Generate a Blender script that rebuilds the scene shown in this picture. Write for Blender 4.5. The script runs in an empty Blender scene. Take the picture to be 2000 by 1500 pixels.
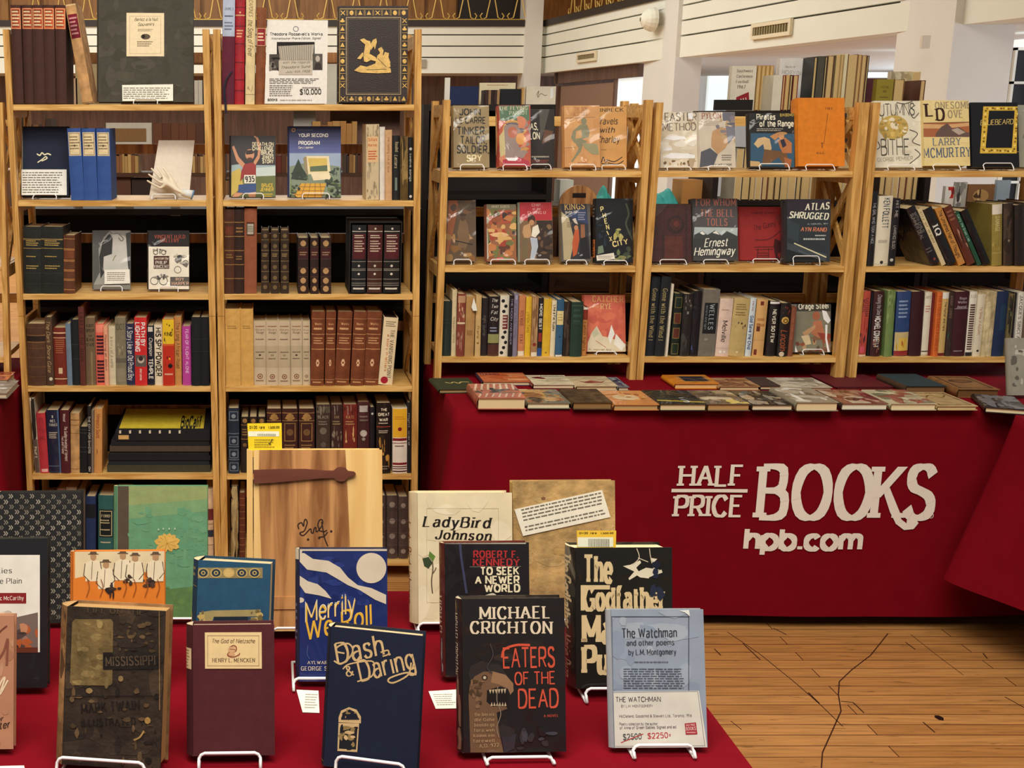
import bpy, bmesh, math, random
from mathutils import Vector, Matrix
D = bpy.data
SC = bpy.context.scene
COL = SC.collection
R = math.radians
# ------------------------------------------------------------------ camera, world, lights, exposure
F, PX, PY, TH, HC = 2300.0, 520.0, 700.0, R(11.5), 1.63     # focal length in pixels, principal point (the photo is a crop), pitch, eye height
ct, st = math.cos(TH), math.sin(TH)
cam_d = D.cameras.new('camera'); cam = D.objects.new('camera', cam_d); COL.objects.link(cam)
cam.location = (0, 0, HC); cam.rotation_euler = (math.pi / 2 - TH, 0, 0)
cam_d.sensor_fit = 'HORIZONTAL'; cam_d.sensor_width = 36; cam_d.lens = F / 2000 * 36
cam_d.shift_x = (1000 - PX) / 2000; cam_d.shift_y = (PY - 750) / 2000
cam_d.clip_start = .05; cam_d.clip_end = 100
SC.camera = cam
SC.view_settings.view_transform = 'Standard'; SC.view_settings.look = 'None'
SC.view_settings.gamma = 1; SC.view_settings.use_curve_mapping = False
SC.view_settings.exposure = 0.0
W = D.worlds.new('hall_ambience'); SC.world = W; W.use_nodes = True
W.node_tree.nodes['Background'].inputs[0].default_value = (1.0, .96, .9, 1); W.node_tree.nodes['Background'].inputs[1].default_value = .15

def area(name, loc, rot, sx, sy, power, col, cat='light'):
    l = D.lights.new(name, 'AREA'); l.shape = 'RECTANGLE'; l.size = sx; l.size_y = sy; l.energy = power; l.color = col
    o = D.objects.new(name, l); COL.objects.link(o); o.location = loc; o.rotation_euler = [R(a) for a in rot]
    return o
area('ceiling_light', (-.3, 1.2, 4.9), (0, 0, 0), 2.2, 1.2, 128, (1, .94, .84))
area('ceiling_light', (1.6, .2, 4.9), (22, 0, 0), 3, 1.2, 108, (1, .94, .84))
area('ceiling_light', (-1.2, -.6, 4.6), (32, 0, 0), 3, 1.2, 104, (1, .94, .84))
area('ceiling_light', (-1.5, 12.5, 5.4), (0, 0, 0), 7, 7, 620, (.97, 1, .94))
area('side_daylight', (9.2, 12, 1.9), (0, 90, 0), 2, 9, 330, (.72, .86, 1))
area('side_daylight', (7.6, 4.6, 2.2), (90, 0, 28), 2.2, 2.0, 120, (.72, .86, 1))  # unseen source, added to throw bluish light on the near column faces

# ------------------------------------------------------------------ pixel <-> place
def proj(p):
    d = p[1] * ct - (p[2] - HC) * st; v = p[1] * st + (p[2] - HC) * ct
    return PX + F * p[0] / d, PY - F * v / d
def ray(px, py):
    u = (px - PX) / F; w = (PY - py) / F
    return Vector((u, ct + w * st, w * ct - st))
def atY(px, py, Y):
    r = ray(px, py); return Vector((0, 0, HC)) + r * (Y / r.y)
def atZ(px, py, Z):
    r = ray(px, py); return Vector((0, 0, HC)) + r * ((Z - HC) / r.z)

# ------------------------------------------------------------------ colour and materials
KA = 1.18
def lin(c):
    if isinstance(c, str):
        c = [int(c[i:i + 2], 16) / 255 for i in (0, 2, 4)]
    return [min(.86, KA * (x / 12.92 if x <= .04045 else ((x + .055) / 1.055) ** 2.4)) for x in c]

def new_mat(name):
    m = D.materials.new(name); m.use_nodes = True
    nt = m.node_tree; b = nt.nodes['Principled BSDF']
    return m, nt, b
def nd(nt, t, **kw):
    n = nt.nodes.new(t)
    for k, v in kw.items():
        if k in n.inputs: n.inputs[k].default_value = v
        else: setattr(n, k, v)
    return n
def attr_mat(name, rough, spec=.5, coat=0, nscale=60, namt=.12, bump=.0, bscale=300, stretch=None, wr=0, metal=0, coatr=.12):
    """printed or dyed surface: its own colour per face, mottled a little by noise"""
    m, nt, b = new_mat(name); L = nt.links.new
    a = nd(nt, 'ShaderNodeAttribute', attribute_name='tint')
    tc = nd(nt, 'ShaderNodeTexCoord'); src = tc.outputs['Object']
    if stretch:
        mp = nd(nt, 'ShaderNodeMapping'); mp.inputs['Scale'].default_value = stretch; L(src, mp.inputs[0]); src = mp.outputs[0]
    n = nd(nt, 'ShaderNodeTexNoise', Scale=nscale, Detail=4.0); L(src, n.inputs['Vector'])
    mr = nd(nt, 'ShaderNodeMapRange'); mr.inputs[1].default_value = .3; mr.inputs[2].default_value = .7
    mr.inputs[3].default_value = 1 - namt; mr.inputs[4].default_value = 1 + namt * .6; L(n.outputs[0], mr.inputs[0])
    mx = nd(nt, 'ShaderNodeMix', data_type='RGBA', blend_type='MULTIPLY'); mx.inputs[0].default_value = 1
    L(a.outputs['Color'], mx.inputs[6]); L(mr.outputs[0], mx.inputs[7]); L(mx.outputs[2], b.inputs['Base Color'])
    b.inputs['Roughness'].default_value = rough; b.inputs['Specular IOR Level'].default_value = spec; b.inputs['Metallic'].default_value = metal
    b.inputs['Coat Weight'].default_value = coat; b.inputs['Coat Roughness'].default_value = coatr
    if bump:
        n2 = nd(nt, 'ShaderNodeTexNoise', Scale=bscale, Detail=3.0); L(src, n2.inputs['Vector'])
        bp = nd(nt, 'ShaderNodeBump', Strength=bump, Distance=.002); L(n2.outputs[0], bp.inputs['Height']); L(bp.outputs[0], b.inputs['Normal'])
    if wr:
        n3 = nd(nt, 'ShaderNodeTexNoise', Scale=9.0, Detail=2.0, Distortion=1.2); L(src, n3.inputs['Vector'])
        bp = nd(nt, 'ShaderNodeBump', Strength=wr, Distance=.03); L(n3.outputs[0], bp.inputs['Height']); L(bp.outputs[0], b.inputs['Coat Normal'])
    return m
M = {
    'cloth': attr_mat('book_cloth', .72, .35, bump=.25, bscale=900),
    'leather': attr_mat('book_leather', .5, .45, nscale=40, namt=.28, bump=.4, bscale=260),
    'worn': attr_mat('worn_binding', .75, .3, nscale=30, namt=.45, bump=.6, bscale=120),
    'jacket': attr_mat('printed_jacket', .45, .4, nscale=25, namt=.08),
    'mylar': attr_mat('jacket_in_clear_sleeve', .5, .3, coat=.7, nscale=25, namt=.1, wr=.5),
    'paper': attr_mat('paper', .9, .15, nscale=80, namt=.06),
    'pages': attr_mat('page_edges', .92, .1, nscale=30, namt=.3, stretch=(25, 25, 25)),
    'foil': attr_mat('gold_stamping', .38, .6, nscale=90, namt=.25, metal=.35),
    'paint': attr_mat('painted_surface', .7, .3, nscale=3, namt=.05),
    'plain': attr_mat('plain_surface', .6, .35, nscale=8, namt=.12),
    'dark': attr_mat('dark_stained_wood', .55, .35, nscale=6, namt=.35, stretch=(1, 6, 6)),
}
def wood_mat(name, c1, c2, scale, stretch, rough=.42):
    m, nt, b = new_mat(name); L = nt.links.new
    tc = nd(nt, 'ShaderNodeTexCoord'); mp = nd(nt, 'ShaderNodeMapping'); mp.inputs['Scale'].default_value = stretch
    L(tc.outputs['Object'], mp.inputs[0])
    n = nd(nt, 'ShaderNodeTexNoise', Scale=scale, Detail=5.0, Distortion=.6); L(mp.outputs[0], n.inputs['Vector'])
    cr = nd(nt, 'ShaderNodeValToRGB'); e = cr.color_ramp.elements
    e[0].position = .36; e[0].color = (*lin(c1), 1); e[1].position = .64; e[1].color = (*lin(c2), 1)
    L(n.outputs[0], cr.inputs[0]); L(cr.outputs[0], b.inputs['Base Color'])
    b.inputs['Roughness'].default_value = rough
    bp = nd(nt, 'ShaderNodeBump', Strength=.12, Distance=.002); L(n.outputs[0], bp.inputs['Height']); L(bp.outputs[0], b.inputs['Normal'])
    return m
M['pine_v'] = wood_mat('pine_upright_grain', 'a97a3a', 'd3a660', 9, (9, 9, .7))
M['pine_h'] = wood_mat('pine_shelf_grain', 'b88844', 'dcb46e', 9, (.7, 9, 9))
M['walnut'] = wood_mat('walnut_grain', '7d4f2a', 'b98552', 7, (7, 7, .6))
M['maple'] = wood_mat('maple_grain', 'd3a866', 'dfba7c', 6, (7, 7, .6))
def simple(name, c, rough, metal=0, spec=.5, noise=0, ns=20, bump=0, bs=300, emit=0):
    m, nt, b = new_mat(name); L = nt.links.new
    b.inputs['Roughness'].default_value = rough; b.inputs['Metallic'].default_value = metal; b.inputs['Specular IOR Level'].default_value = spec
    tc = nd(nt, 'ShaderNodeTexCoord')
    n = nd(nt, 'ShaderNodeTexNoise', Scale=ns, Detail=4.0); L(tc.outputs['Object'], n.inputs['Vector'])
    cr = nd(nt, 'ShaderNodeValToRGB'); l = lin(c); e = cr.color_ramp.elements
    e[0].position = .3; e[0].color = (*[x * (1 - noise) for x in l], 1); e[1].position = .7; e[1].color = (*l, 1)
    L(n.outputs[0], cr.inputs[0]); L(cr.outputs[0], b.inputs['Base Color'])
    if bump:
        n2 = nd(nt, 'ShaderNodeTexNoise', Scale=bs, Detail=2.0); L(tc.outputs['Object'], n2.inputs['Vector'])
        bp = nd(nt, 'ShaderNodeBump', Strength=bump, Distance=.002); L(n2.outputs[0], bp.inputs['Height']); L(bp.outputs[0], b.inputs['Normal'])
    if emit:
        b.inputs['Emission Color'].default_value = (*l, 1); b.inputs['Emission Strength'].default_value = emit
    return m
M['wire'] = simple('white_coated_wire', 'f2ece0', .35, spec=.5)
M['goldwire'] = simple('brass_rail_wire', 'cfae5e', .4, metal=.3)
M['red'] = simple('red_tablecloth_fabric', '720716', .85, spec=.08, noise=.12, ns=14, bump=.3, bs=700)
M['plaster'] = simple('white_plaster', 'e6e2d2', .8, spec=.2, noise=.05, ns=2)
M['plaster_grey'] = simple('plain_plaster', 'd5d2cc', .8, spec=.2, noise=.05, ns=2)
M['panel'] = wood_mat('balcony_panelling', '8a5a2a', 'a8743c', 4, (4, 4, .5))
M['walldark'] = wood_mat('brown_wall_boards', '4a3226', '664838', 4, (5, 5, .4))
M['blackbar'] = simple('dark_rail_paint', '2c2420', .5, noise=.2)
M['felt'] = simple('brown_felt_board', '8a6e5e', .9, spec=.1, noise=.12, ns=60)
M['curtain'] = simple('maroon_curtain', '4a1018', .9, noise=.4, ns=8)
M['sky'] = simple('bright_window_daylight', 'd6ecf5', .6, emit=.75)
M['skin'] = simple('pale_glove_fabric', 'ddd0b8', .8, noise=.12, ns=40)

# ------------------------------------------------------------------ mesh builder
class MB:
    def __init__(s): s.v, s.f, s.c, s.m = [], [], [], []
    def poly(s, pts, col='ffffff', m=0):
        i = len(s.v); s.v += [tuple(p) for p in pts]; s.f.append(list(range(i, i + len(pts)))); s.c.append(col); s.m.append(m)
    def hexa(s, p, col='ffffff', m=0):
        """eight corners: bottom four counter-clockwise from front left, then top four"""
        i = len(s.v); s.v += [tuple(q) for q in p]
        for f in ((3, 2, 1, 0), (4, 5, 6, 7), (0, 1, 5, 4), (1, 2, 6, 5), (2, 3, 7, 6), (3, 0, 4, 7)):
            s.f.append([i + k for k in f]); s.c.append(col); s.m.append(m)
    def box(s, lo, hi, col='ffffff', m=0):
        (a, b, c), (d, e, f) = lo, hi
        s.hexa([(a, b, c), (d, b, c), (d, e, c), (a, e, c), (a, b, f), (d, b, f), (d, e, f), (a, e, f)], col, m)
    def bar(s, a, b, w, t, col='ffffff', m=0, up=(0, 1, 0)):
        a, b = Vector(a), Vector(b); d = (b - a).normalized(); x = d.cross(Vector(up)).normalized(); y = x.cross(d)
        x *= w / 2; y *= t / 2
        s.hexa([a - x - y, a + x - y, a + x + y, a - x + y, b - x - y, b + x - y, b + x + y, b - x + y], col, m)
    def tube(s, pts, r, col='ffffff', m=0, seg=8, closed=False):
        pts = [Vector(p) for p in pts]; n = len(pts); base = len(s.v); pu = None
        for k, p in enumerate(pts):
            if closed: d = pts[(k + 1) % n] - pts[k - 1]
            else: d = pts[min(k + 1, n - 1)] - pts[max(k - 1, 0)]
            d.normalize()
            u = d.orthogonal() if pu is None else (pu - d * pu.dot(d))
            u.normalize(); pu = u; w = d.cross(u)
            rr = r[k] if isinstance(r, (list, tuple)) else r
            s.v += [tuple(p + (u * math.cos(2 * math.pi * j / seg) + w * math.sin(2 * math.pi * j / seg)) * rr) for j in range(seg)]
        for k in range(n if closed else n - 1):
            for j in range(seg):
                A = base + k * seg; B = base + ((k + 1) % n) * seg
                s.f.append([A + j, A + (j + 1) % seg, B + (j + 1) % seg, B + j]); s.c.append(col); s.m.append(m)
        if not closed:
            s.f.append([base + j for j in range(seg)][::-1]); s.f.append([base + (n - 1) * seg + j for j in range(seg)])
            s.c += [col] * 2; s.m += [m] * 2
    def grid(s, fn, nu, nv, col='ffffff', m=0):
        i = len(s.v)
        for b in range(nv + 1):
            for a in range(nu + 1): s.v.append(tuple(fn(a / nu, b / nv)))
        for b in range(nv):
            for a in range(nu):
                k = i + b * (nu + 1) + a
                s.f.append([k, k + 1, k + nu + 2, k + nu + 1]); s.c.append(col); s.m.append(m)
    def build(s, name, mats, parent=None, smooth=False, loc=None):
        me = D.meshes.new(name); me.from_pydata(s.v, [], s.f)
        for k in (mats if isinstance(mats, (list, tuple)) else [mats]): me.materials.append(M[k])
        me.polygons.foreach_set('material_index', s.m)
        at = me.attributes.new('tint', 'FLOAT_COLOR', 'CORNER'); buf = []
        cache = {}
        for f, c in zip(s.f, s.c):
            if c not in cache: cache[c] = [*lin(c), 1.0]
            buf += cache[c] * len(f)
        at.data.foreach_set('color', buf)
        if smooth: me.polygons.foreach_set('use_smooth', [True] * len(s.f))
        me.update()
        o = D.objects.new(name, me); COL.objects.link(o)
        if parent: o.parent = parent
        if loc: o.location = loc
        return o
SEEN = {}
def tag(o, label, cat, group=None, kind=None, shared=False):
    if kind: o['kind'] = kind
    if label:
        n = len(label.split())
        if not shared and label in SEEN: print('DUPLABEL', label)
        if n > 16 or n < 4: print('LABELLEN', n, label)
        SEEN[label] = 1; o['label'] = label
    if cat: o['category'] = cat
    if group: o['group'] = group
    return o
def empty(name, mat, label, cat, group=None, shared=False):
    o = D.objects.new(name, None); COL.objects.link(o); o.empty_display_size = .05; o.matrix_world = mat
    return tag(o, label, cat, group, shared=shared)
def struct(mb, name, mats, **k):
    o = mb.build(name, mats, **k); o['kind'] = 'structure'; return o

# ------------------------------------------------------------------ lettering: single-line letters widened by a pen
GL = {}
def _g(ch, w, *strokes): GL[ch] = (w, strokes)
_P = '~0,10 4,10 6.4,9 6.4,5.7 4,4.6 0,4.6'
_O = '~4.2,10 1.3,8.8 0,5 1.3,1.2 4.2,0 7.1,1.2 8.4,5 7.1,8.8 4.2,10'
_S = '~6,8.3 5,9.6 3.2,10 1.2,9.4 .4,7.7 1.3,6 3.3,5.2 5.4,4.2 6.3,2.4 5.4,.7 3.2,0 1.2,.4 0,1.9'
_bb = '~0,5 1.4,6.7 3,7 5,5.8 5.6,3.5 5,1.2 3,0 1.4,.3 0,2'
_db = '~5.4,5 4,6.7 2.5,7 .6,5.8 0,3.5 .6,1.2 2.5,0 4,.3 5.4,2'
_n = '~0,4.6 1.4,6.6 3,7 4.6,6.2 5,4.4 5,0'
for row in [('A', 8, '0,0 4,10 8,0', '1.6,3.8 6.4,3.8'), ('B', 6.8, '0,0 0,10', '~0,10 3.5,10 5.8,9.2 5.8,6.2 3.5,5.3 0,5.3', '~0,5.3 4,5.3 6.6,4.2 6.6,1.1 4,0 0,0'),
    ('C', 7.6, '~7.5,8 6,9.7 4,10 1.5,9 0,5 1.5,1 4,0 6,.3 7.5,2'), ('D', 7.4, '0,0 0,10', '~0,10 3.5,10 6.2,8.8 7.3,5 6.2,1.2 3.5,0 0,0'),
    ('E', 6, '6,10 0,10 0,0 6,0', '0,5.2 4.8,5.2'), ('F', 5.8, '6,10 0,10 0,0', '0,5.2 4.8,5.2'),
    ('G', 7.8, '~7.5,8.2 6,9.7 4,10 1.5,9 0,5 1.5,1 4,0 6,.4 7.5,1.6', '7.5,0 7.5,4.6 4.6,4.6'), ('H', 7.5, '0,0 0,10', '7.5,0 7.5,10', '0,5.2 7.5,5.2'),
    ('I', .4, '.2,0 .2,10'), ('J', 5, '~5,10 5,3 4.2,.6 2.5,0 .8,.6 0,2.5'), ('K', 7, '0,0 0,10', '7,10 0,4', '2.6,6 7.2,0'), ('L', 5.8, '0,10 0,0 5.8,0'),
    ('M', 9, '0,0 0,10 4.5,2 9,10 9,0'), ('N', 7.5, '0,0 0,10 7.5,0 7.5,10'), ('O', 8.4, _O), ('P', 6.4, '0,0 0,10', _P), ('Q', 8.4, _O, '5,2.5 8.5,-.8'),
    ('R', 6.8, '0,0 0,10', _P, '3.4,4.6 6.8,0'), ('S', 6.3, _S), ('T', 7, '0,10 7,10', '3.5,10 3.5,0'), ('U', 7.3, '~0,10 0,3.5 1,.8 3.65,0 6.3,.8 7.3,3.5 7.3,10'),
    ('V', 7.6, '0,10 3.8,0 7.6,10'), ('W', 11, '0,10 2.7,0 5.5,9 8.3,0 11,10'), ('X', 7, '0,0 7,10', '0,10 7,0'), ('Y', 7.2, '0,10 3.6,4.8 7.2,10', '3.6,4.8 3.6,0'),
    ('Z', 6.6, '0,10 6.6,10 0,0 6.6,0'),
    ('a', 5.2, '~.5,6 2.6,7 4.6,6.3 5,4.5 5,0', '~5,4.2 2.5,4 .6,3.2 .2,1.6 1.2,.2 2.8,0 5,1.4'), ('b', 5.6, '0,10 0,0', _bb), ('c', 4.9, '~4.9,5.6 4,6.7 2.8,7 .8,6 0,3.5 .8,1 2.8,0 4,.3 4.9,1.4'),
    ('d', 5.4, '5.4,10 5.4,0', _db), ('e', 5.2, '~0,3.7 5.2,3.7 4.8,5.8 2.8,7 .8,6 0,3.5 .8,1 2.8,0 4.2,.3 5,1.4'), ('f', 3.6, '~3.8,9.6 2.8,10 1.5,9.2 1.3,7.5 1.3,0', '0,6.8 3.4,6.8'),
    ('g', 5.4, _db, '~5.4,7 5.4,-1 4.6,-2.6 2.6,-3 .6,-2.2'), ('h', 5, '0,10 0,0', _n), ('i', .4, '.2,7 .2,0', '.2,9 .2,10'), ('j', 1.6, '~1.4,7 1.4,-1 1,-2.6 -.6,-3', '1.4,9 1.4,10'),
    ('k', 5.2, '0,10 0,0', '4.8,7 0,2.6', '1.8,4.2 5.2,0'), ('l', .4, '.2,10 .2,0'), ('m', 8.4, '0,7 0,0', '~0,4.8 1,6.6 2.4,7 3.8,6.2 4.2,4.6 4.2,0', '~4.2,4.8 5.2,6.6 6.6,7 8,6.2 8.4,4.6 8.4,0'),
    ('n', 5, '0,7 0,0', _n), ('o', 5.8, '~2.9,7 .8,6 0,3.5 .8,1 2.9,0 5,1 5.8,3.5 5,6 2.9,7'), ('p', 5.6, '0,7 0,-3', _bb), ('q', 5.4, '5.4,7 5.4,-3', _db), ('r', 3.5, '0,7 0,0', '~0,4.5 1,6.3 2.4,7 3.5,6.8'),
    ('s', 4.5, '~4.3,5.8 3.4,6.8 2.2,7 .8,6.5 .4,5.3 1,4.2 2.4,3.6 3.8,2.9 4.4,1.7 3.6,.4 2.2,0 .9,.3 0,1.4'), ('t', 3.6, '~1.4,9.2 1.4,1.4 2.2,.1 3.8,.4', '0,7 3.6,7'),
    ('u', 5, '~0,7 0,2.4 .6,.6 2.2,0 3.8,.4 5,2.4', '5,7 5,0'), ('v', 5.2, '0,7 2.6,0 5.2,7'), ('w', 8, '0,7 2,0 4,6.4 6,0 8,7'), ('x', 5, '0,0 5,7', '0,7 5,0'),
    ('y', 5.4, '0,7 2.7,.2', '5.4,7 2.2,-2 .4,-3'), ('z', 4.6, '0,7 4.6,7 0,0 4.6,0'),
    ('0', 6, '~3,10 .8,8.6 0,5 .8,1.4 3,0 5.2,1.4 6,5 5.2,8.6 3,10'), ('1', 3, '.4,8 2.4,10 2.4,0'), ('2', 6, '~.2,7.8 1.2,9.6 3,10 5.2,9.2 5.7,7 4.2,4.4 0,0', '0,0 6,0'), ('5', 6, '5.4,10 1,10 .5,5.6', '~.5,5.6 3,6.2 5.4,5.2 5.9,3 4.8,.8 2.8,0 0,1'),
    ('3', 6, '~.3,9 2.8,10 5.2,9 5.2,6.4 2.6,5.3', '~2.6,5.3 5.8,4.2 5.6,1.2 2.8,0 0,1'), ('4', 6.4, '4.8,0 4.8,10 0,3 6.4,3'), ('8', 6, '~3,10 .8,9 .8,6.2 3,5.2 5.6,4 5.6,1.1 3,0 .4,1.1 .4,4 3,5.2 5.2,6.2 5.2,9 3,10'), ('6', 6, '~4.4,9.6 1.6,7 .3,3.6 .8,1 3,0 5.2,1 5.8,3 5,5 3,5.8 1,4.6'), ('7', 6, '0,10 6,10 2,0'), ('9', 6, '~5.6,7 3,4.8 .6,6 .4,8.6 3,10 5.4,9 5.7,6 4.6,1.6 2,0'),
    ('.', .6, '.3,0 .3,1.5'), (',', .8, '.5,.8 .1,-1.4'), ("'", .5, '.3,10 .2,8'), ('-', 3.6, '0,4 3.6,4'), ('&', 7.6, '~7.4,0 2,7 1.8,9.4 3.2,10 4.6,9 4.2,7 .6,4 .2,1.6 2,0 5,.8 7.2,4.4'), ('$', 6.3, _S, '3.2,11 3.2,-1'), ('=', 4, '0,6 4,6', '0,3.4 4,3.4'), ('/', 5, '0,0 5,10')]:
    _g(*row)
_gc = {}
def glyph(ch, tx, ty, serif):
    key = (ch, tx, ty, serif)
    if key in _gc: return _gc[key]
    w, strokes = GL[ch]; out = []
    for s in strokes:
        sm = s[0] == '~'
        p = [tuple(float(q) for q in a.split(',')) for a in s.lstrip('~').split()]
        closed = p[0] == p[-1] and len(p) > 3
        ends = (p[0], p[1], p[-1], p[-2]) if not closed else None
        if sm:
            q = []; n = len(p)
            for i in range(n - 1):
                p0 = p[i - 1] if i > 0 else (p[-2] if closed else p[0]); p3 = p[i + 2] if i + 2 < n else (p[1] if closed else p[-1])
                for k in range(3):
                    t = k / 3
                    q.append(tuple(.5 * (2 * p[i][a] + (p[i + 1][a] - p0[a]) * t + (2 * p0[a] - 5 * p[i][a] + 4 * p[i + 1][a] - p3[a]) * t * t + (3 * p[i][a] - p0[a] - 3 * p[i + 1][a] + p3[a]) * t ** 3) for a in (0, 1)))
            q.append(p[-1]); p = q
        n = len(p); L_, R_ = [], []
        if not sm:                                              # straight pieces, each squared off and run on a little into its corner
            for i in range(n - 1):
                (x0, y0), (x1, y1) = p[i], p[i + 1]; dx, dy = x1 - x0, y1 - y0; l = math.hypot(dx, dy) or 1; dx, dy = dx / l, dy / l
                hx, hy = -dy * (abs(dy) * tx + abs(dx) * ty) / 2, dx * (abs(dy) * tx + abs(dx) * ty) / 2
                if abs(dx) > .2 and abs(dy) > .2: q = tx / 2 * max(1, .8 / abs(dy)); hx, hy = -q, 0; e0 = e1 = 0
                else:
                    e = (tx if abs(dx) > abs(dy) else ty) / 2; e0, e1 = (e if i else 0), (e if i < n - 2 else 0)
                out.append([(x0 - hx - dx * e0, y0 - hy - dy * e0), (x1 - hx + dx * e1, y1 - hy + dy * e1), (x1 + hx + dx * e1, y1 + hy + dy * e1), (x0 + hx - dx * e0, y0 + hy - dy * e0)])
        for i in range(n if sm else 0):
            a = p[i - 1] if i > 0 else (p[-2] if closed else p[0]); b = p[i + 1] if i < n - 1 else (p[1] if closed else p[-1])
            dx, dy = b[0] - a[0], b[1] - a[1]; l = math.hypot(dx, dy) or 1
            nx, ny = -dy / l, dx / l; h = (abs(nx) * tx + abs(ny) * ty) / 2
            L_.append((p[i][0] + nx * h, p[i][1] + ny * h)); R_.append((p[i][0] - nx * h, p[i][1] - ny * h))
        for i in range(n - 1 if sm else 0): out.append([R_[i], R_[i + 1], L_[i + 1], L_[i]])
        if serif and ends:
            for e, e2 in ((ends[0], ends[1]), (ends[2], ends[3])):
                if abs(e[1] - e2[1]) > 1.2 * abs(e[0] - e2[0]) and (abs(e[1]) < .1 or abs(e[1] - 10) < .1 or (ch.islower() and abs(e[1] - 7) < .1)):
                    g = tx * .5 + serif; b = ty * .9; y = min(e[1], 10) - (b if e[1] > 3 else 0)
                    out.append([(e[0] - g, y), (e[0] + g, y), (e[0] + g, y + b), (e[0] - g, y + b)])
    _gc[key] = (w, out); return _gc[key]
def layout(s, tx=1.3, ty=1.3, serif=0, track=0, slant=0):
    x = tx / 2; polys = []
    gap = 1.5 + tx * .75 + serif * 1.2 + track
    for ch in s:
        if ch == ' ' or ch not in GL: x += 4.8 + track; continue
        w, ps = glyph(ch, tx, ty, serif)
        polys += [[(a + x + b * slant, b) for a, b in p] for p in ps]; x += w + gap
    return polys, x - gap + tx / 2

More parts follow.
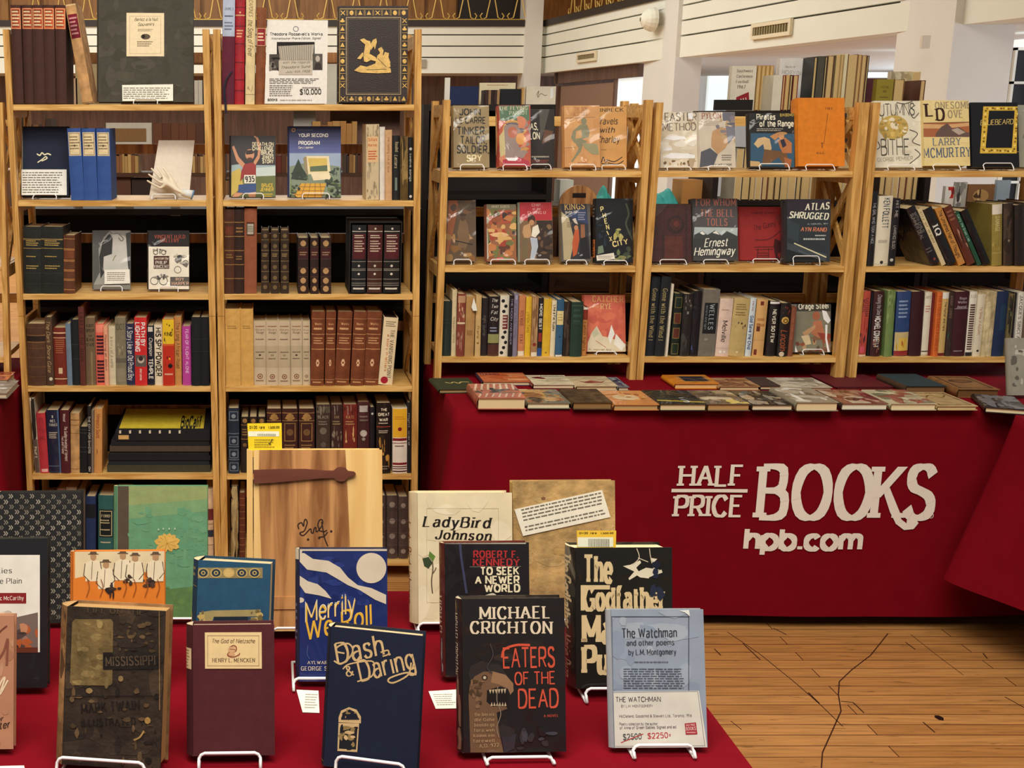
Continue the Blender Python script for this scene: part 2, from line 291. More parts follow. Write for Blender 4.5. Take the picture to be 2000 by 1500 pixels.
class Canvas:
    """draws flat colour and lettering on a cover or spine; surf maps metric x, y, layer to a point of the part"""
    def __init__(s, mb, surf, w, h, inv=None, plane=None, m=0, lay=.000032):
        s.mb, s.surf, s.w, s.h, s.inv, s.plane, s.m, s.lay, s.k = mb, surf, w, h, inv, plane, m, lay, 0
        s.o = (0, 0, 1); s.clip = True
    def crop(s, ox, oy, sc): s.o = (ox, oy, sc); return s
    def P(s, p):
        """a point of the photograph (in the current crop) seen on this surface"""
        px, py = s.o[0] + p[0] / s.o[2], s.o[1] + p[1] / s.o[2]
        q, n = s.plane; r = ray(px, py); o = Vector((0, 0, HC))
        t = (q - o).dot(n) / r.dot(n); l = s.inv @ (o + r * t)
        return l
    def XY(s, p):
        if s.inv is None or s.uvmode: return (p[0] * s.w, p[1] * s.h)
        l = s.P(p); return s.loc2(l)
    uvmode = False; strips = 0
    loc2 = staticmethod(lambda l: (l.x, l.z))
    def up(s): s.k += 1
    def _put(s, pts, col, m=None):
        if s.clip:
            e = .0005
            if all(p[0] < e for p in pts) or all(p[0] > s.w - e for p in pts) or all(p[1] < e for p in pts) or all(p[1] > s.h - e for p in pts): return
            pts = [(min(max(p[0], e), s.w - e), min(max(p[1], e), s.h - e)) for p in pts]
        m = s.m if m is None else m
        if not s.strips: s.mb.poly([s.surf(x, y, s.k * s.lay) for x, y in pts], col, m); return
        w = s.w / s.strips; lo = min(p[0] for p in pts); hi = max(p[0] for p in pts)      # cut along the facets of a rounded spine
        for i in range(max(0, int(lo / w)), min(s.strips, int(hi / w) + 1)):
            q = pts
            for lim, sg in ((i * w, 1), ((i + 1) * w, -1)):
                r = []
                for a, b in zip(q, q[1:] + q[:1]):
                    da, db = (a[0] - lim) * sg, (b[0] - lim) * sg
                    if da >= 0: r.append(a)
                    if (da > 0 > db) or (da < 0 < db): t = da / (da - db); r.append((lim, a[1] + (b[1] - a[1]) * t))
                q = r
                if len(q) < 3: break
            if len(q) >= 3: s.mb.poly([s.surf(x, y, s.k * s.lay) for x, y in q], col, m)
    def poly(s, pts, col, m=None): s.k += 1; s._put([s.XY(p) for p in pts], col, m)
    def rect(s, x0, y0, x1, y1, col, m=None):
        s.k += 1; n = 6; a, b, c, d = s.XY((x0, y1)), s.XY((x1, y1)), s.XY((x1, y0)), s.XY((x0, y0))
        L_ = lambda p, q, t: (p[0] + (q[0] - p[0]) * t, p[1] + (q[1] - p[1]) * t)
        for i in range(n): s._put([L_(a, b, i / n), L_(a, b, (i + 1) / n), L_(d, c, (i + 1) / n), L_(d, c, i / n)], col, m)
    def frame(s, x0, y0, x1, y1, t, col, m=None):
        s.rect(x0, y0, x1, y0 + t, col, m); s.k -= 1; s.rect(x0, y1 - t, x1, y1, col, m); s.k -= 1
        u = t if not s.uvmode else t * s.h / s.w
        s.rect(x0, y0, x0 + u, y1, col, m); s.k -= 1; s.rect(x1 - u, y0, x1, y1, col, m)
    def disc(s, x, y, rx, ry, col, n=18, a0=0, a1=360, m=None):
        s.poly([(x + rx * math.cos(R(a0 + (a1 - a0) * i / n)), y + ry * math.sin(R(a0 + (a1 - a0) * i / n))) for i in range(n + (a1 - a0 < 360))], col, m)
    def line(s, pts, t, col, m=None):
        s.k += 1; q = [s.XY(p) for p in pts]; t = t * s.unit() / 2; k0 = s.k
        for i, (a, b) in enumerate(zip(q, q[1:])):
            s.k = k0 + (i % 3) * .3
            dx, dy = b[0] - a[0], b[1] - a[1]; l = math.hypot(dx, dy) or 1; nx, ny = -dy / l * t, dx / l * t; ex, ey = dx / l * t * .5, dy / l * t * .5
            s._put([(a[0] - ex - nx, a[1] - ey - ny), (b[0] + ex - nx, b[1] + ey - ny), (b[0] + ex + nx, b[1] + ey + ny), (a[0] - ex + nx, a[1] - ey + ny)], col, m)
        s.k = k0
    def curve(s, pts, t, col, m=None, n=5):
        q = []
        for i in range(len(pts) - 1):
            p0 = pts[max(i - 1, 0)]; p1, p2 = pts[i], pts[i + 1]; p3 = pts[min(i + 2, len(pts) - 1)]
            for k in range(n):
                u = k / n; q.append(tuple(.5 * (2 * p1[a] + (p2[a] - p0[a]) * u + (2 * p0[a] - 5 * p1[a] + 4 * p2[a] - p3[a]) * u * u + (3 * p1[a] - p0[a] - 3 * p2[a] + p3[a]) * u ** 3) for a in (0, 1)))
        s.line(q + [pts[-1]], t, col, m)
    def unit(s):
        if s.uvmode or s.inv is None: return s.h
        a, b = s.P((0, 0)), s.P((0, 100)); return (a - b).length / 100
    def text(s, t, A, B, hgt, col, m=None, fit=True, **kw):
        """lettering from baseline start A to baseline end B, capitals hgt high"""
        s.k += 1; a, b = s.XY(A), s.XY(B); hgt *= s.unit()
        ps, w = layout(t, **kw); dx, dy = b[0] - a[0], b[1] - a[1]; l = math.hypot(dx, dy)
        ux, uy = dx / l, dy / l; sx = l / w; sy = hgt / 10
        if not fit: sx = min(sx, sy)
        k0 = s.k
        for i, p in enumerate(ps): s.k = k0 + (i % 4) * .24; s._put([(a[0] + ux * x * sx - uy * y * sy, a[1] + uy * x * sx + ux * y * sy) for x, y in p], col, m)
        s.k = k0
    def lines(s, x0, y0, x1, y1, n, col, seed=1, fill=.45, ragged=.25):
        """unreadable small print: n rows of word-long dashes"""
        s.k += 1; rnd = random.Random(seed)
        for i in range(n):
            y = y0 + (y1 - y0) * (i + .5) / n; hh = (y1 - y0) / n * fill / 2; x = x0; end = x1 - (x1 - x0) * ragged * rnd.random()
            while x < end:
                w = min((x1 - x0) * rnd.uniform(.04, .13), end - x)
                s._put([s.XY((x, y - hh)), s.XY((x + w, y - hh)), s.XY((x + w, y + hh)), s.XY((x, y + hh))], col); x += w + (x1 - x0) * .018
    def blobs(s, x0, y0, x1, y1, n, cols, seed=1, r=.16):
        """loose painted patches"""
        rnd = random.Random(seed); k0 = s.k
        for i in range(n):
            s.k = k0 + i * .2; cx, cy = rnd.uniform(x0, x1), rnd.uniform(y0, y1); rr = r * min(x1 - x0, abs(y1 - y0)) * rnd.uniform(.4, 1.2); a = rnd.uniform(.5, 1.8); ph = rnd.uniform(0, 6)
            s.poly([(cx + rr * a * math.cos(ph + k * .785) * rnd.uniform(.6, 1.1), cy + rr / a * math.sin(ph + k * .785) * rnd.uniform(.6, 1.1)) for k in range(8)], rnd.choice(cols))
# ------------------------------------------------------------------ builders
ZT = .74                                                       # table tops
YF = 4.0                                                       # plane of the bookcase fronts
WR = .0023
def shelf_z(py): return atY(700, py, YF).z
def easel(mat_yaw, x, hw, lip, label, group, shelf=False, back=.13, al=R(16), r=WR, t=.03):
    """bent wire book stand; x across the book, origin at the front bottom of the book, z = 0 on the surface"""
    o = empty('book_easel', mat_yaw @ Matrix.Translation((x, 0, .0003)), label, 'book stand', group)
    mb = MB(); yl = -.008; c = .008
    path = [(-hw, .085, r), (-hw, .02, r), (-hw, -.004, r), (-hw, -.016, r), (-hw, -.019, r + .002), (-hw, yl - .004, lip * .55), (-hw, yl, lip - c), (-hw + c * .4, yl, lip - c * .3), (-hw + c, yl, lip)]
    mb.tube(path + [(-p[0], p[1], p[2]) for p in path[::-1]], r, 'f2ece0')
    mb.build('front_lip', 'wire', o, smooth=True)
    mb = MB(); s, k = math.sin(al), math.cos(al); y0 = t / k - .012
    b = [(-hw * .8, .085, r), (-hw * .8, y0 + .012, r), (-hw * .8, y0 + .02, .012), (-hw * .8, y0 + .02 + s * (back - c), k * (back - c)), (-hw * .8 + c, y0 + .02 + s * back, k * back)]
    mb.tube(b + [(-p[0], p[1], p[2]) for p in b[::-1]], r, 'f2ece0')
    mb.tube([(-hw, .085, r), (hw, .085, r)], r, 'f2ece0')
    mb.build('back_rest', 'wire', o, smooth=True)
    return o
EZ = {}
def face_book(name, tl, bl, br, label, group, z, Y=None, al=14, t=.03, col='333333', scol=None, mat='jacket', art=None, spine=None, page='d8c8a0', yaw=0, lift=None, es=None, esl=None, esg=None, cat='book', bulge=.006, nospine=False, lim=None):
    """a book standing face out on a wire stand"""
    al = R(al)
    if lift is None: lift = t * math.sin(al) + 2 * (WR if Y is None else .0017) + .0012
    if Y is None:
        a, b = atZ(bl[0], bl[1], z + lift), atZ(br[0], br[1], z + lift); yaw = math.atan2(b.y - a.y, b.x - a.x); w = (b - a).length
    else:
        def on(px):
            lo = ray(px, 400); d = Y * ct + (HC - z - lift) * st
            return (px - PX) / F * d
        a = Vector((on(bl[0]), Y, z + lift)); w = (on(br[0]) - a.x) / math.cos(yaw)
    mt = Matrix.Translation(a) @ Matrix.Rotation(yaw, 4, 'Z') @ Matrix.Rotation(-al, 4, 'X')
    lo, hi = .05, .6
    for _ in range(40):
        h = (lo + hi) / 2
        if proj(mt @ Vector((0, 0, h)))[1] > tl[1]: lo = h
        else: hi = h
    if lim:
        zz = (z, z + h); d = max([0] + [f + bulge + .0015 - a.x for f in map(lim[0], zz)]) - max([0] + [a.x + w + .001 - f for f in map(lim[1], zz)])
        a.x += d; mt = Matrix.Translation((d, 0, 0)) @ mt
    o = empty(name, mt, label, cat, group)
    mb = MB(); T = .0028
    mb.box((0, 0, 0), (w, T, h), col); mb.box((0, t - T, 0), (w, t, h), scol or col)
    if not nospine:
        mb.grid(lambda u, v: (-bulge * math.sin(math.pi * u) - .0004, t * (1 - u), h * v), 8, 1, scol or col)
        for zz in (.0003, h - .0003):
            mb.poly([(-bulge * math.sin(math.pi * u / 8), t * (1 - u / 8), zz) for u in range(9)], page)
    inv = mt.inverted()
    c = Canvas(mb, lambda x, y, e: (x, -.0002 - e, y), w, h, inv, (mt @ Vector((0, 0, 0)), mt.to_3x3() @ Vector((0, -1, 0))))
    c.fr = (tl, bl, br)
    if art: art(c)
    if spine:
        fb = facet(t, bulge, 8); c2 = Canvas(mb, lambda x, y, e: (-fb(x) - .0006 - e, t - x, y), t, h); c2.uvmode = True; c2.strips = 8
        c2.inv = None; spine(c2)
    mb.build('cover', mat if not isinstance(mat, tuple) else list(mat), o)
    pb = MB(); pb.box((.001, T + .001, .004), (w - .004, t - T, h - .004), page); pb.build('page_block', 'pages', o)
    if es is not None:
        my = Matrix.Translation((a.x, a.y, z)) @ Matrix.Rotation(yaw, 4, 'Z')
        easel(my, w / 2 + es[0], es[1], es[2], esl, esg, al=al, t=t, back=min(.15, h * .6), r=WR if Y is None else .0017)
    o['_w'] = w; o['_h'] = h
    del o['_w'], o['_h']
    return o, c, w, h, mt

def spine_deco(c, deco, w, h):
    c.uvmode = True
    for d in deco:
        k = d[0]
        if k == 'b': c.rect(0, d[1], 1, d[2], d[3])
        elif k == 'r': c.rect(*d[1:6])
        elif k == 'f': c.rect(d[1], d[2], d[3], d[4], d[5]); e = .05; g = e * w / h; c.rect(d[1] + e, d[2] + g, d[3] - e, d[4] - g, d[6])
        elif k == 'h': c.text(d[1], (d[2], d[4]), (d[3], d[4]), d[5] * w / h, d[6], **(d[7] if len(d) > 7 else {}))
        elif k == 'v':                                           # reading downwards: from v0 (top) to v1, centred on u, letters size*w tall
            c.k += 1; a = (d[4] - d[5] * .5, d[2]); b = (d[4] - d[5] * .5, d[3]); c.text(d[1], a, b, d[5] * w / h, d[6], **(d[7] if len(d) > 7 else {}))
        elif k == 'd': c.disc(d[1], d[2], d[3], d[3] * w / h, d[4], 14)
        elif k == 'n': c.lines(.16, d[1], .88, d[2], d[3], d[4], seed=int(d[1] * 977))
        elif k == 'k':
            for i in range(d[1]):
                v = .1 + .8 * i / (d[1] - 1); c.rect(0, v - .006, 1, v + .006, d[2])
        elif k == 'g': c.blobs(.1, d[1], .9, d[2], d[3], d[4], seed=d[3], r=d[5] if len(d) > 5 else .3)
def facet(t, b, n=6):
    """depth of a rounded spine of width t and bulge b, in n flat facets"""
    K = [b * math.sin(math.pi * i / n) for i in range(n + 1)]
    def f(x):
        q = min(max(x / t, 0), 1) * n; i = min(int(q), n - 1); return K[i] + (K[i + 1] - K[i]) * (q - i)
    return f
NB = [0]; LASTR = [None]
def spine_book(x0, x1, sh, yt, zs, col, label, group, Y=None, mat='cloth', deco=(), dep=.15, page='b9a57e', bul=None, yoff=None, name='book', shared=False, cat='book', tilt=None, lim=None):
    """a book on a shelf with its spine to the room. x0..x1: spine in the photo at its top, sh: shift of its foot, yt: its top"""
    NB[0] += 1; rnd = random.Random(NB[0])
    Y = (YF if Y is None else Y) + (rnd.uniform(.012, .028) if yoff is None else yoff)
    db = Y * ct + (HC - zs) * st
    xb = (x0 + sh - PX) / F * db; xb1 = (x1 + sh - PX) / F * db; t = xb1 - xb - .0006
    zt = atY(x0, yt, Y).z; hh = zt - zs; xt = atY(x0, yt, Y).x
    if lim:
        d = max(0, lim[0](zs) - xb, lim[0](zt) - xt) - max(0, xb + t - lim[1](zs), xt + t - lim[1](zt)); xb += d; xt += d
    ln = math.atan2(xt - xb, hh) if tilt is None else tilt; h = hh / math.cos(ln)
    t *= math.cos(ln)
    lift = t * math.sin(ln) if ln > 0 else 0
    if ln > 0: h -= lift
    mt = Matrix.Translation((xb, Y, zs + lift + .0004)) @ Matrix.Rotation(ln, 4, 'Y')
    o = empty(name, mt, label, cat, group, shared=shared)
    B = 2.5e-3 if t > .012 else 1.5e-3
    b = (min(.005, t * .14) if mat in ('cloth', 'leather', 'jacket', 'mylar', 'worn') else .0006) if bul is None else bul
    mb = MB(); mb.box((0, 0, 0), (B, dep, h), col); mb.box((t - B, 0, 0), (t, dep, h), col)
    fb = facet(t, b); sf = lambda x, y, e: (x, -fb(x) - e - .0002, y)
    mb.grid(lambda u, v: sf(u * t, v * h, 0), 6, 1, col)
    for zz in (.0005, h - .0005): mb.poly([(0, .002, zz)] + [sf(t * i / 6, zz, 0) for i in range(7)] + [(t, .002, zz)], col)
    c = Canvas(mb, sf, t, h); c.strips = 6
    if deco: spine_deco(c, deco, t, h)
    mb.build('cover', mat, o); LASTR[0] = (xb + t / math.cos(ln), math.tan(ln), zs)
    pb = MB(); pb.box((B, .0025, .003), (t - B, dep - .004, h - .0035), page); pb.build('page_block', 'pages', o)
    return o
def flat_book(pl, pr, dep, th, label, group, z, col, mat='mylar', art=None, page='d6c197', scol=None, name='book', yaw=None, cat='book'):
    """a book lying flat, its lower page edges towards the room"""
    a, b = atZ(pl[0], pl[1], z), atZ(pr[0], pr[1], z)
    if yaw is None: yaw = math.atan2(b.y - a.y, b.x - a.x)
    w = (b - a).length; mt = Matrix.Translation(a + Vector((0, 0, .0006))) @ Matrix.Rotation(yaw, 4, 'Z')
    o = empty(name, mt, label, cat, group); T = .0026; mb = MB()
    mb.box((0, 0, 0), (w, dep, T), scol or col); mb.box((0, 0, th - T), (w, dep, th), col)
    mb.grid(lambda u, v: (-.005 * math.sin(math.pi * u), dep * v, th * u), 6, 1, scol or col)
    c = Canvas(mb, lambda x, y, e: (x, y, th + e + .0002), w, dep); c.uvmode = True
    if art: art(c)
    mb.build('cover', mat, o)
    pb = MB(); pb.box((.001, .004, T), (w - .004, dep - .004, th - T), page); pb.build('page_block', 'pages', o)
    return o

def case(label, zs, posts, shelves, rails=True, group='folding pine bookcases', zt=None, dep=.30, units=None, rail='pine_h'):
    """folding pine bookcase: posts = ((xtop0,xtop1,ytop),(xbot0,xbot1,ybot)) of the left and of the right front post in the photo; it may lean a little, as folding cases do"""
    P = []
    for (a0, a1, ya), (b0, b1, yb) in posts:
        t0, t1, q0, q1 = atY(a0, ya, YF), atY(a1, ya, YF), atY(b0, yb, YF), atY(b1, yb, YF)
        sl0 = (t0.x - q0.x) / (t0.z - q0.z); xm = lambda z, q=q0, s=sl0: q.x + s * (z - q.z)
        P.append((xm, (t1.x - t0.x + q1.x - q0.x) / 2))
    zt = atY(posts[0][0][0], posts[0][0][2], YF).z if zt is None else zt
    root = empty('bookcase', Matrix.Translation((P[0][0](zs), YF, zs)), label, 'bookcase', group)
    ox, oy, oz = P[0][0](zs), YF, zs
    segs = units or [(zs, zt)]
    def hx(mb, f0, f1, y0, y1, z0, z1):
        q = lambda x, y, z: (x - ox, y - oy, z - oz)
        mb.hexa([q(f0(z0), y0, z0), q(f1(z0), y0, z0), q(f1(z0), y1, z0), q(f0(z0), y1, z0), q(f0(z1), y0, z1), q(f1(z1), y0, z1), q(f1(z1), y1, z1), q(f0(z1), y1, z1)])
    for i, (xm, w) in enumerate(P):
        f0, f1 = xm, lambda z, xm=xm, w=w: xm(z) + w
        for za, zb in segs:
            for y0 in (YF, YF + dep - .035):
                mb = MB(); hx(mb, f0, f1, y0, y0 + .035, za + (.0012 if za > zs else 0), zb); mb.build('post', 'pine_v', root)
            inz = sorted([za + .07] + [s for s in shelves if za + .1 < s < zb] )
            for s in [q - .03 for q in inz if q in shelves] + [zb - .045]:
                sr = MB(); hx(sr, lambda z, f=f0: f(z) + .004, lambda z, f=f1: f(z) - .004, YF + .035, YF + dep - .035, s - .012, s + .03); sr.build('side_rail', 'pine_h', root)
            lev = [q - .03 for q in inz if q in shelves] + [zb - .03]; br = MB()
            for s0, s1 in zip(lev, lev[1:]):
                xa, xb2 = f0(s0) + w / 2, f0(s1) + w / 2
                br.bar((xa - ox + .0052, .035, s0 + .03 - oz), (xb2 - ox + .0052, dep - .035, s1 - .012 - oz), .026, .009, up=(1, 0, 0))
                br.bar((xa - ox - .0052, dep - .035, s0 + .03 - oz), (xb2 - ox - .0052, .035, s1 - .012 - oz), .026, .009, up=(1, 0, 0))
            br.build('cross_brace', 'pine_v', root)
    (l, lw), (r, rw) = P
    for s in shelves:
        mb = MB(); hx(mb, lambda z: l(z) + lw + .0005, lambda z: r(z) - .0005, YF + .004, YF + dep - .004, s - .019, s); mb.build('shelf', 'pine_h', root)
        if rails:
            mb = MB(); hx(mb, lambda z: l(z) + lw, lambda z: r(z), YF + dep - .02, YF + dep - .006, s + .148, s + .182); mb.build('back_rail', rail, root)
    return (lambda z: l(z) + lw + .0008), (lambda z: r(z) - .0008)
LIM = {}
def cloth(name, x0, x1, y0, y1, z, hem, label, flare, wave, parts_print=None, rc=.03, nz=10):
    """table cloth: top sheet and skirt in one piece, the skirt hanging in shallow folds; flare(corner index) spreads a corner"""
    mb = MB(); per = []
    def arc(cx, cy, a0, n=6):
        return [(cx + rc * math.cos(R(a0 + 90 * k / n)), cy + rc * math.sin(R(a0 + 90 * k / n)), math.cos(R(a0 + 90 * k / n)), math.sin(R(a0 + 90 * k / n))) for k in range(n + 1)]
    def seg(ax, ay, bx, by, nx, ny):
        n = max(2, int(math.hypot(bx - ax, by - ay) / .035)); return [(ax + (bx - ax) * k / n, ay + (by - ay) * k / n, nx, ny) for k in range(1, n)]
    cs = [(x0 + rc, y0 + rc, 180), (x1 - rc, y0 + rc, 270), (x1 - rc, y1 - rc, 0), (x0 + rc, y1 - rc, 90)]
    for i, (cx, cy, a) in enumerate(cs):
        A = arc(cx, cy, a); per += [(p, i) for p in A]
        nx_, ny_, na = cs[(i + 1) % 4]; B = arc(nx_, ny_, na)[0]
        per += [(p, None) for p in seg(A[-1][0], A[-1][1], B[0], B[1], A[-1][2], A[-1][3])]
    n = len(per); s = 0; S = []
    for k in range(n):
        S.append(s); a, b = per[k][0], per[(k + 1) % n][0]; s += math.hypot(a[0] - b[0], a[1] - b[1])
    def pt(k, v):
        (x, y, nx, ny), _ = per[k % n]; d = 1 - v
        o = wave(S[k % n], d) + sum(q[3] * math.exp(-((x - q[0]) ** 2 + (y - q[1]) ** 2) / q[2] ** 2) * d ** 1.1 for q in flare if len(q) == 4)
        x += sum(q[4] * q[3] * math.exp(-((x - q[0]) ** 2 + (y - q[1]) ** 2) / q[2] ** 2) * d ** 1.1 for q in flare if len(q) > 4)
        return (x + nx * o, y + ny * o, hem + (z - hem) * v - .0)
    base = len(mb.v)
    for j in range(nz + 1):
        for k in range(n): mb.v.append(pt(k, j / nz))
    for j in range(nz):
        for k in range(n):
            a = base + j * n + k; b = base + j * n + (k + 1) % n
            mb.f.append([a, b, b + n, a + n]); mb.c.append('ffffff'); mb.m.append(0)
    mb.f.append([base + nz * n + k for k in range(n)]); mb.c.append('ffffff'); mb.m.append(0)
    o = mb.build(name, ['red'], smooth=True)
    o.data.polygons[len(mb.f) - 1].use_smooth = False
    return tag(o, label, 'tablecloth', 'red tablecloths')
def sheet(name, pts, label, cat, group=None, t=.0006, col='efe8d8', mat='paper', art=None, parent=None):
    """a stiff card: four corners (top left, top right, bottom right, bottom left) in the place"""
    tl, tr, br, bl = [Vector(p) for p in pts]; x = (br - bl); w = x.length; x.normalize(); up = (tl - bl); h = (up - x * up.dot(x)).length; zz = (up - x * up.dot(x)).normalized(); y = zz.cross(x)
    mt = Matrix((x, y, zz)).transposed().to_4x4(); mt.translation = bl
    mb = MB(); sk = up.dot(x)
    q = lambda u, v, yy: (u * w + (1 - u) * sk * v + u * ((tr - br).dot(x)) * v, yy, v * ((1 - u) * h + u * (tr - br).dot(zz)))
    mb.hexa([q(0, 0, 0), q(1, 0, 0), q(1, 0, t), q(0, 0, t), q(0, 1, 0), q(1, 1, 0), q(1, 1, t), q(0, 1, t)], col)
    c = Canvas(mb, lambda X, Y_, e: (X, -.0002 - e, Y_), w, h, mt.inverted(), (bl, mt.to_3x3() @ Vector((0, -1, 0)))); c.clip = False
    if art: art(c)
    o = mb.build(name, mat)
    if parent: o.parent = parent; o.matrix_parent_inverse = parent.matrix_world.inverted(); o.matrix_world = mt
    else:
        o.matrix_world = mt; tag(o, label, cat, group)
    return o
# ------------------------------------------------------------------ the hall
def floor_mat():
    m, nt, b = new_mat('strip_wood_floor'); L = nt.links.new
    tc = nd(nt, 'ShaderNodeTexCoord')
    br = nd(nt, 'ShaderNodeTexBrick', Scale=1.0); br.inputs['Brick Width'].default_value = 1.1; br.inputs['Row Height'].default_value = .056
    br.inputs['Mortar Size'].default_value = .0016; br.inputs['Color1'].default_value = (*lin('a8743f'), 1); br.inputs['Color2'].default_value = (*lin('bd884f'), 1); br.inputs['Mortar'].default_value = (*lin('4a2412'), 1); br.inputs['Bias'].default_value = -.1
    L(tc.outputs['Object'], br.inputs['Vector'])
    mp = nd(nt, 'ShaderNodeMapping'); mp.inputs['Scale'].default_value = (1.2, 18, 1); L(tc.outputs['Object'], mp.inputs[0])
    n = nd(nt, 'ShaderNodeTexNoise', Scale=5.0, Detail=6.0); L(mp.outputs[0], n.inputs['Vector'])
    mr = nd(nt, 'ShaderNodeMapRange'); mr.inputs[1].default_value = .3; mr.inputs[2].default_value = .62; mr.inputs[3].default_value = .68; mr.inputs[4].default_value = 1.05; L(n.outputs[0], mr.inputs[0])
    mx = nd(nt, 'ShaderNodeMix', data_type='RGBA', blend_type='MULTIPLY'); mx.inputs[0].default_value = 1; L(br.outputs['Color'], mx.inputs[6]); L(mr.outputs[0], mx.inputs[7])
    mp2 = nd(nt, 'ShaderNodeMapping'); mp2.inputs['Scale'].default_value = (5, 38, 1); mp2.inputs['Rotation'].default_value = (0, 0, .12); L(tc.outputs['Object'], mp2.inputs[0])
    n2 = nd(nt, 'ShaderNodeTexNoise', Scale=2.2, Detail=3.0); L(mp2.outputs[0], n2.inputs['Vector'])
    m2 = nd(nt, 'ShaderNodeMapRange'); m2.inputs[1].default_value = .66; m2.inputs[2].default_value = .7; m2.inputs[3].default_value = 1; m2.inputs[4].default_value = .5; L(n2.outputs[0], m2.inputs[0])
    m3 = nd(nt, 'ShaderNodeMix', data_type='RGBA', blend_type='MULTIPLY'); m3.inputs[0].default_value = 1; L(mx.outputs[2], m3.inputs[6]); L(m2.outputs[0], m3.inputs[7])
    L(m3.outputs[2], b.inputs['Base Color']); b.inputs['Roughness'].default_value = .42; b.inputs['Specular IOR Level'].default_value = .35
    return m
M['floor'] = floor_mat()
mb = MB(); mb.poly([(-7, -3, 0), (9.5, -3, 0), (9.5, 19.4, 0), (-7, 19.4, 0)])
def crack(pts, w):
    q = [atZ(x, y, 0) for x, y in pts]
    for a, b in zip(q, q[1:]):
        d = (b - a).normalized(); n = Vector((-d.y, d.x, 0)) * w / 2
        mb.poly([p + Vector((0, 0, .0004)) for p in (a - n, b - n, b + n, a + n)], '3a1c10', 1)
C5 = lambda l: [(1280 + x / 2.344, 860 + y / 2.344) for x, y in l]
crack(C5([(330, 878), (480, 980), (640, 1110), (760, 1215), (858, 1310)]), .003); crack(C5([(400, 930), (480, 1005)]), .004); crack(C5([(700, 1155), (750, 1205)]), .005)
crack(C5([(1065, 885), (985, 985), (900, 1050), (842, 1105), (838, 1165), (850, 1240), (810, 1330), (765, 1430), (760, 1500)]), .0035); crack(C5([(850, 1195), (905, 1200), (955, 1248)]), .004)
crack(C5([(1225, 1290), (1280, 1338)]), .004); crack(C5([(1170, 890), (1290, 985), (1410, 1075)]), .0022); crack(C5([(1145, 925), (1190, 958)]), .004); crack(C5([(270, 955), (300, 985)]), .004); crack(C5([(1600, 1175), (1690, 1225)]), .0035); crack(C5([(540, 860), (600, 890)]), .004); crack(C5([(345, 1285), (395, 1325)]), .0025); crack(C5([(1500, 975), (1520, 1000)]), .004)
q = atZ(1280 + 1300 / 2.344, 860 + 1271 / 2.344, 0); mb.poly([(q.x + .012 * math.cos(k), q.y + .016 * math.sin(k), .0005) for k in range(6)], '1c0a06', 1)
struct(mb, 'floor', ['floor', 'plain'])
YB = 18.0
ZB0, ZB1 = atY(900, 143, YB).z, atY(900, 52, YB).z
gro = [atY(900, y, YB).z for y in (68, 90, 112)]
def fascia(name, P0, P1, th, out):
    """balcony front: boards of plaster with grooves between them, their shade put into a dark backing, from P0 to P1 (x, y), out = unit vector into the hall"""
    mb = MB(); ox, oy = out
    zs = [ZB0] + gro[::-1] + [ZB1]
    for a, b in zip(zs, zs[1:]):
        a2 = a + (.009 if a != ZB0 else 0); b2 = b - (.009 if b != ZB1 else 0)
        mb.hexa([(P0[0] - ox * th, P0[1] - oy * th, a2), (P1[0] - ox * th, P1[1] - oy * th, a2), (P1[0], P1[1], a2), (P0[0], P0[1], a2), (P0[0] - ox * th, P0[1] - oy * th, b2), (P1[0] - ox * th, P1[1] - oy * th, b2), (P1[0], P1[1], b2), (P0[0], P0[1], b2)])
    for g in gro:
        k = .06; mb.hexa([(p[0] - ox * d, p[1] - oy * d, z) for z in (g - .02, g + .02) for p, d in ((P0, th), (P1, th), (P1, k), (P0, k))], '60584c', 1)  # groove shadow painted as a darker backing strip
    struct(mb, name, ['plaster', 'paint'])
    mb = MB(); e = .03
    mb.hexa([(P0[0] - ox * th, P0[1] - oy * th, ZB1), (P1[0] - ox * th, P1[1] - oy * th, ZB1), (P1[0] + ox * e, P1[1] + oy * e, ZB1), (P0[0] + ox * e, P0[1] + oy * e, ZB1), (P0[0] - ox * th, P0[1] - oy * th, ZB1 + .09), (P1[0] - ox * th, P1[1] - oy * th, ZB1 + .09), (P1[0] + ox * e, P1[1] + oy * e, ZB1 + .09), (P0[0] + ox * e, P0[1] + oy * e, ZB1 + .09)])
    return mb
RA, RB = (4.12, YB), (5.27, 6.0)
dx, dy = RB[0] - RA[0], RB[1] - RA[1]; dl = math.hypot(dx, dy); RO = (dy / dl, -dx / dl)
cap1 = fascia('wall_balcony_back', (-7, YB), (4.3, YB), .3, (0, -1)); struct(cap1, 'trim_1', ['blackbar'])
cap2 = fascia('wall_balcony_right', RA, RB, .25, RO); struct(cap2, 'trim_2', ['blackbar'])
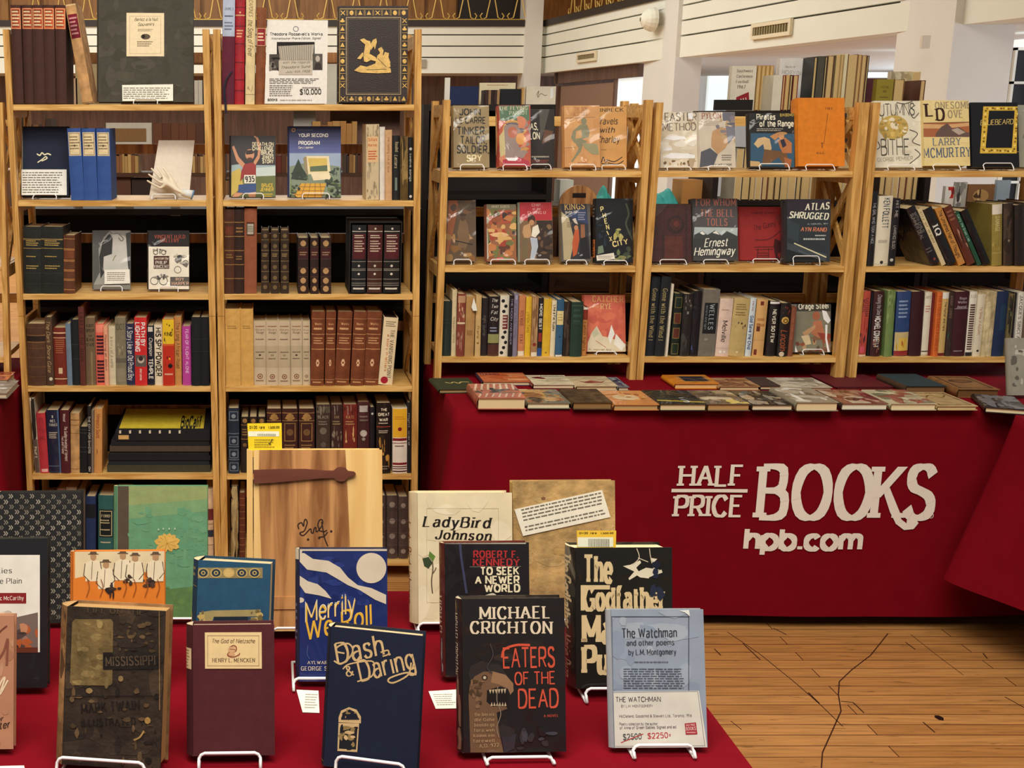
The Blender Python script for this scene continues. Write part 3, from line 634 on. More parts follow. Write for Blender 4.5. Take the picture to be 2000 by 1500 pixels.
# balcony floors, their undersides, the walls behind and above
mb = MB(); mb.box((-7, YB + .3, ZB0), (9.5, 19.4, ZB0 + .2)); mb.hexa([(RA[0] + .25, YB + .3, ZB0), (RB[0] + .25, RB[1], ZB0), (9.5, RB[1], ZB0), (9.5, YB + .3, ZB0), (RA[0] + .25, YB + .3, ZB0 + .2), (RB[0] + .25, RB[1], ZB0 + .2), (9.5, RB[1], ZB0 + .2), (9.5, YB + .3, ZB0 + .2)])
struct(mb, 'trim_3', ['plaster_grey'])
mb = MB(); mb.box((-7, 19.2, 0), (6.3, 19.4, ZB0)); struct(mb, 'wall_back', ['walldark'])
mb = MB(); mb.box((6.3, 19.2, 0), (9.5, 19.4, ZB0)); mb.box((9.3, 4, 0), (9.5, 19.2, 5.7)); struct(mb, 'wall_right', ['plaster_grey'])
mb = MB(); mb.box((-7, 19.2, ZB0 + .2), (9.5, 19.4, 5.7)); mb.box((5.9, 5, ZB0 + .2), (6.0, 19.2, 5.7)); struct(mb, 'wall_upper', ['panel'])
mb = MB(); mb.box((-7.2, -3, 0), (-7, 19.4, 5.7)); struct(mb, 'wall_left', ['plaster'])
mb = MB(); mb.box((-7.2, 3, 5.7), (9.5, 19.4, 5.8)); struct(mb, 'ceiling', ['plaster'])
mb = MB()
for k in range(-14, 10):
    if k * .5 + .25 > 3: continue
    mb.box((k * .5 + .03, 19.12, ZB1 + .1), (k * .5 + .47, 19.2, ZB1 + .62)); mb.box((k * .5 + .03, 19.12, ZB1 + .7), (k * .5 + .47, 19.2, ZB1 + 1.3))
struct(mb, 'trim_4', ['panel'])
def column(n, lo, hi):
    mb = MB(); mb.box(lo, hi); struct(mb, 'trim_%d' % n, ['plaster_grey'])
column(5, (atY(1026, 100, 17.88).x, YB - .12, 0), (atY(1058, 100, 17.88).x, YB + .35, 5.7)); column(6, (atY(1320, 100, 13.4).x, 13.4, 0), (atY(1372, 100, 13.4).x, 14.5, 5.7)); column(7, (atY(1858, 100, 8.77).x, 8.77, 0), (atY(1978, 100, 8.77).x, 9.55, 5.7))
# dark tall grey door leaf up on the gallery
mb = MB(); mb.box((3.0, 19.08, ZB1 + .1), (3.95, 19.15, 5)); struct(mb, 'door_1', ['blackbar'])
# wall under the right balcony: felt board bay, window
def on_right(px, py, off=.12):
    """point on the upright plane running along under the right balcony front, off metres behind it"""
    n = Vector((RO[0], RO[1], 0)); q = Vector((RA[0], RA[1], 0)) - n * off; r = ray(px, py); o = Vector((0, 0, HC))
    return o + r * ((q - o).dot(n) / r.dot(n))
def strip(mb, x0, x1, z0, z1, off, t, col='ffffff', m=0):
    a, b = on_right(x0, 200, off), on_right(x1, 200, off); n = Vector((RO[0], RO[1], 0)) * t
    mb.hexa([(p.x, p.y, z) for z in (z0, z1) for p in (a + n, b + n, b, a)], col, m)
mb = MB(); strip(mb, 1097, 1206, .1, ZB0 - .2, .2, .03); wf = struct(mb, 'window_1', ['felt'])
mb = MB(); strip(mb, 1090, 1256, ZB0 - .16, ZB0, .2, .08); strip(mb, 1093, 1098, 0, ZB0, .2, .08); strip(mb, 1205, 1208, 0, ZB0, .2, .06, 'd8dde0'); mb.build('window_frame', 'walldark', wf)
mb = MB(); strip(mb, 1208, 1256, 0, ZB0 - .16, .2, .02); struct(mb, 'window_2', ['sky'])
mb = MB(); strip(mb, 1210, 1254, 2.24, 2.27, .2, .05, 'ffffff'); mb.build('window_bar', 'plaster_grey', D.objects['window_2'])
mb = MB(); mb.box((7.0, 19.12, 1.62), (7.48, 19.2, 2.35)); struct(mb, 'window_3', ['sky'])
mb = MB(); mb.box((5.9, 12.0, 0), (6.7, 12.12, 2.02)); o = mb.build('curtain', 'curtain'); tag(o, 'dark maroon curtain hanging beside the broad white pillar', 'curtain')
mb = MB(); mb.box((5.9, 11.9, 2.03), (6.7, 12.1, 2.08)); struct(mb, 'trim_8', ['sky'])
mb = MB(); mb.box((5.9, 9.6, .6), (7.2, 9.66, 2.18), '15131a'); w4 = struct(mb, 'window_4', ['plain'])
mb = MB()
for k in range(8): mb.box((5.9 + k * .16, 9.57, .6), (5.92 + k * .16, 9.6, 2.18), 'd8d6cc')
for k in range(7): mb.box((5.9, 9.57, .6 + k * .26), (7.2, 9.6, .62 + k * .26), 'd8d6cc')
mb.build('window_frame', 'paint', w4)
mb = MB(); mb.box((5.9, 9.4, 2.19), (7.2, 9.7, 2.24)); struct(mb, 'trim_9', ['sky'])
# gallery railing of bent brass wire, one bay at a time
def rail_bay(P0, P1, n, label):
    p0, p1 = Vector((P0[0], P0[1], 0)), Vector((P1[0], P1[1], 0)); d = (p1 - p0) / n; z0 = ZB1 + .1
    o = empty('gallery_railing', Matrix.Translation((p0.x, p0.y, z0)), label, 'railing', 'wire gallery railings')
    up, lo = MB(), MB(); z = lambda v: Vector((0, 0, v))
    for i in range(n):
        a = d * i
        up.tube([a + d * .28 + z(.95), a + d * .12 + z(.33), a + d * .88 + z(.33), a + d * .72 + z(.95)], .009, seg=5)
        lo.tube([a + d * .5 + z(.33), a + d * .35 + z(.03), a + d * .2 + z(.0), a + d * .12 + z(.05), a + d * .2 + z(.09)], .009, seg=5)
        lo.tube([a + d * .62 + z(.33), a + d * .78 + z(.03), a + d * .92 + z(.0), a + d * 1.0 + z(.05), a + d * .92 + z(.09)], .009, seg=5)
    lo.tube([z(.0), d * n + z(.0)], .009, seg=5); up.tube([z(.97), d * n + z(.97)], .02, seg=6)
    up.build('upper_wire', 'goldwire', o); lo.build('lower_scroll', 'goldwire', o)
rail_bay((-3.6, YB - .01), (.55, YB - .01), 11, 'brass wire gallery railing above the tall left bookcases')
rail_bay((.7, YB - .01), (3.9, YB - .01), 8, 'brass wire gallery railing between tall bookcases and corner pillar')
rail_bay((4.26, 17.3), (4.62, 13.9), 9, 'brass wire gallery railing receding right of the corner pillar')
# grilles, dome, small wall fittings
def vent(x0, x1, yt, yb, label):
    a, b, c, d = on_right(x0, yt[0], -.004), on_right(x1, yt[1], -.004), on_right(x1, yb[1], -.004), on_right(x0, yb[0], -.004)
    z1, z0 = (a.z + b.z) / 2, (c.z + d.z) / 2; n = Vector((RO[0], RO[1], 0)); u = (b - a); u.z = 0; L_ = u.length; u.normalize()
    mt = Matrix((u, -n, Vector((0, 0, 1)))).transposed().to_4x4(); mt.translation = (a.x, a.y, z0); h = z1 - z0
    o = empty('air_vent', mt, label, 'air vent', 'balcony air vents'); e = .035
    mb = MB(); mb.box((0, -.03, 0), (L_, 0, e), 'd6cbb0'); mb.box((0, -.03, h - e), (L_, 0, h), 'd6cbb0'); mb.box((0, -.03, e), (e, 0, h - e), 'd6cbb0'); mb.box((L_ - e, -.03, e), (L_, 0, h - e), 'd6cbb0'); mb.build('frame', 'paint', o)
    mb = MB(); mb.box((e, -.006, e), (L_ - e, 0, h - e), '4a4230'); n_ = 14
    for k in range(n_): x = e + (L_ - 2 * e) * (k + .5) / n_; mb.box((x - .012, -.02, e), (x + .012, -.006, h - e), '8a7e5c')
    mb.build('grille', 'paint', o)
vent(1130, 1167, (103, 99), (122, 119), 'small louvred air vent on balcony front above the felt board')
vent(1473, 1550, (45, 38), (78, 68), 'wide louvred air vent on balcony front over the tall maroon pennant book')
mb = MB(); p = on_right(1278, 38, -.06); pr = [(0, .17), (.05, .17), (.1, .15), (.16, .1), (.2, .03)]
for i in range(4):
    for k in range(16):
        a, b = k * math.pi / 8, (k + 1) * math.pi / 8; f = lambda q, t: (p.x - q[0] * .8, p.y + q[1] * math.cos(t), p.z + q[1] * math.sin(t) * .8)
        mb.poly([f(pr[i], a), f(pr[i], b), f(pr[i + 1], b), f(pr[i + 1], a)], 'e6dfd0')
tag(mb.build('dome_fixture', 'paint'), 'white dome fixture high on the pillar over the pine bookcases', 'wall fixture')
mb = MB(); p = atY(1806, 82, 8.76); mb.box((p.x - .03, 8.74, p.z - .045), (p.x + .03, 8.77, p.z + .045), 'd0c6b4'); o = mb.build('wall_switch', 'paint'); tag(o, 'small pale switch plate on the broad white pillar', 'switch')
mb = MB(); p = atY(826, 124, YB - .02); mb.box((p.x - .05, YB - .03, p.z - .06), (p.x + .05, YB, p.z + .06), '9a9284'); o = mb.build('wall_plate', 'paint'); tag(o, 'small grey plate on the grooved balcony front', 'wall plate')

# ------------------------------------------------------------------ tables and red cloths
def table(label, x0, x1, y0, y1):
    o = empty('folding_table', Matrix.Translation(((x0 + x1) / 2, (y0 + y1) / 2, 0)), label, 'table', 'folding tables under red cloths')
    w, d = (x1 - x0) / 2 - .02, (y1 - y0) / 2 - .02
    mb = MB(); mb.box((-w, -d, ZT - .035), (w, d, ZT - .004), '9a8a72'); mb.build('tabletop', 'plain', o)
    for sx in (-1, 1):
        for sy in (-1, 1):
            mb = MB(); mb.tube([(sx * (w - .12), sy * (d - .08), 0), (sx * (w - .12), sy * (d - .08), ZT - .036)], .014, '6e6a66'); mb.build('leg', 'plain', o)
TX0 = atZ(888, 797, ZT).x; TY0 = atZ(1300, 798, ZT).y
RX0 = atZ(1968, 806, ZT).x; RY1 = TY0 - .07
sw = lambda a, k, p: (lambda s, d: a * d * (math.sin(k * s + p) + .5 * math.sin(2.3 * k * s + 1.3 * p)))
W0 = sw(.006, 5.2, .4)
WAVE = lambda s, d: W0(s, d) + d * (.035 * math.exp(-((s - .03) / .035) ** 2) - .03 * math.exp(-((s - .11) / .03) ** 2) + .02 * math.exp(-((s - .2) / .05) ** 2))
BT = cloth('tablecloth', TX0, 3.3, TY0, TY0 + .78, ZT, .045, 'red tablecloth printed with large white shop lettering on its front', [(TX0, TY0, .17, .075)], WAVE)
table('folding table hidden under the red cloth with white lettering', TX0 + .02, 3.28, TY0 + .01, TY0 + .77)
FX1, FY1 = atZ(1470, 1500, ZT).x, 2.13
cloth('tablecloth', -2.0, FX1, 1.22, FY1, ZT, .04, 'red tablecloth in front under the standing display books', [], sw(.008, 6, 1))
table('folding table in front under the standing display books', -1.98, FX1 - .02, 1.24, FY1 - .02)
cloth('tablecloth', RX0, RX0 + .8, 1.6, RY1, ZT, .21, 'red tablecloth bunched at its corner, right of the printed white lettering', [(RX0, RY1 - .02, .26, .145, -1), (RX0, RY1 - .75, .2, .03)], sw(.012, 7, 2), nz=16)
table('folding table under the bunched red cloth right of lettering', RX0 + .02, RX0 + .78, 1.62, RY1 - .02)
LX1 = atZ(24, 750, ZT).x
cloth('tablecloth', LX1 - 1.0, LX1, TY0 + .05, TY0 + .8, ZT, .04, 'red tablecloth at the far left of the tall bookcases', [(LX1, TY0 + .05, .16, .07)], sw(.008, 5, 3))
table('folding table under the far left red cloth', LX1 - .98, LX1 - .02, TY0 + .06, TY0 + .78)
# printed lettering on the cloth front
mb = MB(); px = lambda x, y: atY(1280 + x / 2.344, 860 + y / 2.344, TY0)
SKEW = .0
def logo(t, x0, x1, yb, h, **kw):
    ps, w = layout(t, **kw); a, b, u = px(x0, yb), px(x1, yb), px(x0, yb - h); sx = (b.x - a.x) / w; sy = (u.z - a.z) / 10
    for p in ps:
        q = []
        for X, Y_ in p: q.append((a.x + X * sx + Y_ * sy * SKEW, a.z + (b.z - a.z) * X * sx / (b.x - a.x) + Y_ * sy))
        PR.append(q)
PR = []
def ribbon(pts, wd):
    q = [px(*p) for p in pts]; s = wd / 2.344 / 600
    for a, b in zip(q, q[1:]):
        d = (b - a).normalized(); n = Vector((-d.z, 0, d.x)) * s / 2; PR.append([(r.x, r.z) for r in (a - n - d * s * .2, b - n + d * s * .2, b + n + d * s * .2, a + n - d * s * .2)])
S0 = math.pi / 2 * .03
def front_y(x, z):
    """the same folds as the skirt, along its front"""
    d = 1 - (z - .045) / (ZT - .045)
    return TY0 - WAVE(S0 + (x - TX0 - .03), d) - .075 * math.exp(-((x - TX0) ** 2) / .17 ** 2) * d ** 1.1
def printed():
    mb = MB()
    for iq, q in enumerate(PR):
        n = max(1, int(max(math.dist(q[0], q[1]), math.dist(q[3], q[2])) / .03))     # cut long pieces so that they follow the folds
        L_ = lambda a, b, t: (a[0] + (b[0] - a[0]) * t, a[1] + (b[1] - a[1]) * t)
        for i in range(n):
            c4 = [L_(q[0], q[1], i / n), L_(q[0], q[1], (i + 1) / n), L_(q[3], q[2], (i + 1) / n), L_(q[3], q[2], i / n)]
            mb.poly([(x, front_y(x, z) - .0035 - (iq % 5) * .00012, z) for x, z in c4], 'f0d8cc')
    mb.build('printed_lettering', 'paint', BT); PR.clear()
sl = dict(tx=2.3, ty=1.2, serif=1.0, track=-1.4)
logo('HALF', 104, 400, 207, 91, **sl); logo('PRICE', 82, 398, 347, 92, **sl); ribbon([(76, 229), (418, 231)], 16); printed()
bk = dict(tx=2.35, ty=1.05, serif=.8, track=0)
for ch, a, b in (('B', 456, 600), ('O', 610, 796), ('O', 802, 985), ('K', 976, 1122), ('S', 1122, 1270)): logo(ch, a, b, 352, 233, **bk)
ribbon([(1062, 250), (1085, 320), (1110, 370), (1140, 393), (1170, 390), (1185, 372)], 30); ribbon([(1150, 372), (1176, 372), (1190, 366)], 20)
for k in range(12): ribbon([(1256 + 12 * math.cos(k * .5236), 341 + 12 * math.sin(k * .5236)), (1256 + 12 * math.cos(k * .5236 + .53), 341 + 12 * math.sin(k * .5236 + .53))], 2.5)
logo('R', 1252, 1260, 347, 12, tx=1.3, ty=1.3); printed()
logo('hpb.com', 402, 942, 496, 90, tx=2.2, ty=2.0, track=-.9); printed()
mb = MB(); mb.box((1.75, TY0 + .25, .001), (2.6, TY0 + .55, .16), 'a87c4c'); mb.box((1.74, TY0 + .24, .13), (2.61, TY0 + .56, .165), 'b0844f'); o = mb.build('cardboard_box', 'plain'); tag(o, 'long flat cardboard box under the printed red tablecloth', 'box')

# ------------------------------------------------------------------ bookcases
SL = [shelf_z(y) for y in (204, 392, 575, 755, 927, 1096)]
SR = [shelf_z(y) for y in (335, 521, 698)]
J = atY(30, 618, YF).z
LIM['a'] = case('tall pine bookcase left, two units high, five brown volumes on top', 0, [((5, 17, 58), (53, 64, 960)), ((395, 410, 58), (415, 426, 900))], SL, units=[(0, J), (J, atY(10, 57, YF).z)], zt=atY(10, 57, YF).z, rail='walnut')
LIM['b'] = case('tall pine bookcase, two units high, ornate black and gold book on top', 0, [((416, 427, 58), (430, 446, 950)), ((811, 825, 58), (804, 815, 950))], SL, units=[(0, J), (J, atY(10, 57, YF).z)], zt=atY(10, 57, YF).z, rail='walnut')
LIM['c'] = case('low pine bookcase on the red table, nearest the tall bookcases', ZT, [((867, 882, 195), (849, 860, 730)), ((1263, 1277, 195), (1230, 1242, 720))], SR)
LIM['d'] = case('low pine bookcase on the red table, orange book on top', ZT, [((1283, 1297, 200), (1244, 1256, 730)), ((1680, 1702, 200), (1632, 1648, 720))], SR)
LIM['e'] = case('low pine bookcase on the red table, black book in gold frame on top', ZT, [((1706, 1723, 200), (1659, 1670, 730)), ((2120, 2136, 200), (2062, 2078, 720))], SR)
LIM['Z'] = case('pine bookcase at the left edge, mostly out of frame', ZT, [((-440, -425, 200), (-410, -395, 700)), ((-6, 6, 200), (7, 17, 700))], SR)
SH = {'a1': 'top shelf, left tall bookcase', 'a2': 'second shelf, left tall bookcase', 'a3': 'third shelf, left tall bookcase', 'a4': 'fourth shelf, left tall bookcase', 'a5': 'fifth shelf, left tall bookcase', 'a6': 'lowest shelf, left tall bookcase',
    'b1': 'top shelf, second tall bookcase', 'b2': 'second shelf, second tall bookcase', 'b3': 'third shelf, second tall bookcase', 'b4': 'fourth shelf, second tall bookcase', 'b5': 'fifth shelf, second tall bookcase', 'b6': 'lowest shelf, second tall bookcase',
    'c1': 'top of first low bookcase', 'c2': 'middle of first low bookcase', 'c3': 'bottom of first low bookcase', 'd1': 'top of second low bookcase', 'd2': 'middle of second low bookcase', 'd3': 'bottom of second low bookcase',
    'e1': 'top of third low bookcase', 'e2': 'middle of third low bookcase', 'e3': 'bottom of third low bookcase'}
SZ = {k: (SL if k[0] in 'ab' else SR)[int(k[1]) - 1] for k in SH}
GR = {k: 'books on the ' + v.replace(' of ', ' shelf of ', 1) if v.startswith(('top of', 'middle of', 'bottom of')) else 'books on the ' + v for k, v in SH.items()}
def row(k, items, mat='cloth', **kw):
    """spine-out books of one shelf: (x0, x1, foot shift, top, colour, what it looks like, marks, {extras})"""
    LASTR[0] = None
    for it in items:
        x0, x1, sh, yt, col, txt, deco = it[:7]; ex = dict(it[7]) if len(it) > 7 else {}
        m = ex.pop('mat', mat); s = SH[k]
        spine_book(x0, x1, sh, yt, SZ[k], col, f'{txt}, {s}', GR[k], mat=m, deco=deco, **{'lim': LIM[k[0]] if LASTR[0] is None else (lambda z, q=LASTR[0], f=LIM[k[0]][0]: max(f(z), q[0] + q[1] * (z - q[2]) + .0002), LIM[k[0]][1]), **kw, **ex})
def face(k, tl, bl, br, txt, Y=None, yo=.06, **kw):
    """face-out book on a shelf"""
    es = kw.pop('es', (0, .04, .022)); esl = kw.pop('esl', None)
    r = face_book('book', tl, bl, br, f'{txt}, {SH[k]}', GR[k], SZ[k], Y=YF + yo if Y is None else Y, es=es, esl=esl or ('white wire stand under the ' + kw.pop('short') if es else None), esg='wire book stands', lim=LIM[k[0]], **kw)
    return r
# ------------------------------------------------------------------ books on the two tall bookcases
LT = dict(tx=1.5, ty=1.5); SERIF = dict(tx=1.8, ty=.75, serif=1.0); BOLD = dict(tx=2.2, ty=2.0); ITAL = dict(tx=1.4, ty=.9, slant=.25)
GOLD, CREAM = 'c9a255', 'e4d6b4'
def five(i, c): return [('b', .76, .97, c), ('f', .05, .765, .95, .965, 'd9b07a', c), ('n', .78, .955, 9, '3a1210'), ('n', .785, .95, 5, 'e8cfa0'), ('b', 0, .012, '2a1714')]
o5 = 'second third fourth'.split()
nm = ['first', 'second', 'third', 'fourth', 'fifth']
row('a1', [(13 + 22.2 * i - (1 if i else 0), 33 + 22.2 * i, 7 - i, 10, '40261f', f'tall dark brown volume with {"orange" if i > 2 else "red"} title panel, {nm[i]} of five', five(i, 'a84226' if i < 3 else 'c0502a')) for i in range(5)])
row('a1', [(127, 148, 34.5, 10, 'b98f5e', 'worn tan book with dark red label leaning left', [('r', .08, .66, .95, .9, '6e1224'), ('n', .69, .88, 5, 'c98f90'), ('b', 0, .02, '8a6a44'), ('b', .985, 1, 'd8b98a')], {'mat': 'worn', 'dep': .14})])
def folio(c):
    c.crop(0, 0, 3.658); c.blobs(720, 0, 1370, 700, 60, ['3f3c31', '464337', '393629'], 3, .1)
face('a1', (194, -28), (192, 198), (378, 198), 'large charcoal folio with cream title label', yo=.05, al=12, t=.02, col='3d3a30', mat='cloth', art=folio, es=(0.0, .04, .018), short='large charcoal folio, top shelf', page='cfc6ae')
fb = D.objects['book.%03d' % (len([o for o in D.objects if o.name.split('.')[0] == 'book' and o.type == 'EMPTY']) - 1)]
def on_book(o, pts, e=.0012):
    """points of the photo seen on the front of a standing book"""
    mt = o.matrix_world; q = mt.translation + mt.to_3x3() @ Vector((0, -e, 0)); n = mt.to_3x3() @ Vector((0, -1, 0)); O = Vector((0, 0, HC))
    return [O + ray(*p) * ((q - O).dot(n) / ray(*p).dot(n)) for p in pts]
def lab(c):
    c.crop(0, 0, 3.658); c.frame(925, 115, 1150, 385, 3, 'b8a684'); c.text('Berlioz a la Nuit', (962, 150), (1128, 148), 22, '3c3428', **ITAL); c.text('Souvenirs', (985, 186), (1100, 183), 22, '3c3428', **ITAL)
    c.lines(985, 205, 1095, 225, 2, '8a7a60'); c.disc(1040, 262, 34, 20, '5a5044'); c.disc(1025, 260, 12, 14, '2e2820'); c.lines(980, 292, 1095, 335, 3, '6a5c48')
sheet('title_label', on_book(fb, [(247, 25), (320.5, 25.5), (320.5, 110), (247, 110)]), None, None, col='dccba8', art=lab, parent=fb)['label'] = 'cream printed title label'
def card(x0, y0, x1, y1, n, title=True, s=1):
    def f(c):
        c.crop(0, 0, 1); c.lines(x0 + 3, y0 + 4, x1 - 4, y1 - 3, n, '70685a', s, .4, .15)
    return f
sheet('information_card', on_book(fb, [(238.5, 166), (338, 164.5), (338, 197), (239, 197.5)], .006), 'printed white card on the foot of the large charcoal folio', 'card', 'printed information cards', col='e6e0d0', art=card(238, 166, 338, 197, 6))
# second shelf
def navy(c):
    c.crop(0, 0, 3.658); c.rect(120, 900, 158, 1420, '1d3565'); c.line([(160, 905), (160, 1420)], 3, 'a89a70')
    c.curve([(265, 1100), (285, 1110), (300, 1092), (318, 1105), (340, 1098), (362, 1106)], 9, 'd8cfae'); c.curve([(270, 1160), (300, 1140), (325, 1120), (335, 1132), (300, 1150)], 8, 'd8cfae')
nb = face('a2', (36, 247), (36, 386), (129, 386), 'navy book with blue spine strip and gold signature', yo=.05, t=.03, col='0f1a30', mat='cloth', art=navy, bulge=.001, es=(.0, .04, .018), short='navy signed book')[0]
sheet('information_card', on_book(nb, [(42, 331), (130, 331), (130.5, 381), (42, 381)], .006), 'typed white card covering the lower half of the navy book', 'card', 'printed information cards', col='e2dfd6', art=card(41, 331, 129, 381, 9, s=4))
row('a2', [(131 + [0, 26.5, 54][i], 157.5 + [0, 26.5, 63][i] - (i == 2) * 9, [8, 6, 4][i], 251, '2f4f8e', f'royal blue volume with cream label, {["left", "middle", "right"][i]} of three', [('r', .06, .62, .94, .945, 'd9c69c'), ('f', .1, .63, .9, .935, '8a8068', 'd9c69c'), ('n', .7, .9, 5, '6a5c40'), ('d', .5, .76, .08, '5a4c38')], {'mat': 'cloth'}) for i in range(3)])
zs = SZ['a2']; p0 = atY(294, 386, YF + .05)
pts = [atY(310, 274, YF + .13), atY(380, 274, YF + .13), atY(369, 386, YF + .065), atY(291, 386, YF + .065)]
for k in (2, 3): pts[k].z = zs + .006
sheet('white_board', pts, 'blank tilted white board standing behind the pale glove', 'board', t=.003, col='d2c8b8')
easel(Matrix.Translation((atY(320, 386, YF + .03).x, YF + .03, zs)), 0, .04, .02, 'white wire stand under the blank white board and glove', 'wire book stands', r=.0017, t=.055, al=R(18))
# glove lying against the board: a palm, five fingers and a cuff, grown as one skin
def glove():
    me = D.meshes.new('glove'); bm = bmesh.new(); sk = bm.verts.layers.skin.verify(); G = lambda x, y, dy: atY(x / 3.658, y / 3.658, YF + dy)
    def v(x, y, dy, r):
        q = bm.verts.new(G(x, y, dy)); q[sk].radius = (r, r * .62); return q
    w = v(1290, 1372, .030, .013); w[sk].use_root = True; p = v(1235, 1335, .036, .0165); k = v(1195, 1300, .042, .0165); bm.edges.new((w, p)); bm.edges.new((p, k)); cu = v(1340, 1388, .028, .016); bm.edges.new((w, cu))
    for pts in ([(1150, 1345, .034, .0065), (1095, 1318, .03, .0058), (1048, 1288, .028, .005)], [(1140, 1300, .04, .0068), (1095, 1270, .038, .006), (1058, 1243, .036, .005)], [(1148, 1272, .045, .0068), (1112, 1235, .044, .006), (1078, 1200, .046, .005)], [(1168, 1258, .05, .0065), (1145, 1222, .052, .0058), (1122, 1190, .056, .005)]):
        a = k
        for q in pts: b = v(*q); bm.edges.new((a, b)); a = b
    a = p
    for q in [(1222, 1275, .052, .007), (1195, 1232, .056, .006), (1166, 1192, .06, .005)]: b = v(*q); bm.edges.new((a, b)); a = b
    bm.to_mesh(me); bm.free(); me.materials.append(M['skin']); o = D.objects.new('glove', me); COL.objects.link(o)
    o.modifiers.new('skin', 'SKIN').use_smooth_shade = True; s = o.modifiers.new('smooth', 'SUBSURF'); s.levels = 1; s.render_levels = 2
    tag(o, 'pale glove with spread fingers resting before the blank white board', 'glove')
    mb = MB(); c0, c1 = G(1300, 1375, .03), G(1375, 1392, .026)
    mb.tube([c0, (c0 + c1) / 2, c1], [.012, .014, .016], 'cfd0cc', seg=10); mb.tube([c1 + Vector((0, 0, .0)), c1 + Vector((.003, 0, -.001))], [.017, .0155], '5f88b0', seg=10)
    cf = mb.build('cuff', 'plain', o, smooth=True)
glove()
# third shelf
bl3 = lambda: [('b', .8, .82, '8a7440'), ('n', .71, .8, 3, 'b99a52'), ('b', .67, .68, '8a7440'), ('n', .54, .57, 1, 'a88c4a'), ('n', .36, .43, 2, 'a88c4a'), ('b', .3, .31, '2b2d28'), ('b', .14, .15, '2b2d28')]
row('a3', [(37.5, 72.5, 2, 442, '1d211e', 'thick black volume with gilt lettering, left one of a pair', bl3()), (74, 117, 2, 442, '1b1f1d', 'thick black volume with gilt lettering, right one of a pair', bl3()),
    (116.5, 138.5, .5, 459, '5a3420', 'slim brown leather volume with gilt ribs', [('b', v, v + .012, 'b07a44') for v in (.06, .22, .24, .38, .4, .55, .57, .74, .76, .93)] + [('r', .1, .6, .9, .73, '6e3c22')], {'mat': 'leather'})], mat='leather')
def photo_bk(c):
    c.crop(0, 390, 3.947); c.poly([(722, 230), (1000, 228), (1005, 650), (722, 655)], '8f8e88'); c.poly([(722, 232), (850, 232), (800, 290), (760, 380), (770, 560), (722, 650)], '4e4f4c'); c.poly([(860, 250), (960, 280), (1000, 330), (1000, 540), (800, 545), (790, 440), (865, 420), (870, 300)], 'b9b7b0')
    c.poly([(845, 262), (868, 300), (862, 418), (800, 440), (795, 545), (805, 560), (775, 610), (765, 440), (790, 330), (830, 275)], '2c2b2a'); c.curve([(830, 232), (870, 262), (910, 262), (950, 300), (935, 318), (915, 295)], 8, '6a6a66'); c.curve([(870, 470), (885, 440), (895, 430)], 6, '6c7a50')
    c.poly([(970, 260), (1003, 250), (1005, 620), (985, 500)], '3d3d3b')
pb3 = face('a3', (183, 450), (183, 556), (254.5, 554), 'grey photographic book with a dark standing figure', yo=.07, al=11, t=.018, col='777670', mat='mylar', art=photo_bk, es=(0, .037, .02), short='grey photographic book')[0]
sheet('information_card', on_book(pb3, [(204, 527), (253, 526), (254, 553.5), (204, 555)], .006), 'white card on the foot of the grey photographic book', 'card', 'printed information cards', col='dcd9cf', art=card(206, 527, 252, 552, 5, s=5))
def vinc(c):
    c.crop(0, 390, 3.947); c.rect(1140, 235, 1460, 362, '1d1516'); c.rect(1145, 362, 1460, 690, 'ddd6c4'); kw = dict(SERIF)
    c.text('VINCENT H.R.D', (1190, 298), (1428, 298), 26, 'b5503c', **kw); c.text('GALLERY', (1235, 327), (1380, 327), 24, 'b5503c', **kw)
    c.rect(1185, 433, 1305, 533, '4c2a24'); c.text('written by', (1192, 462), (1298, 460), 18, 'e6d9bc', **ITAL); c.text('PHILIP', (1200, 495), (1285, 495), 22, 'e9e0cc', **SERIF); c.text('VINCENT', (1186, 526), (1302, 526), 22, 'e9e0cc', **SERIF)
    c.rect(1312, 595, 1460, 665, '55504a'); c.text('ROY', (1355, 622), (1418, 622), 20, 'e6b49a', **SERIF); c.text('HARPER', (1325, 656), (1455, 656), 22, 'e6b49a', **SERIF)
    for X, Y_, r in ((1370, 540, 26), (1430, 490, 22), (1190, 625, 30), (1260, 625, 32), (1200, 405, 17), (1262, 405, 17)):
        for k in range(12): c.line([(X + r * math.cos(k * .5236), Y_ + r * math.sin(k * .5236)), (X + r * math.cos(k * .5236 + .53), Y_ + r * math.sin(k * .5236 + .53))], 4, '3a3836')
    c.blobs(1340, 430, 1445, 500, 9, ['3a3836', '6a6660', 'b0aa9c'], 4, .3); c.blobs(1175, 570, 1285, 610, 9, ['4a4846', '8a867c'], 6, .35); c.blobs(1180, 380, 1280, 405, 7, ['5a5650', '9a9488'], 7, .4); c.disc(1385, 440, 20, 14, '2e2c2a')
face('a3', (289.5, 450), (290, 562), (369.5, 562), 'black and cream book with motorcycle drawings', yo=.055, al=10, t=.03, col='1d1516', mat='mylar', art=vinc, es=(0, .033, .021), short='motorcycle drawings book')
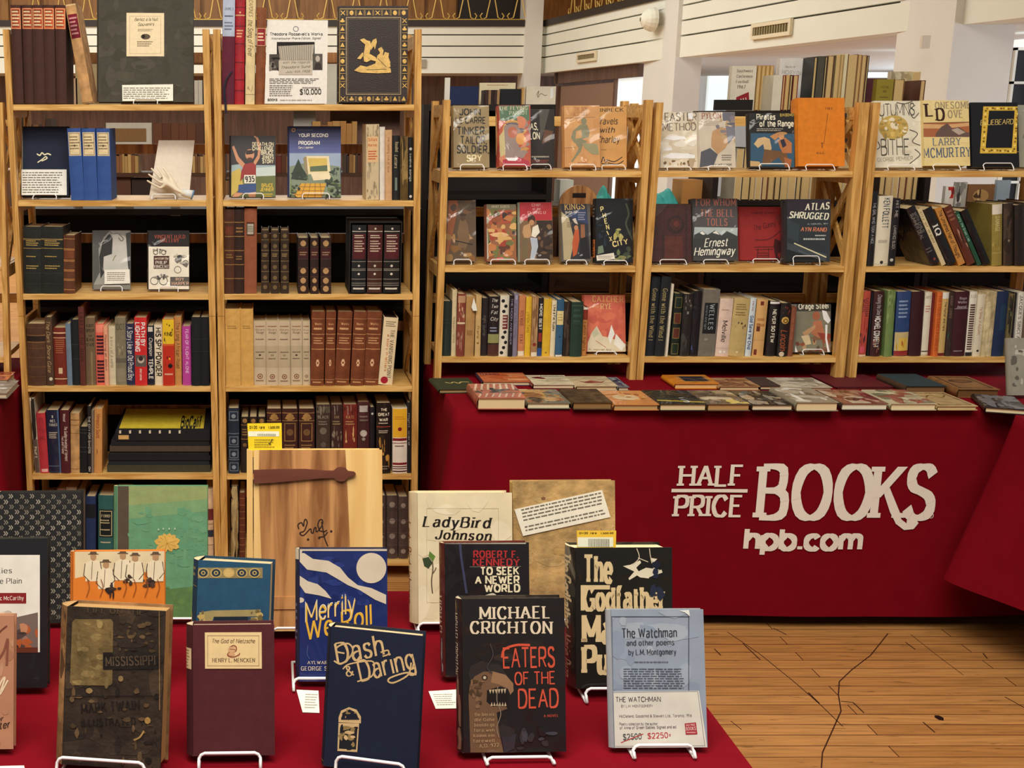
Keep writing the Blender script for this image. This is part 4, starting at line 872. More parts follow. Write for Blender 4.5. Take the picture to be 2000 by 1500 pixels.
# fourth shelf
A4 = [(44, 80, 4, 632, '4c3222', 'thick old brown leather volume with black title band', [('b', .72, .8, '231814'), ('b', .81, .82, '8a6438'), ('b', .7, .71, '8a6438')] + [('b', v, v + .015, '5f4028') for v in (.14, .3, .45, .6, .93)], {'mat': 'leather', 'bul': .008}),
 (81, 95, 5, 619, '4a3527', 'slim dark brown book with gilt upright title', [('v', 'The Dark Shore Gate', .95, .2, .45, .5, 'a88a5c', ITAL), ('d', .6, .1, .25, 'c9c0a8')]),
 (97.5, 123, 4, 640, '6e2618', 'dark red book with gilt rules and cream emblem', [('b', .9, .92, 'd8b98c'), ('b', .85, .89, '581a12'), ('b', .82, .83, 'd8b98c'), ('n', .55, .8, 7, 'a5623e'), ('r', .35, .2, .65, .3, 'cbb08a'), ('b', .1, .115, 'd8b98c')]),
 (124, 134, 4.5, 632, '66788a', 'slim blue-grey book', []), (134.5, 150, 4, 624, '14181c', 'plain black book beside slim blue-grey one', [('b', .62, .63, '2b3034'), ('b', .4, .41, '2b3034')]),
 (149, 160, 5, 600, '5a2a22', 'tall slim maroon book with dark upright lettering', [('v', 'LAST OF THE DARK', .93, .3, .5, .6, '2a1410', SERIF)]),
 (161.5, 181, 3, 620, '6a5740', 'olive brown jacketed book with dark block lettering', [('h', 'ALBERT', .1, .9, .86, .28, '1f1a16', BOLD), ('h', 'SPEER', .12, .9, .79, .28, '1f1a16', BOLD), ('h', 'THE', .3, .7, .72, .16, '1f1a16', BOLD), ('h', 'SLAVE', .1, .9, .655, .28, '1f1a16', BOLD), ('h', 'STATE', .1, .9, .58, .28, '1f1a16', BOLD), ('r', .55, .0, .7, .5, '84704f')]),
 (182, 199, 3, 632, 'd5614f', 'coral red book with black ladder lettering', [('r', .08, .86, .94, .985, 'e0846e')] + [('r', .12, .04 + i * .055, .92, .075 + i * .055, '3c1720') for i in range(7)] + [('r', .12, .5 + i * .055, .92, .535 + i * .055, '3c1720') for i in range(6)]),
 (200, 208, 3, 636, 'd69a7a', 'thin salmon book with small print', [('v', 'Reading all about', .85, .25, .5, .5, '7a4030', LT)]), (208.5, 222, 2.5, 637, 'c5bb9e', 'narrow beige book with faint title', [('v', 'a story of a world', .82, .3, .5, .4, '8a8068', LT)]),
 (222, 243, 3, 620, '77705a', 'grey olive book with tall shadowed letters', [('h', 'IDIOT', .1, .9, .82, .55, '38342a', dict(tx=1.6, ty=1.0, serif=.4)), ('g', .45, .6, 8, ['c9b98a', '4a4436', '968a68'], .25), ('b', .33, .4, '5f584a'), ('r', .1, .05, .9, .25, '857d66')]),
 (243.5, 260, 3, 632, '232a4a', 'navy book with white upright script', [('v', 'A Story Like an Old Proud Boy', .95, .08, .5, .62, 'd9d6cc', dict(tx=1.3, ty=1.0))], {'mat': 'mylar'}),
 (260.5, 284.5, 2, 620, 'c22a2c', 'bright red book with bold white lettering and portrait', [('v', 'PATH BY', .93, .58, .7, .3, 'f0e6da', BOLD), ('v', 'LIGHTNING', .93, .5, .26, .34, 'f0e6da', BOLD), ('r', .05, .28, .95, .45, '5a5450'), ('d', .5, .38, .28, 'b5a898'), ('d', .5, .4, .2, '2f2a28'), ('v', 'short stories', .25, .08, .5, .18, 'e8d8c8', LT)], {'mat': 'mylar'}),
 (285.5, 299, 2, 636, '131c2c', 'blue-black book with white script and block title', [('v', 'Champion', .8, .5, .55, .5, 'c8c4b8', ITAL), ('v', 'TEMPLE', .45, .1, .5, .55, 'd8d4c8', BOLD), ('r', .15, .9, .85, .98, 'c8c4b8')], {'mat': 'mylar'}),
 (301, 317, 2, 634, 'd8cdb2', 'cream book with bold black hand lettering', [('v', 'HIS', .95, .8, .5, .6, '17120f', BOLD), ('v', 'SPY', .76, .58, .5, .62, '17120f', BOLD), ('v', 'POWDER', .55, .15, .5, .62, '17120f', BOLD)], {'mat': 'mylar'}),
 (317, 340, 1.5, 623, 'b5301f', 'red and yellow book with black lettering at top', [('b', .63, .995, 'dfb92a'), ('g', .78, .95, 5, ['1a1410'], .2), ('h', 'KING', .15, .85, .75, .32, '1a1410', BOLD), ('g', .66, .72, 4, ['1a1410'], .6), ('b', .6, .63, 'c85a26'), ('g', .3, .45, 5, ['e0a030', '2a1512', '1a1010'], .3), ('d', .65, .3, .2, '1c1210'), ('n', .15, .2, 1, 'e0b49a')], {'mat': 'mylar'}),
 (340.5, 354, 1.5, 619, 'b98246', 'orange-tan book with dark upright title', [('v', 'The Long African Road', .92, .25, .5, .5, '6a4420', LT)]),
 (355.5, 372.5, 1.5, 637, 'ad3f92', 'magenta pink book with small pale title', [('v', 'FEAR OF FLIGHT ALONE', .95, .2, .55, .32, 'e8b8d8', LT)], {'mat': 'mylar'}),
 (373.5, 391.5, 1, 619, '14161b', 'plain black volume, left of two at the end', [('b', .68, .685, '2c3036'), ('b', .5, .505, '2c3036')]), (392.5, 410, 1, 619, '121418', 'plain black volume, last at the end', [('b', .68, .685, '2c3036'), ('b', .5, .505, '2c3036')])]
row('a4', A4)
# fifth shelf
A5 = [(53.5, 63, 12, 777, 'cfc7b0', 'tall thin book with black and white mottled spine, leaning', [('g', .5, .95, 26, ['1e1c1a', '2c2a26'], .5), ('b', .0, .45, '5a4a44'), ('v', 'hurt', .35, .2, .5, .5, 'd8c8a8', LT)], {'mat': 'mylar'}),
 (68.5, 86, 8, 807, 'b03038', 'crimson book with faint upright lettering', [('v', 'RED STORY LINE', .92, .55, .5, .5, '7a1c24', SERIF), ('r', .2, .02, .9, .07, 'e0a8a0')]),
 (88.5, 113, 6, 801, '1b2138', 'navy book with pale stacked title', [('h', 'I', .45, .55, .88, .2, 'c8c4b8', SERIF), ('h', 'MEL', .3, .75, .81, .22, 'c8c4b8', SERIF), ('h', 'THINGS', .18, .85, .75, .2, 'c8c4b8', SERIF), ('n', .55, .66, 4, 'c8b8a0'), ('b', .11, .115, '7f9ab0'), ('r', .88, 0, 1, 1, '3f5f84')], {'mat': 'mylar'}),
 (114.5, 133, 3.5, 801, '4a161c', 'maroon book with two lines of pale lettering', [('v', 'The Sudden Invention of Vermont', .75, .2, .62, .3, 'd8c8b8', ITAL), ('v', 'Two and Friend', .6, .32, .28, .28, 'd8c8b8', ITAL), ('v', 'Wood', .95, .83, .5, .25, 'd8c8b8', ITAL)]),
 (135.5, 153, 1, 807, 'b98f5c', 'worn tan book with dark rules', [('b', .88, .9, '8a6238'), ('b', .8, .81, '8a6238'), ('b', .66, .67, '8a6238'), ('b', .06, .07, '8a6238')], {'mat': 'worn'}),
 (154.5, 170, 0, 833, '121316', 'short black book with ruled spine', [('b', v, v + .012, '3c3c40') for v in (.93, .86, .55, .45)]),
 (170.8, 177.5, 1, 793, '1c1718', 'tall thin black book with white lettering', [('v', 'THE CITY FOR BAKERS', .85, .3, .5, .6, 'b8b0a4', LT), ('v', 'OM', .1, .03, .5, .55, 'c8c0b4', LT)]), (178.5, 183.5, 0, 801, '7a6a5c', 'very thin grey book', []),
 (184.5, 200, -.5, 798, 'c08a4e', 'orange-tan book with a diagonal dark stroke', [('v', 'Minnesota Sound', .92, .55, .5, .45, '8a3a20', LT), ('g', .28, .34, 2, ['5a2a18'], .8)], {'mat': 'jacket'})]
row('a5', A5)
y = [(215, 844, 411, 862), (218, 862, 410, 873), (216, 873, 411, 884), (214, 884, 409, 893), (212.5, 893, 411, 902), (211, 902, 412, 911), (210, 911, 411, 925)]
yb = 926
tops = ['black', 'dark brown', 'brown-edged black', 'black cloth', 'dark slate', 'black', 'olive-edged']
al = [(209.5, 411, 925.5, 912, '3b3829', 'dark olive photo album at the bottom of the flat stack'), (212, 409, 911.5, 902, '1d2226', 'slate black album, second from bottom of the flat stack'), (211, 411, 901.5, 893, '15151a', 'black album, third from bottom of the flat stack'), (214, 408, 892.5, 884, '191a1c', 'thin black album, fourth from bottom of the flat stack'), (214.5, 411, 883.5, 873, '4a3d30', 'black album with brown frayed edge in the flat stack'), (217, 409, 872.5, 862, '1a191c', 'black album, second from the top of the flat stack')]
zc = SZ['a5'] + .0008; kz = (al[0][2] - 862) / 1.0
for i, (x0, x1, yb, yt, col, txt) in enumerate(al):
    th = atY(300, yt, YF + .03).z - atY(300, yb, YF + .03).z
    A, B = atY(x0, yb, YF + .03), atY(x1, yb, YF + .03)
    o = empty('album', Matrix.Translation((A.x, YF + .03 + .004 * (i % 2), zc)), txt + ', left tall bookcase', 'album', 'albums in the flat stack'); w = B.x - A.x
    mb = MB(); mb.box((0, 0, 0), (w, .22, .0025), col); mb.box((0, 0, th - .003), (w, .22, th - .0004), col); mb.box((0, -.001, 0), (w, .003, th - .0006), col); mb.build('cover', 'cloth', o)
    mb = MB(); mb.box((.002, .004, .0025), (w - .003, .217, th - .003), '4a4238'); mb.build('page_block', 'pages', o); zc += th
th = atY(300, 844, YF + .03).z - atY(300, 862, YF + .03).z; A, B = atY(226, 862, YF + .03), atY(410, 862, YF + .03); w = B.x - A.x
o = empty('ring_binder', Matrix.Translation((A.x, YF + .03, zc)), 'black and yellow ring-bound album on top of the flat stack, fifth shelf', 'album', 'albums in the flat stack')
mb = MB(); q = lambda x, y, z: (x, y, z); mb.hexa([(0, 0, 0), (w, 0, 0), (w, .2, 0), (0.01, .2, 0), (0, 0, th), (w, 0, th), (w, .2, th + .035), (.01, .2, th + .035)], '17171a'); L3 = lambda u, v: (u * w, v * .2, th + .035 * v + .0006)
mb.poly([L3(.03, .12), L3(.93, .12), L3(.93, .97), L3(.05, .97)], 'b9a52c')
ps, tw = layout('BigCalif', **BOLD)
for p in ps: mb.poly([L3(.68 + a / tw * .22, .16 + b / 10 * .45) [:2] + (th + .035 * (.16 + b / 10 * .45) + .0011,) for a, b in p], '1c1c18')
mb.poly([(w * .03, -.0005, th * .15), (w * .14, -.0005, th * .15), (w * .14, -.0005, th * .6), (w * .03, -.0005, th * .6)], 'c8a060')
mb.build('cover', 'cloth', o); mb = MB()
for k in range(7): x = w * (.04 + k * .105); mb.box((x, -.003, th * .8), (x + .007, .006, th + .0025), 'cfc4ac')
mb.build('binding_ring', 'paint', o)
# lowest shelf
A6 = [(112, 128, 0, 953, '8a6a54', 'tan-topped book half hidden behind the black patterned book', [], {'yoff': .06}), (129, 150, 0, 951, 'a5937c', 'grey-tan book half hidden behind the black patterned book', [], {'yoff': .06}), (152, 167, 0, 954, '6e5c4c', 'grey-brown book beside the navy blue one', [], {'yoff': .06}),
 (168, 187, 0, 969, '1f2f58', 'navy blue book with black title band', [('b', .66, .88, '12141c')]), (192, 222, 0, 967, '2b5a58', 'dark teal book with black gilt-lettered panel', [('r', .06, .34, .94, .78, '10181a'), ('f', .1, .36, .9, .76, 'b8ab80', '10181a'), ('h', 'FORD', .22, .78, .66, .17, 'd8cca0', SERIF), ('n', .55, .63, 2, 'b8ab80'), ('n', .44, .48, 1, 'b8ab80'), ('n', .24, .28, 1, 'c8bc98')]),
 (222.5, 252, 0, 967, '2b5a58', 'dark teal book tucked behind the large green book', [('r', .06, .34, .94, .78, '1a1416')]), (407.5, 422, 1, 955, 'c7a988', 'cream leather book with red and blue title bands', [('b', .56, .72, '6a2626'), ('b', .32, .42, '2a3040'), ('b', .5, .51, '8a6a4a'), ('b', .2, .21, '8a6a4a')], {'mat': 'leather'})]
row('a6', A6)

# ---------------- second tall bookcase
B1 = [(431.5, 456, -2, -8, '5a1c30', 'tall maroon book with pale blue paper label', [('r', .02, .63, .98, 1, 'a9b4c8'), ('h', 'JAMES', .15, .88, .87, .2, '3a4050', SERIF), ('n', .8, .83, 1, '3a4050'), ('n', .68, .77, 3, '5a6478')]),
 (458, 477, -2, -10, '9c1a26', 'tall bright red leather book with raised bands', [('b', v, v + .012, '6e0f1a') for v in (.12, .22, .38, .55, .71, .88)] + [('n', .61, .69, 3, 'd8a87a'), ('b', .81, .82, 'd8a87a'), ('d', .5, .84, .1, 'd8a87a')], {'mat': 'leather'}),
 (481, 499.5, -2, -6, 'd3bf90', 'tall cream book with slanted brown upright title', [('v', 'CAPONES', .97, .82, .5, .4, '5a4c34', ITAL), ('v', 'the Song of Fever', .79, .45, .5, .5, '5a4c34', ITAL), ('g', .11, .17, 6, ['3a3020'], .5), ('b', .09, .095, '8a7a58')]),
 (501.5, 520.5, -3, 15, '7c4522', 'brown leather book with small red label', [('r', .1, .62, .94, .78, '8a1a22'), ('f', .08, .61, .96, .79, 'd9b080', '8a1a22'), ('n', .65, .75, 3, 'e0c8a0')], {'mat': 'leather'})]
row('b1', B1, dep=.19)
mb = MB(); P = lambda x, y, d: atY(380 + x / 7.14, y / 7.14, YF + d)
pts = [P(520, 990, .005), P(480, 1050, .003), P(440, 1110, .0), P(415, 1200, -.002), P(415, 1330, -.003), P(430, 1430, -.002), P(435, 1530, -.005), P(440, 1580, -.006)]
for a, b in zip(pts, pts[1:]): w = Vector((.0038, 0, .0015)); y = Vector((0, .0008, 0)); mb.hexa([a - w, a + w, a + w + y, a - w + y, b - w, b + w, b + w + y, b - w + y], '1a1626')
tag(mb.build('ribbon_marker', 'cloth'), 'dark ribbon hanging over the shelf edge from the tall maroon book', 'ribbon')
def sign(c):
    c.crop(410, 0, 3.658)
    for k in range(12): c.line([(614 + 18 * math.cos(k * .5236), 207 + 18 * math.sin(k * .5236)), (614 + 18 * math.cos(k * .5236 + .53), 207 + 18 * math.sin(k * .5236 + .53))], 5, '77767a')
    c.text('Theodore Roosevelt\'s Works', (428, 253), (805, 253), 20, '35312e', **LT); c.text('Knickerbocker Prairie Edition, Signed', (440, 283), (790, 280), 15, '4a4642', **ITAL)
    c.rect(478, 300, 748, 395, '2b2726'); c.poly([(488, 330), (745, 318), (735, 430), (500, 430)], 'a49c8e')
    for k in range(15): c.line([(497 + 16 * k, 328 - k * .5), (508 + 15 * k, 430)], 3, '6a6258')
    c.rect(424, 388, 498, 502, '4a4540'); c.blobs(430, 395, 492, 495, 9, ['7a746a', '2a2624'], 3, .3); c.rect(734, 385, 804, 500, '55504a'); c.disc(770, 420, 16, 22, 'a8a095'); c.poly([(742, 498), (755, 450), (790, 450), (800, 498)], '3a3633')
    c.rect(492, 432, 732, 535, 'b5ab9b'); c.text('with the regards', (520, 455), (715, 452), 16, '6a6258', **ITAL); c.text('Theodore Sund', (505, 492), (715, 484), 18, '5a5248', **ITAL); c.text('July 4th 1908', (540, 522), (715, 518), 16, '6a6258', **ITAL)
    c.lines(425, 558, 800, 600, 4, '77706a', 3, .4); c.lines(425, 605, 620, 690, 6, '77706a', 5, .4); c.text('$10,000', (642, 675), (795, 672), 36, '3a3531', **LT); c.lines(660, 620, 790, 634, 1, '77706a'); c.text('BOOKS', (412, 720), (482, 720), 14, '55504c', **BOLD); c.lines(500, 708, 800, 722, 1, 'a8a298', 2)
pts = [atY(522, 38.5, YF + .05), atY(640.5, 39.6, YF + .05), atY(638, 210, YF + .004), atY(516.6, 210, YF + .004)]
for k in (2, 3): pts[k].z = SZ['b1'] + .0025
o = sheet('price_sign', pts, 'white printed sign priced ten thousand dollars on top shelf', 'sign', t=.003, col='d8d4cc', art=sign)
def ornate(c):
    c.crop(410, 0, 3.658); g = GOLD; m = 1
    c.frame(924, 62, 1422, 738, 4, g, 1); c.frame(972, 122, 1365, 676, 4, 'b9a07a', 1); c.frame(984, 134, 1352, 665, 2, '8a744a', 1)
    rnd = random.Random(5)
    def orn(x, y):
        k = rnd.randrange(4)
        if k == 0: c.disc(x, y, 15, 17, g, 10, m=1)
        elif k == 1: c.poly([(x - 16, y + 14), (x, y - 18), (x + 16, y + 14)], g, 1)
        elif k == 2: c.line([(x - 14, y - 14), (x + 14, y + 14)], 6, g, 1); c.line([(x + 14, y - 14), (x - 14, y + 14)], 6, g, 1)
        else: c.disc(x, y + 4, 17, 9, g, 10, m=1); c.disc(x, y - 9, 7, 8, g, 8, m=1)
    for i in range(8):
        x = 950 + i * 62; orn(x, 92); orn(x, 706)
        if i < 7: c.frame(x + 26, 74, x + 36, 110, 2, g, 1); c.frame(x + 26, 690, x + 36, 724, 2, g, 1)
    for i in range(9): orn(947, 148 + i * 58); orn(1390, 148 + i * 58)
    for i in range(8): c.line([(930, 178 + i * 58), (966, 178 + i * 58)], 3, g, 1); c.line([(1372, 178 + i * 58), (1412, 178 + i * 58)], 3, g, 1)
    G2 = 'd0ab62'
    for P_ in ([(1030, 505), (1075, 468), (1120, 478), (1180, 455), (1240, 462), (1290, 490), (1295, 520), (1200, 525), (1080, 520)], [(1100, 440), (1095, 380), (1110, 320), (1085, 300), (1072, 285), (1100, 275), (1120, 290), (1145, 295), (1150, 330), (1140, 385), (1185, 410), (1190, 440), (1150, 430), (1120, 445)],
        [(1140, 330), (1165, 285), (1188, 275), (1192, 300), (1178, 355), (1170, 330), (1150, 360)], [(1050, 420), (1090, 375), (1100, 395), (1075, 425)], [(1180, 460), (1195, 400), (1215, 380), (1200, 350), (1225, 335), (1240, 360), (1235, 395), (1260, 400), (1285, 440), (1290, 480), (1220, 490)], [(1240, 395), (1250, 372), (1278, 380), (1275, 410), (1290, 450), (1250, 440)]): c.poly(P_, G2, 1)
    c.line([(1105, 330), (1090, 440)], 4, '3a2a14', 0); c.line([(1200, 420), (1260, 480)], 4, '3a2a14', 0); c.line([(1120, 500), (1260, 495)], 4, '3a2a14', 0)
face('b1', (661, 11.5), (662, 204), (795, 203.5), 'ornate black book with gilt border and figures', yo=.03, al=6, t=.045, col='241512', mat=('leather', 'foil'), art=ornate, es=None, lift=.007, spine=lambda c: spine_deco(c, [('b', v, v + .01, '6a5a40') for v in (.1, .25, .4, .55, .7, .85)] + [('r', .3, .86, .8, .95, '8a744a')], c.w, c.h))
def dec(c):
    c.crop(410, 0, 3.658); c.poly([(155, 970), (467, 970), (470, 1425), (150, 1430)], '2c2627'); c.poly([(155, 1180), (230, 1170), (330, 1180), (468, 1180), (470, 1260), (152, 1270)], '8fa3a6'); c.poly([(152, 1250), (470, 1240), (470, 1425), (150, 1428)], '5d6536'); c.poly([(155, 1230), (215, 1200), (240, 1330), (152, 1400)], 'b9a24a'); c.poly([(330, 1200), (468, 1190), (468, 1255), (330, 1260)], 'b8c4c0')
    sk = 'bb8562'
    c.poly([(158, 1050), (172, 1040), (205, 1120), (250, 1170), (235, 1200), (190, 1150)], sk); c.poly([(345, 1060), (330, 990), (312, 975), (322, 970), (345, 985), (365, 1050), (355, 1130), (325, 1180), (310, 1160), (340, 1110)], sk); c.disc(285, 1105, 32, 40, sk); c.poly([(255, 1095), (262, 1075), (300, 1070), (315, 1090), (305, 1100), (262, 1105)], '2a1a14'); c.disc(285, 1137, 20, 12, '4a2a20')
    c.poly([(245, 1175), (300, 1160), (330, 1180), (328, 1260), (245, 1260), (215, 1300), (225, 1220)], '8c2522'); c.rect(245, 1250, 326, 1310, 'd8d2c2'); c.text('935', (252, 1300), (320, 1296), 36, '2a2624', **BOLD); c.poly([(205, 1320), (330, 1310), (330, 1375), (250, 1385), (200, 1375)], '2d4576'); c.poly([(180, 1375), (240, 1380), (200, 1425), (160, 1425)], sk); c.poly([(270, 1380), (330, 1370), (325, 1420), (280, 1425)], sk)
    for i, (t, x0, x1) in enumerate((('DECATHLON', 302, 455), ('CHALLENGE', 302, 455), ('BRUCE', 365, 455), ("JENNER'S", 372, 455), ('STORY', 375, 455))): c.text(t, (x0, 1042 + i * 31), (x1, 1042 + i * 31), 24, 'd8cfae', **BOLD)
    c.text('BRUCE', (368, 1335), (452, 1335), 22, 'c9a838', **BOLD); c.text('JENNER', (358, 1365), (455, 1365), 22, 'c9a838', **BOLD); c.lines(380, 1380, 450, 1410, 2, 'c9a838')
face('b2', (452.5, 265), (451, 391), (538.3, 391), 'paperback with a running athlete in a red vest', yo=.06, al=12, t=.018, col='2c2627', mat='jacket', art=dec, es=(0, .035, .021), short='running athlete paperback')
def prog(c):
    c.crop(410, 0, 3.658); n = 8
    for i in range(n): f = i / n; c.rect(550, 900 + i * 26, 940, 930 + i * 26, '%02x%02x%02x' % (int(26 + 60 * f), int(34 + 60 * f), int(80 + 70 * f)))
    c.rect(560, 1095, 940, 1200, '8a9ab0'); c.poly([(560, 1190), (700, 1160), (930, 1190), (940, 1425), (560, 1425)], '74806a'); c.poly([(680, 1115), (850, 1115), (862, 1240), (700, 1245)], 'd6c8a0'); c.poly([(700, 1130), (835, 1130), (840, 1225), (715, 1228)], 'c2a850'); c.poly([(715, 1190), (838, 1180), (840, 1222), (716, 1226)], '4f5f44'); c.poly([(690, 1115), (665, 1130), (690, 1260), (702, 1245)], '8a7a5a')
    c.poly([(720, 1240), (850, 1235), (870, 1280), (740, 1290)], 'd9cba6'); c.poly([(650, 1310), (830, 1310), (800, 1420), (585, 1420)], 'c9962c')
    for k in range(5): c.line([(650 + k * 42 - k * 8, 1310), (600 + k * 50, 1420)], 4, '7a5518')
    for k in range(3): c.line([(630 - k * 15, 1335 + k * 28), (825 - k * 5, 1335 + k * 28)], 4, '7a5518')
    c.poly([(632, 1135), (660, 1200), (700, 1260), (690, 1290), (580, 1280), (590, 1230)], '22301f'); c.blobs(580, 1230, 700, 1280, 14, ['2d3e26', '182218', '44563a'], 2, .2); c.blobs(570, 1320, 640, 1420, 20, ['2d3e26', '5a6a3a', '182218'], 3, .2); c.blobs(830, 1290, 935, 1415, 26, ['2d3e26', '55663c', '182218'], 4, .18); c.blobs(870, 1200, 932, 1250, 10, ['44504a', '2c3a30'], 8, .25)
    c.disc(597, 930, 15, 15, 'b08a5a', 10); c.disc(597, 930, 8, 8, '22284a', 10); c.lines(620, 922, 740, 938, 1, '5a5f80'); c.text('YOUR SECOND', (632, 978), (845, 978), 22, 'e8e4dc', **BOLD); c.text('BASIC', (632, 1006), (760, 1005), 18, '4a4a78', **BOLD); c.text('PROGRAM', (632, 1034), (785, 1034), 24, 'e8e4dc', **BOLD); c.text('Gary Lippman', (632, 1062), (738, 1060), 14, 'd0ccc4', **LT)
face('b2', (562, 246.5), (565, 391), (666, 391), 'blue paperback with a computer on a yellow brick path', yo=.055, al=12, t=.014, col='2a345a', mat='jacket', art=prog, es=(0.002, .046, .022), short='yellow brick path paperback')
pat = [('g', .02, .98, 60, ['8a7c64', '9c8c72'], .08), ('r', .1, .5, .9, .84, 'cfae80'), ('h', 'Silas', .15, .85, .78, .22, 'b0402a', SERIF), ('h', 'Marner', .15, .85, .71, .2, 'b0402a', SERIF), ('n', .53, .66, 4, 'b0402a')]
B2 = [(715, 740.5, 0, 243, 'bfae8c', 'tan patterned slipcase with red title', pat, {'mat': 'paper', 'bul': .0005, 'dep': .16}), (741.5, 752, 0, 248, 'd3cec2', 'thin white book without lettering', []), (752.5, 765.5, 0, 254, 'c29a70', 'thin peach book with faint upright title', [('v', 'the reading club of love', .9, .4, .5, .35, '8a6444', LT)]),
 (766, 781, 0, 265, '1e1f20', 'black book with pale upright title', [('v', 'Rosalind', .9, .75, .6, .4, 'b8a880', SERIF), ('v', 'Letters', .7, .5, .5, .4, 'b8a880', ITAL), ('r', .35, .15, .65, .35, '6a7a70')], {'mat': 'mylar'}), (782, 797, 0, 267, '6a5430', 'dull gold book with worn spine', [('g', .1, .95, 22, ['8a7242', '3c2e18', '57431f'], .5)], {'mat': 'worn'}), (798, 807.5, 0, 269, '16181a', 'slim black book with white marks at the post', [('d', .5, .82, .3, 'b8b8b0'), ('d', .5, .06, .3, 'c8c8c0'), ('v', 'twelve songs', .75, .3, .5, .4, 'a8aca4', LT)], {'mat': 'mylar'})]
row('b2', B2)
gilt = lambda n, c='8f6a38': [('b', i / n + .01, i / n + .02, c) for i in range(1, n)]
B3 = [(435, 454.5, 0, 409, '4a2a1c', 'brown leather volume with gilt bands at the left post', gilt(6) + [('r', .1, .7, .9, .8, '5f2f1c'), ('n', .42, .48, 2, '8f6a38')]), (455.5, 474.5, 0, 409, '2f1c16', 'dark brown leather volume with gilt bands', gilt(6) + [('n', .72, .8, 2, '8f6a38'), ('n', .4, .46, 2, '8f6a38')]),
 (475.5, 500, 0, 407, '8a4f34', 'tall plain rust cloth book with tiny grey label', [('r', .18, .68, .8, .84, '4a2a20'), ('r', .24, .7, .74, .82, 'a8a290'), ('n', .72, .8, 4, '5a564c')], {'mat': 'cloth'})]
orn = lambda: gilt(6, '7a6440') + [('d', .5, v, .26, '6a5638') for v in (.1, .25, .42, .75, .91)] + [('n', .58, .64, 2, 'a58a58')]
for i in range(3): B3.append((510 + 19 * i, 526 + 19.3 * i, 0, 449.5, '33261c', f'dark gilt-tooled volume, {["left", "middle", "right"][i]} of three beside the rust book', orn()))
pear = lambda: [('b', v, v + .01, '4c3a2c') for v in (.13, .3, .46, .62, .83)] + [('d', .5, v, .28, 'b08a5c') for v in (.09, .235, .41, .9)] + [('d', .5, v + .03, .14, 'b08a5c') for v in (.09, .235, .41, .9)] + [('b', .64, .82, '3a1a1c'), ('n', .68, .76, 2, '9a7a5a')]
for i in range(3): B3.append(([582, 606, 626][i], [602.5, 622.5, 648][i] - (i == 2) * 1, 0, 464.5, '2c1b18', f'short dark volume with gilt pear ornaments, {["left", "middle", "right"][i]} of three', pear(), {'dep': .19}))
row('b3', B3, mat='leather')
o = spine_book(681, 783, 0, 434, SZ['b3'], '15110f', 'open black slipcase holding three maroon-labelled volumes, third shelf, second tall bookcase', 'slipcases', dep=.19, name='slipcase', cat='slipcase', yoff=.012, tilt=0)
for ch in list(o.children): 
    D.objects.remove(ch)
wS = (783 - 681) / F * (YF * ct + (HC - SZ['b3']) * st); hS = atY(700, 434, YF).z - SZ['b3']; mb = MB(); T = .004
for lo, hi in (((0, 0, 0), (T, .19, hS)), ((wS - T, 0, 0), (wS, .19, hS)), ((T, 0, 0), (wS - T, .19, T)), ((T, 0, hS - T), (wS - T, .19, hS)), ((T, .186, T), (wS - T, .19, hS - T))): mb.box(lo, hi, '1a1412')
mb.build('case_shell', 'cloth', o)
def box3(c, i): return [('b', .9, .91, 'b8b0a0'), ('d', .5, .945, .07, 'b8b0a0'), ('r', .06, .5, .94, .87, '4a151c'), ('n', .8, .86, 2, 'd8c8b0'), ('n', .6, .78, 5, 'c8b49c')] + [('b', v, v + .006, 'a8a090') for v in (.46, .35, .33, .2, .14, .11)] + [('d', .5, .4, .08, 'c8c0b0'), ('d', .5, .28, .08, 'c8c0b0'), ('r', .12, .05, .88, .075, 'c8c0b0')]
row('b3', [([686, 716.5, 748][i], [714, 745.5, 779][i], 0, 442, ['16191d', '40211a', '14110f'][i], f'{["black", "brown", "wide black"][i]} volume with maroon label in the slipcase, {["left", "middle", "right"][i]}', box3(None, i), {'yoff': .008, 'dep': .165, 'lim': None, 'tilt': 0}) for i in range(3)], mat='leather')
for o_ in [x for x in D.objects if x.get('group') == GR['b3'] and 'slipcase' in x.get('label', '')]: o_.location.z += T + .0006
tn = lambda: [('n', .74, .79, 2, '7a5a28')]
B4 = [(437, 467, 2, 603.5, 'c99d54', 'mustard tan volume, left of a pair', tn()), (468, 493, 2, 603.5, 'c99d54', 'mustard tan volume, right of a pair', tn())]
for i in range(5): B4.append(([494, 519, 543, 567, 590.5][i], [518.5, 542.5, 566.5, 590, 605.5][i], 1, 627.5, 'bfae92', f'cream jacketed volume, {nm[i]} of five', [('n', .9, .94, 1, '8a5a3a'), ('h', 'History', .12, .88, .855, .17, '6a3a28', SERIF), ('h', 'Reign', .22, .8, .81, .17, '4a2a20', SERIF), ('n', .7, .74, 1, '6a5a48'), ('b', .28, .62, 'b0a084'), ('h', 'I' * (1 + i % 3), .4, .6, .46, .14, '3a2a20', SERIF), ('n', .5, .54, 1, '6a5a48'), ('n', .4, .44, 1, '6a5a48'), ('d', .5, .14, .22, '7a4a34'), ('d', .5, .14, .15, 'bfae92'), ('d', .5, .14, .08, '7a4a34'), ('n', .05, .09, 1, '7a5a48')], {'mat': 'jacket'}))
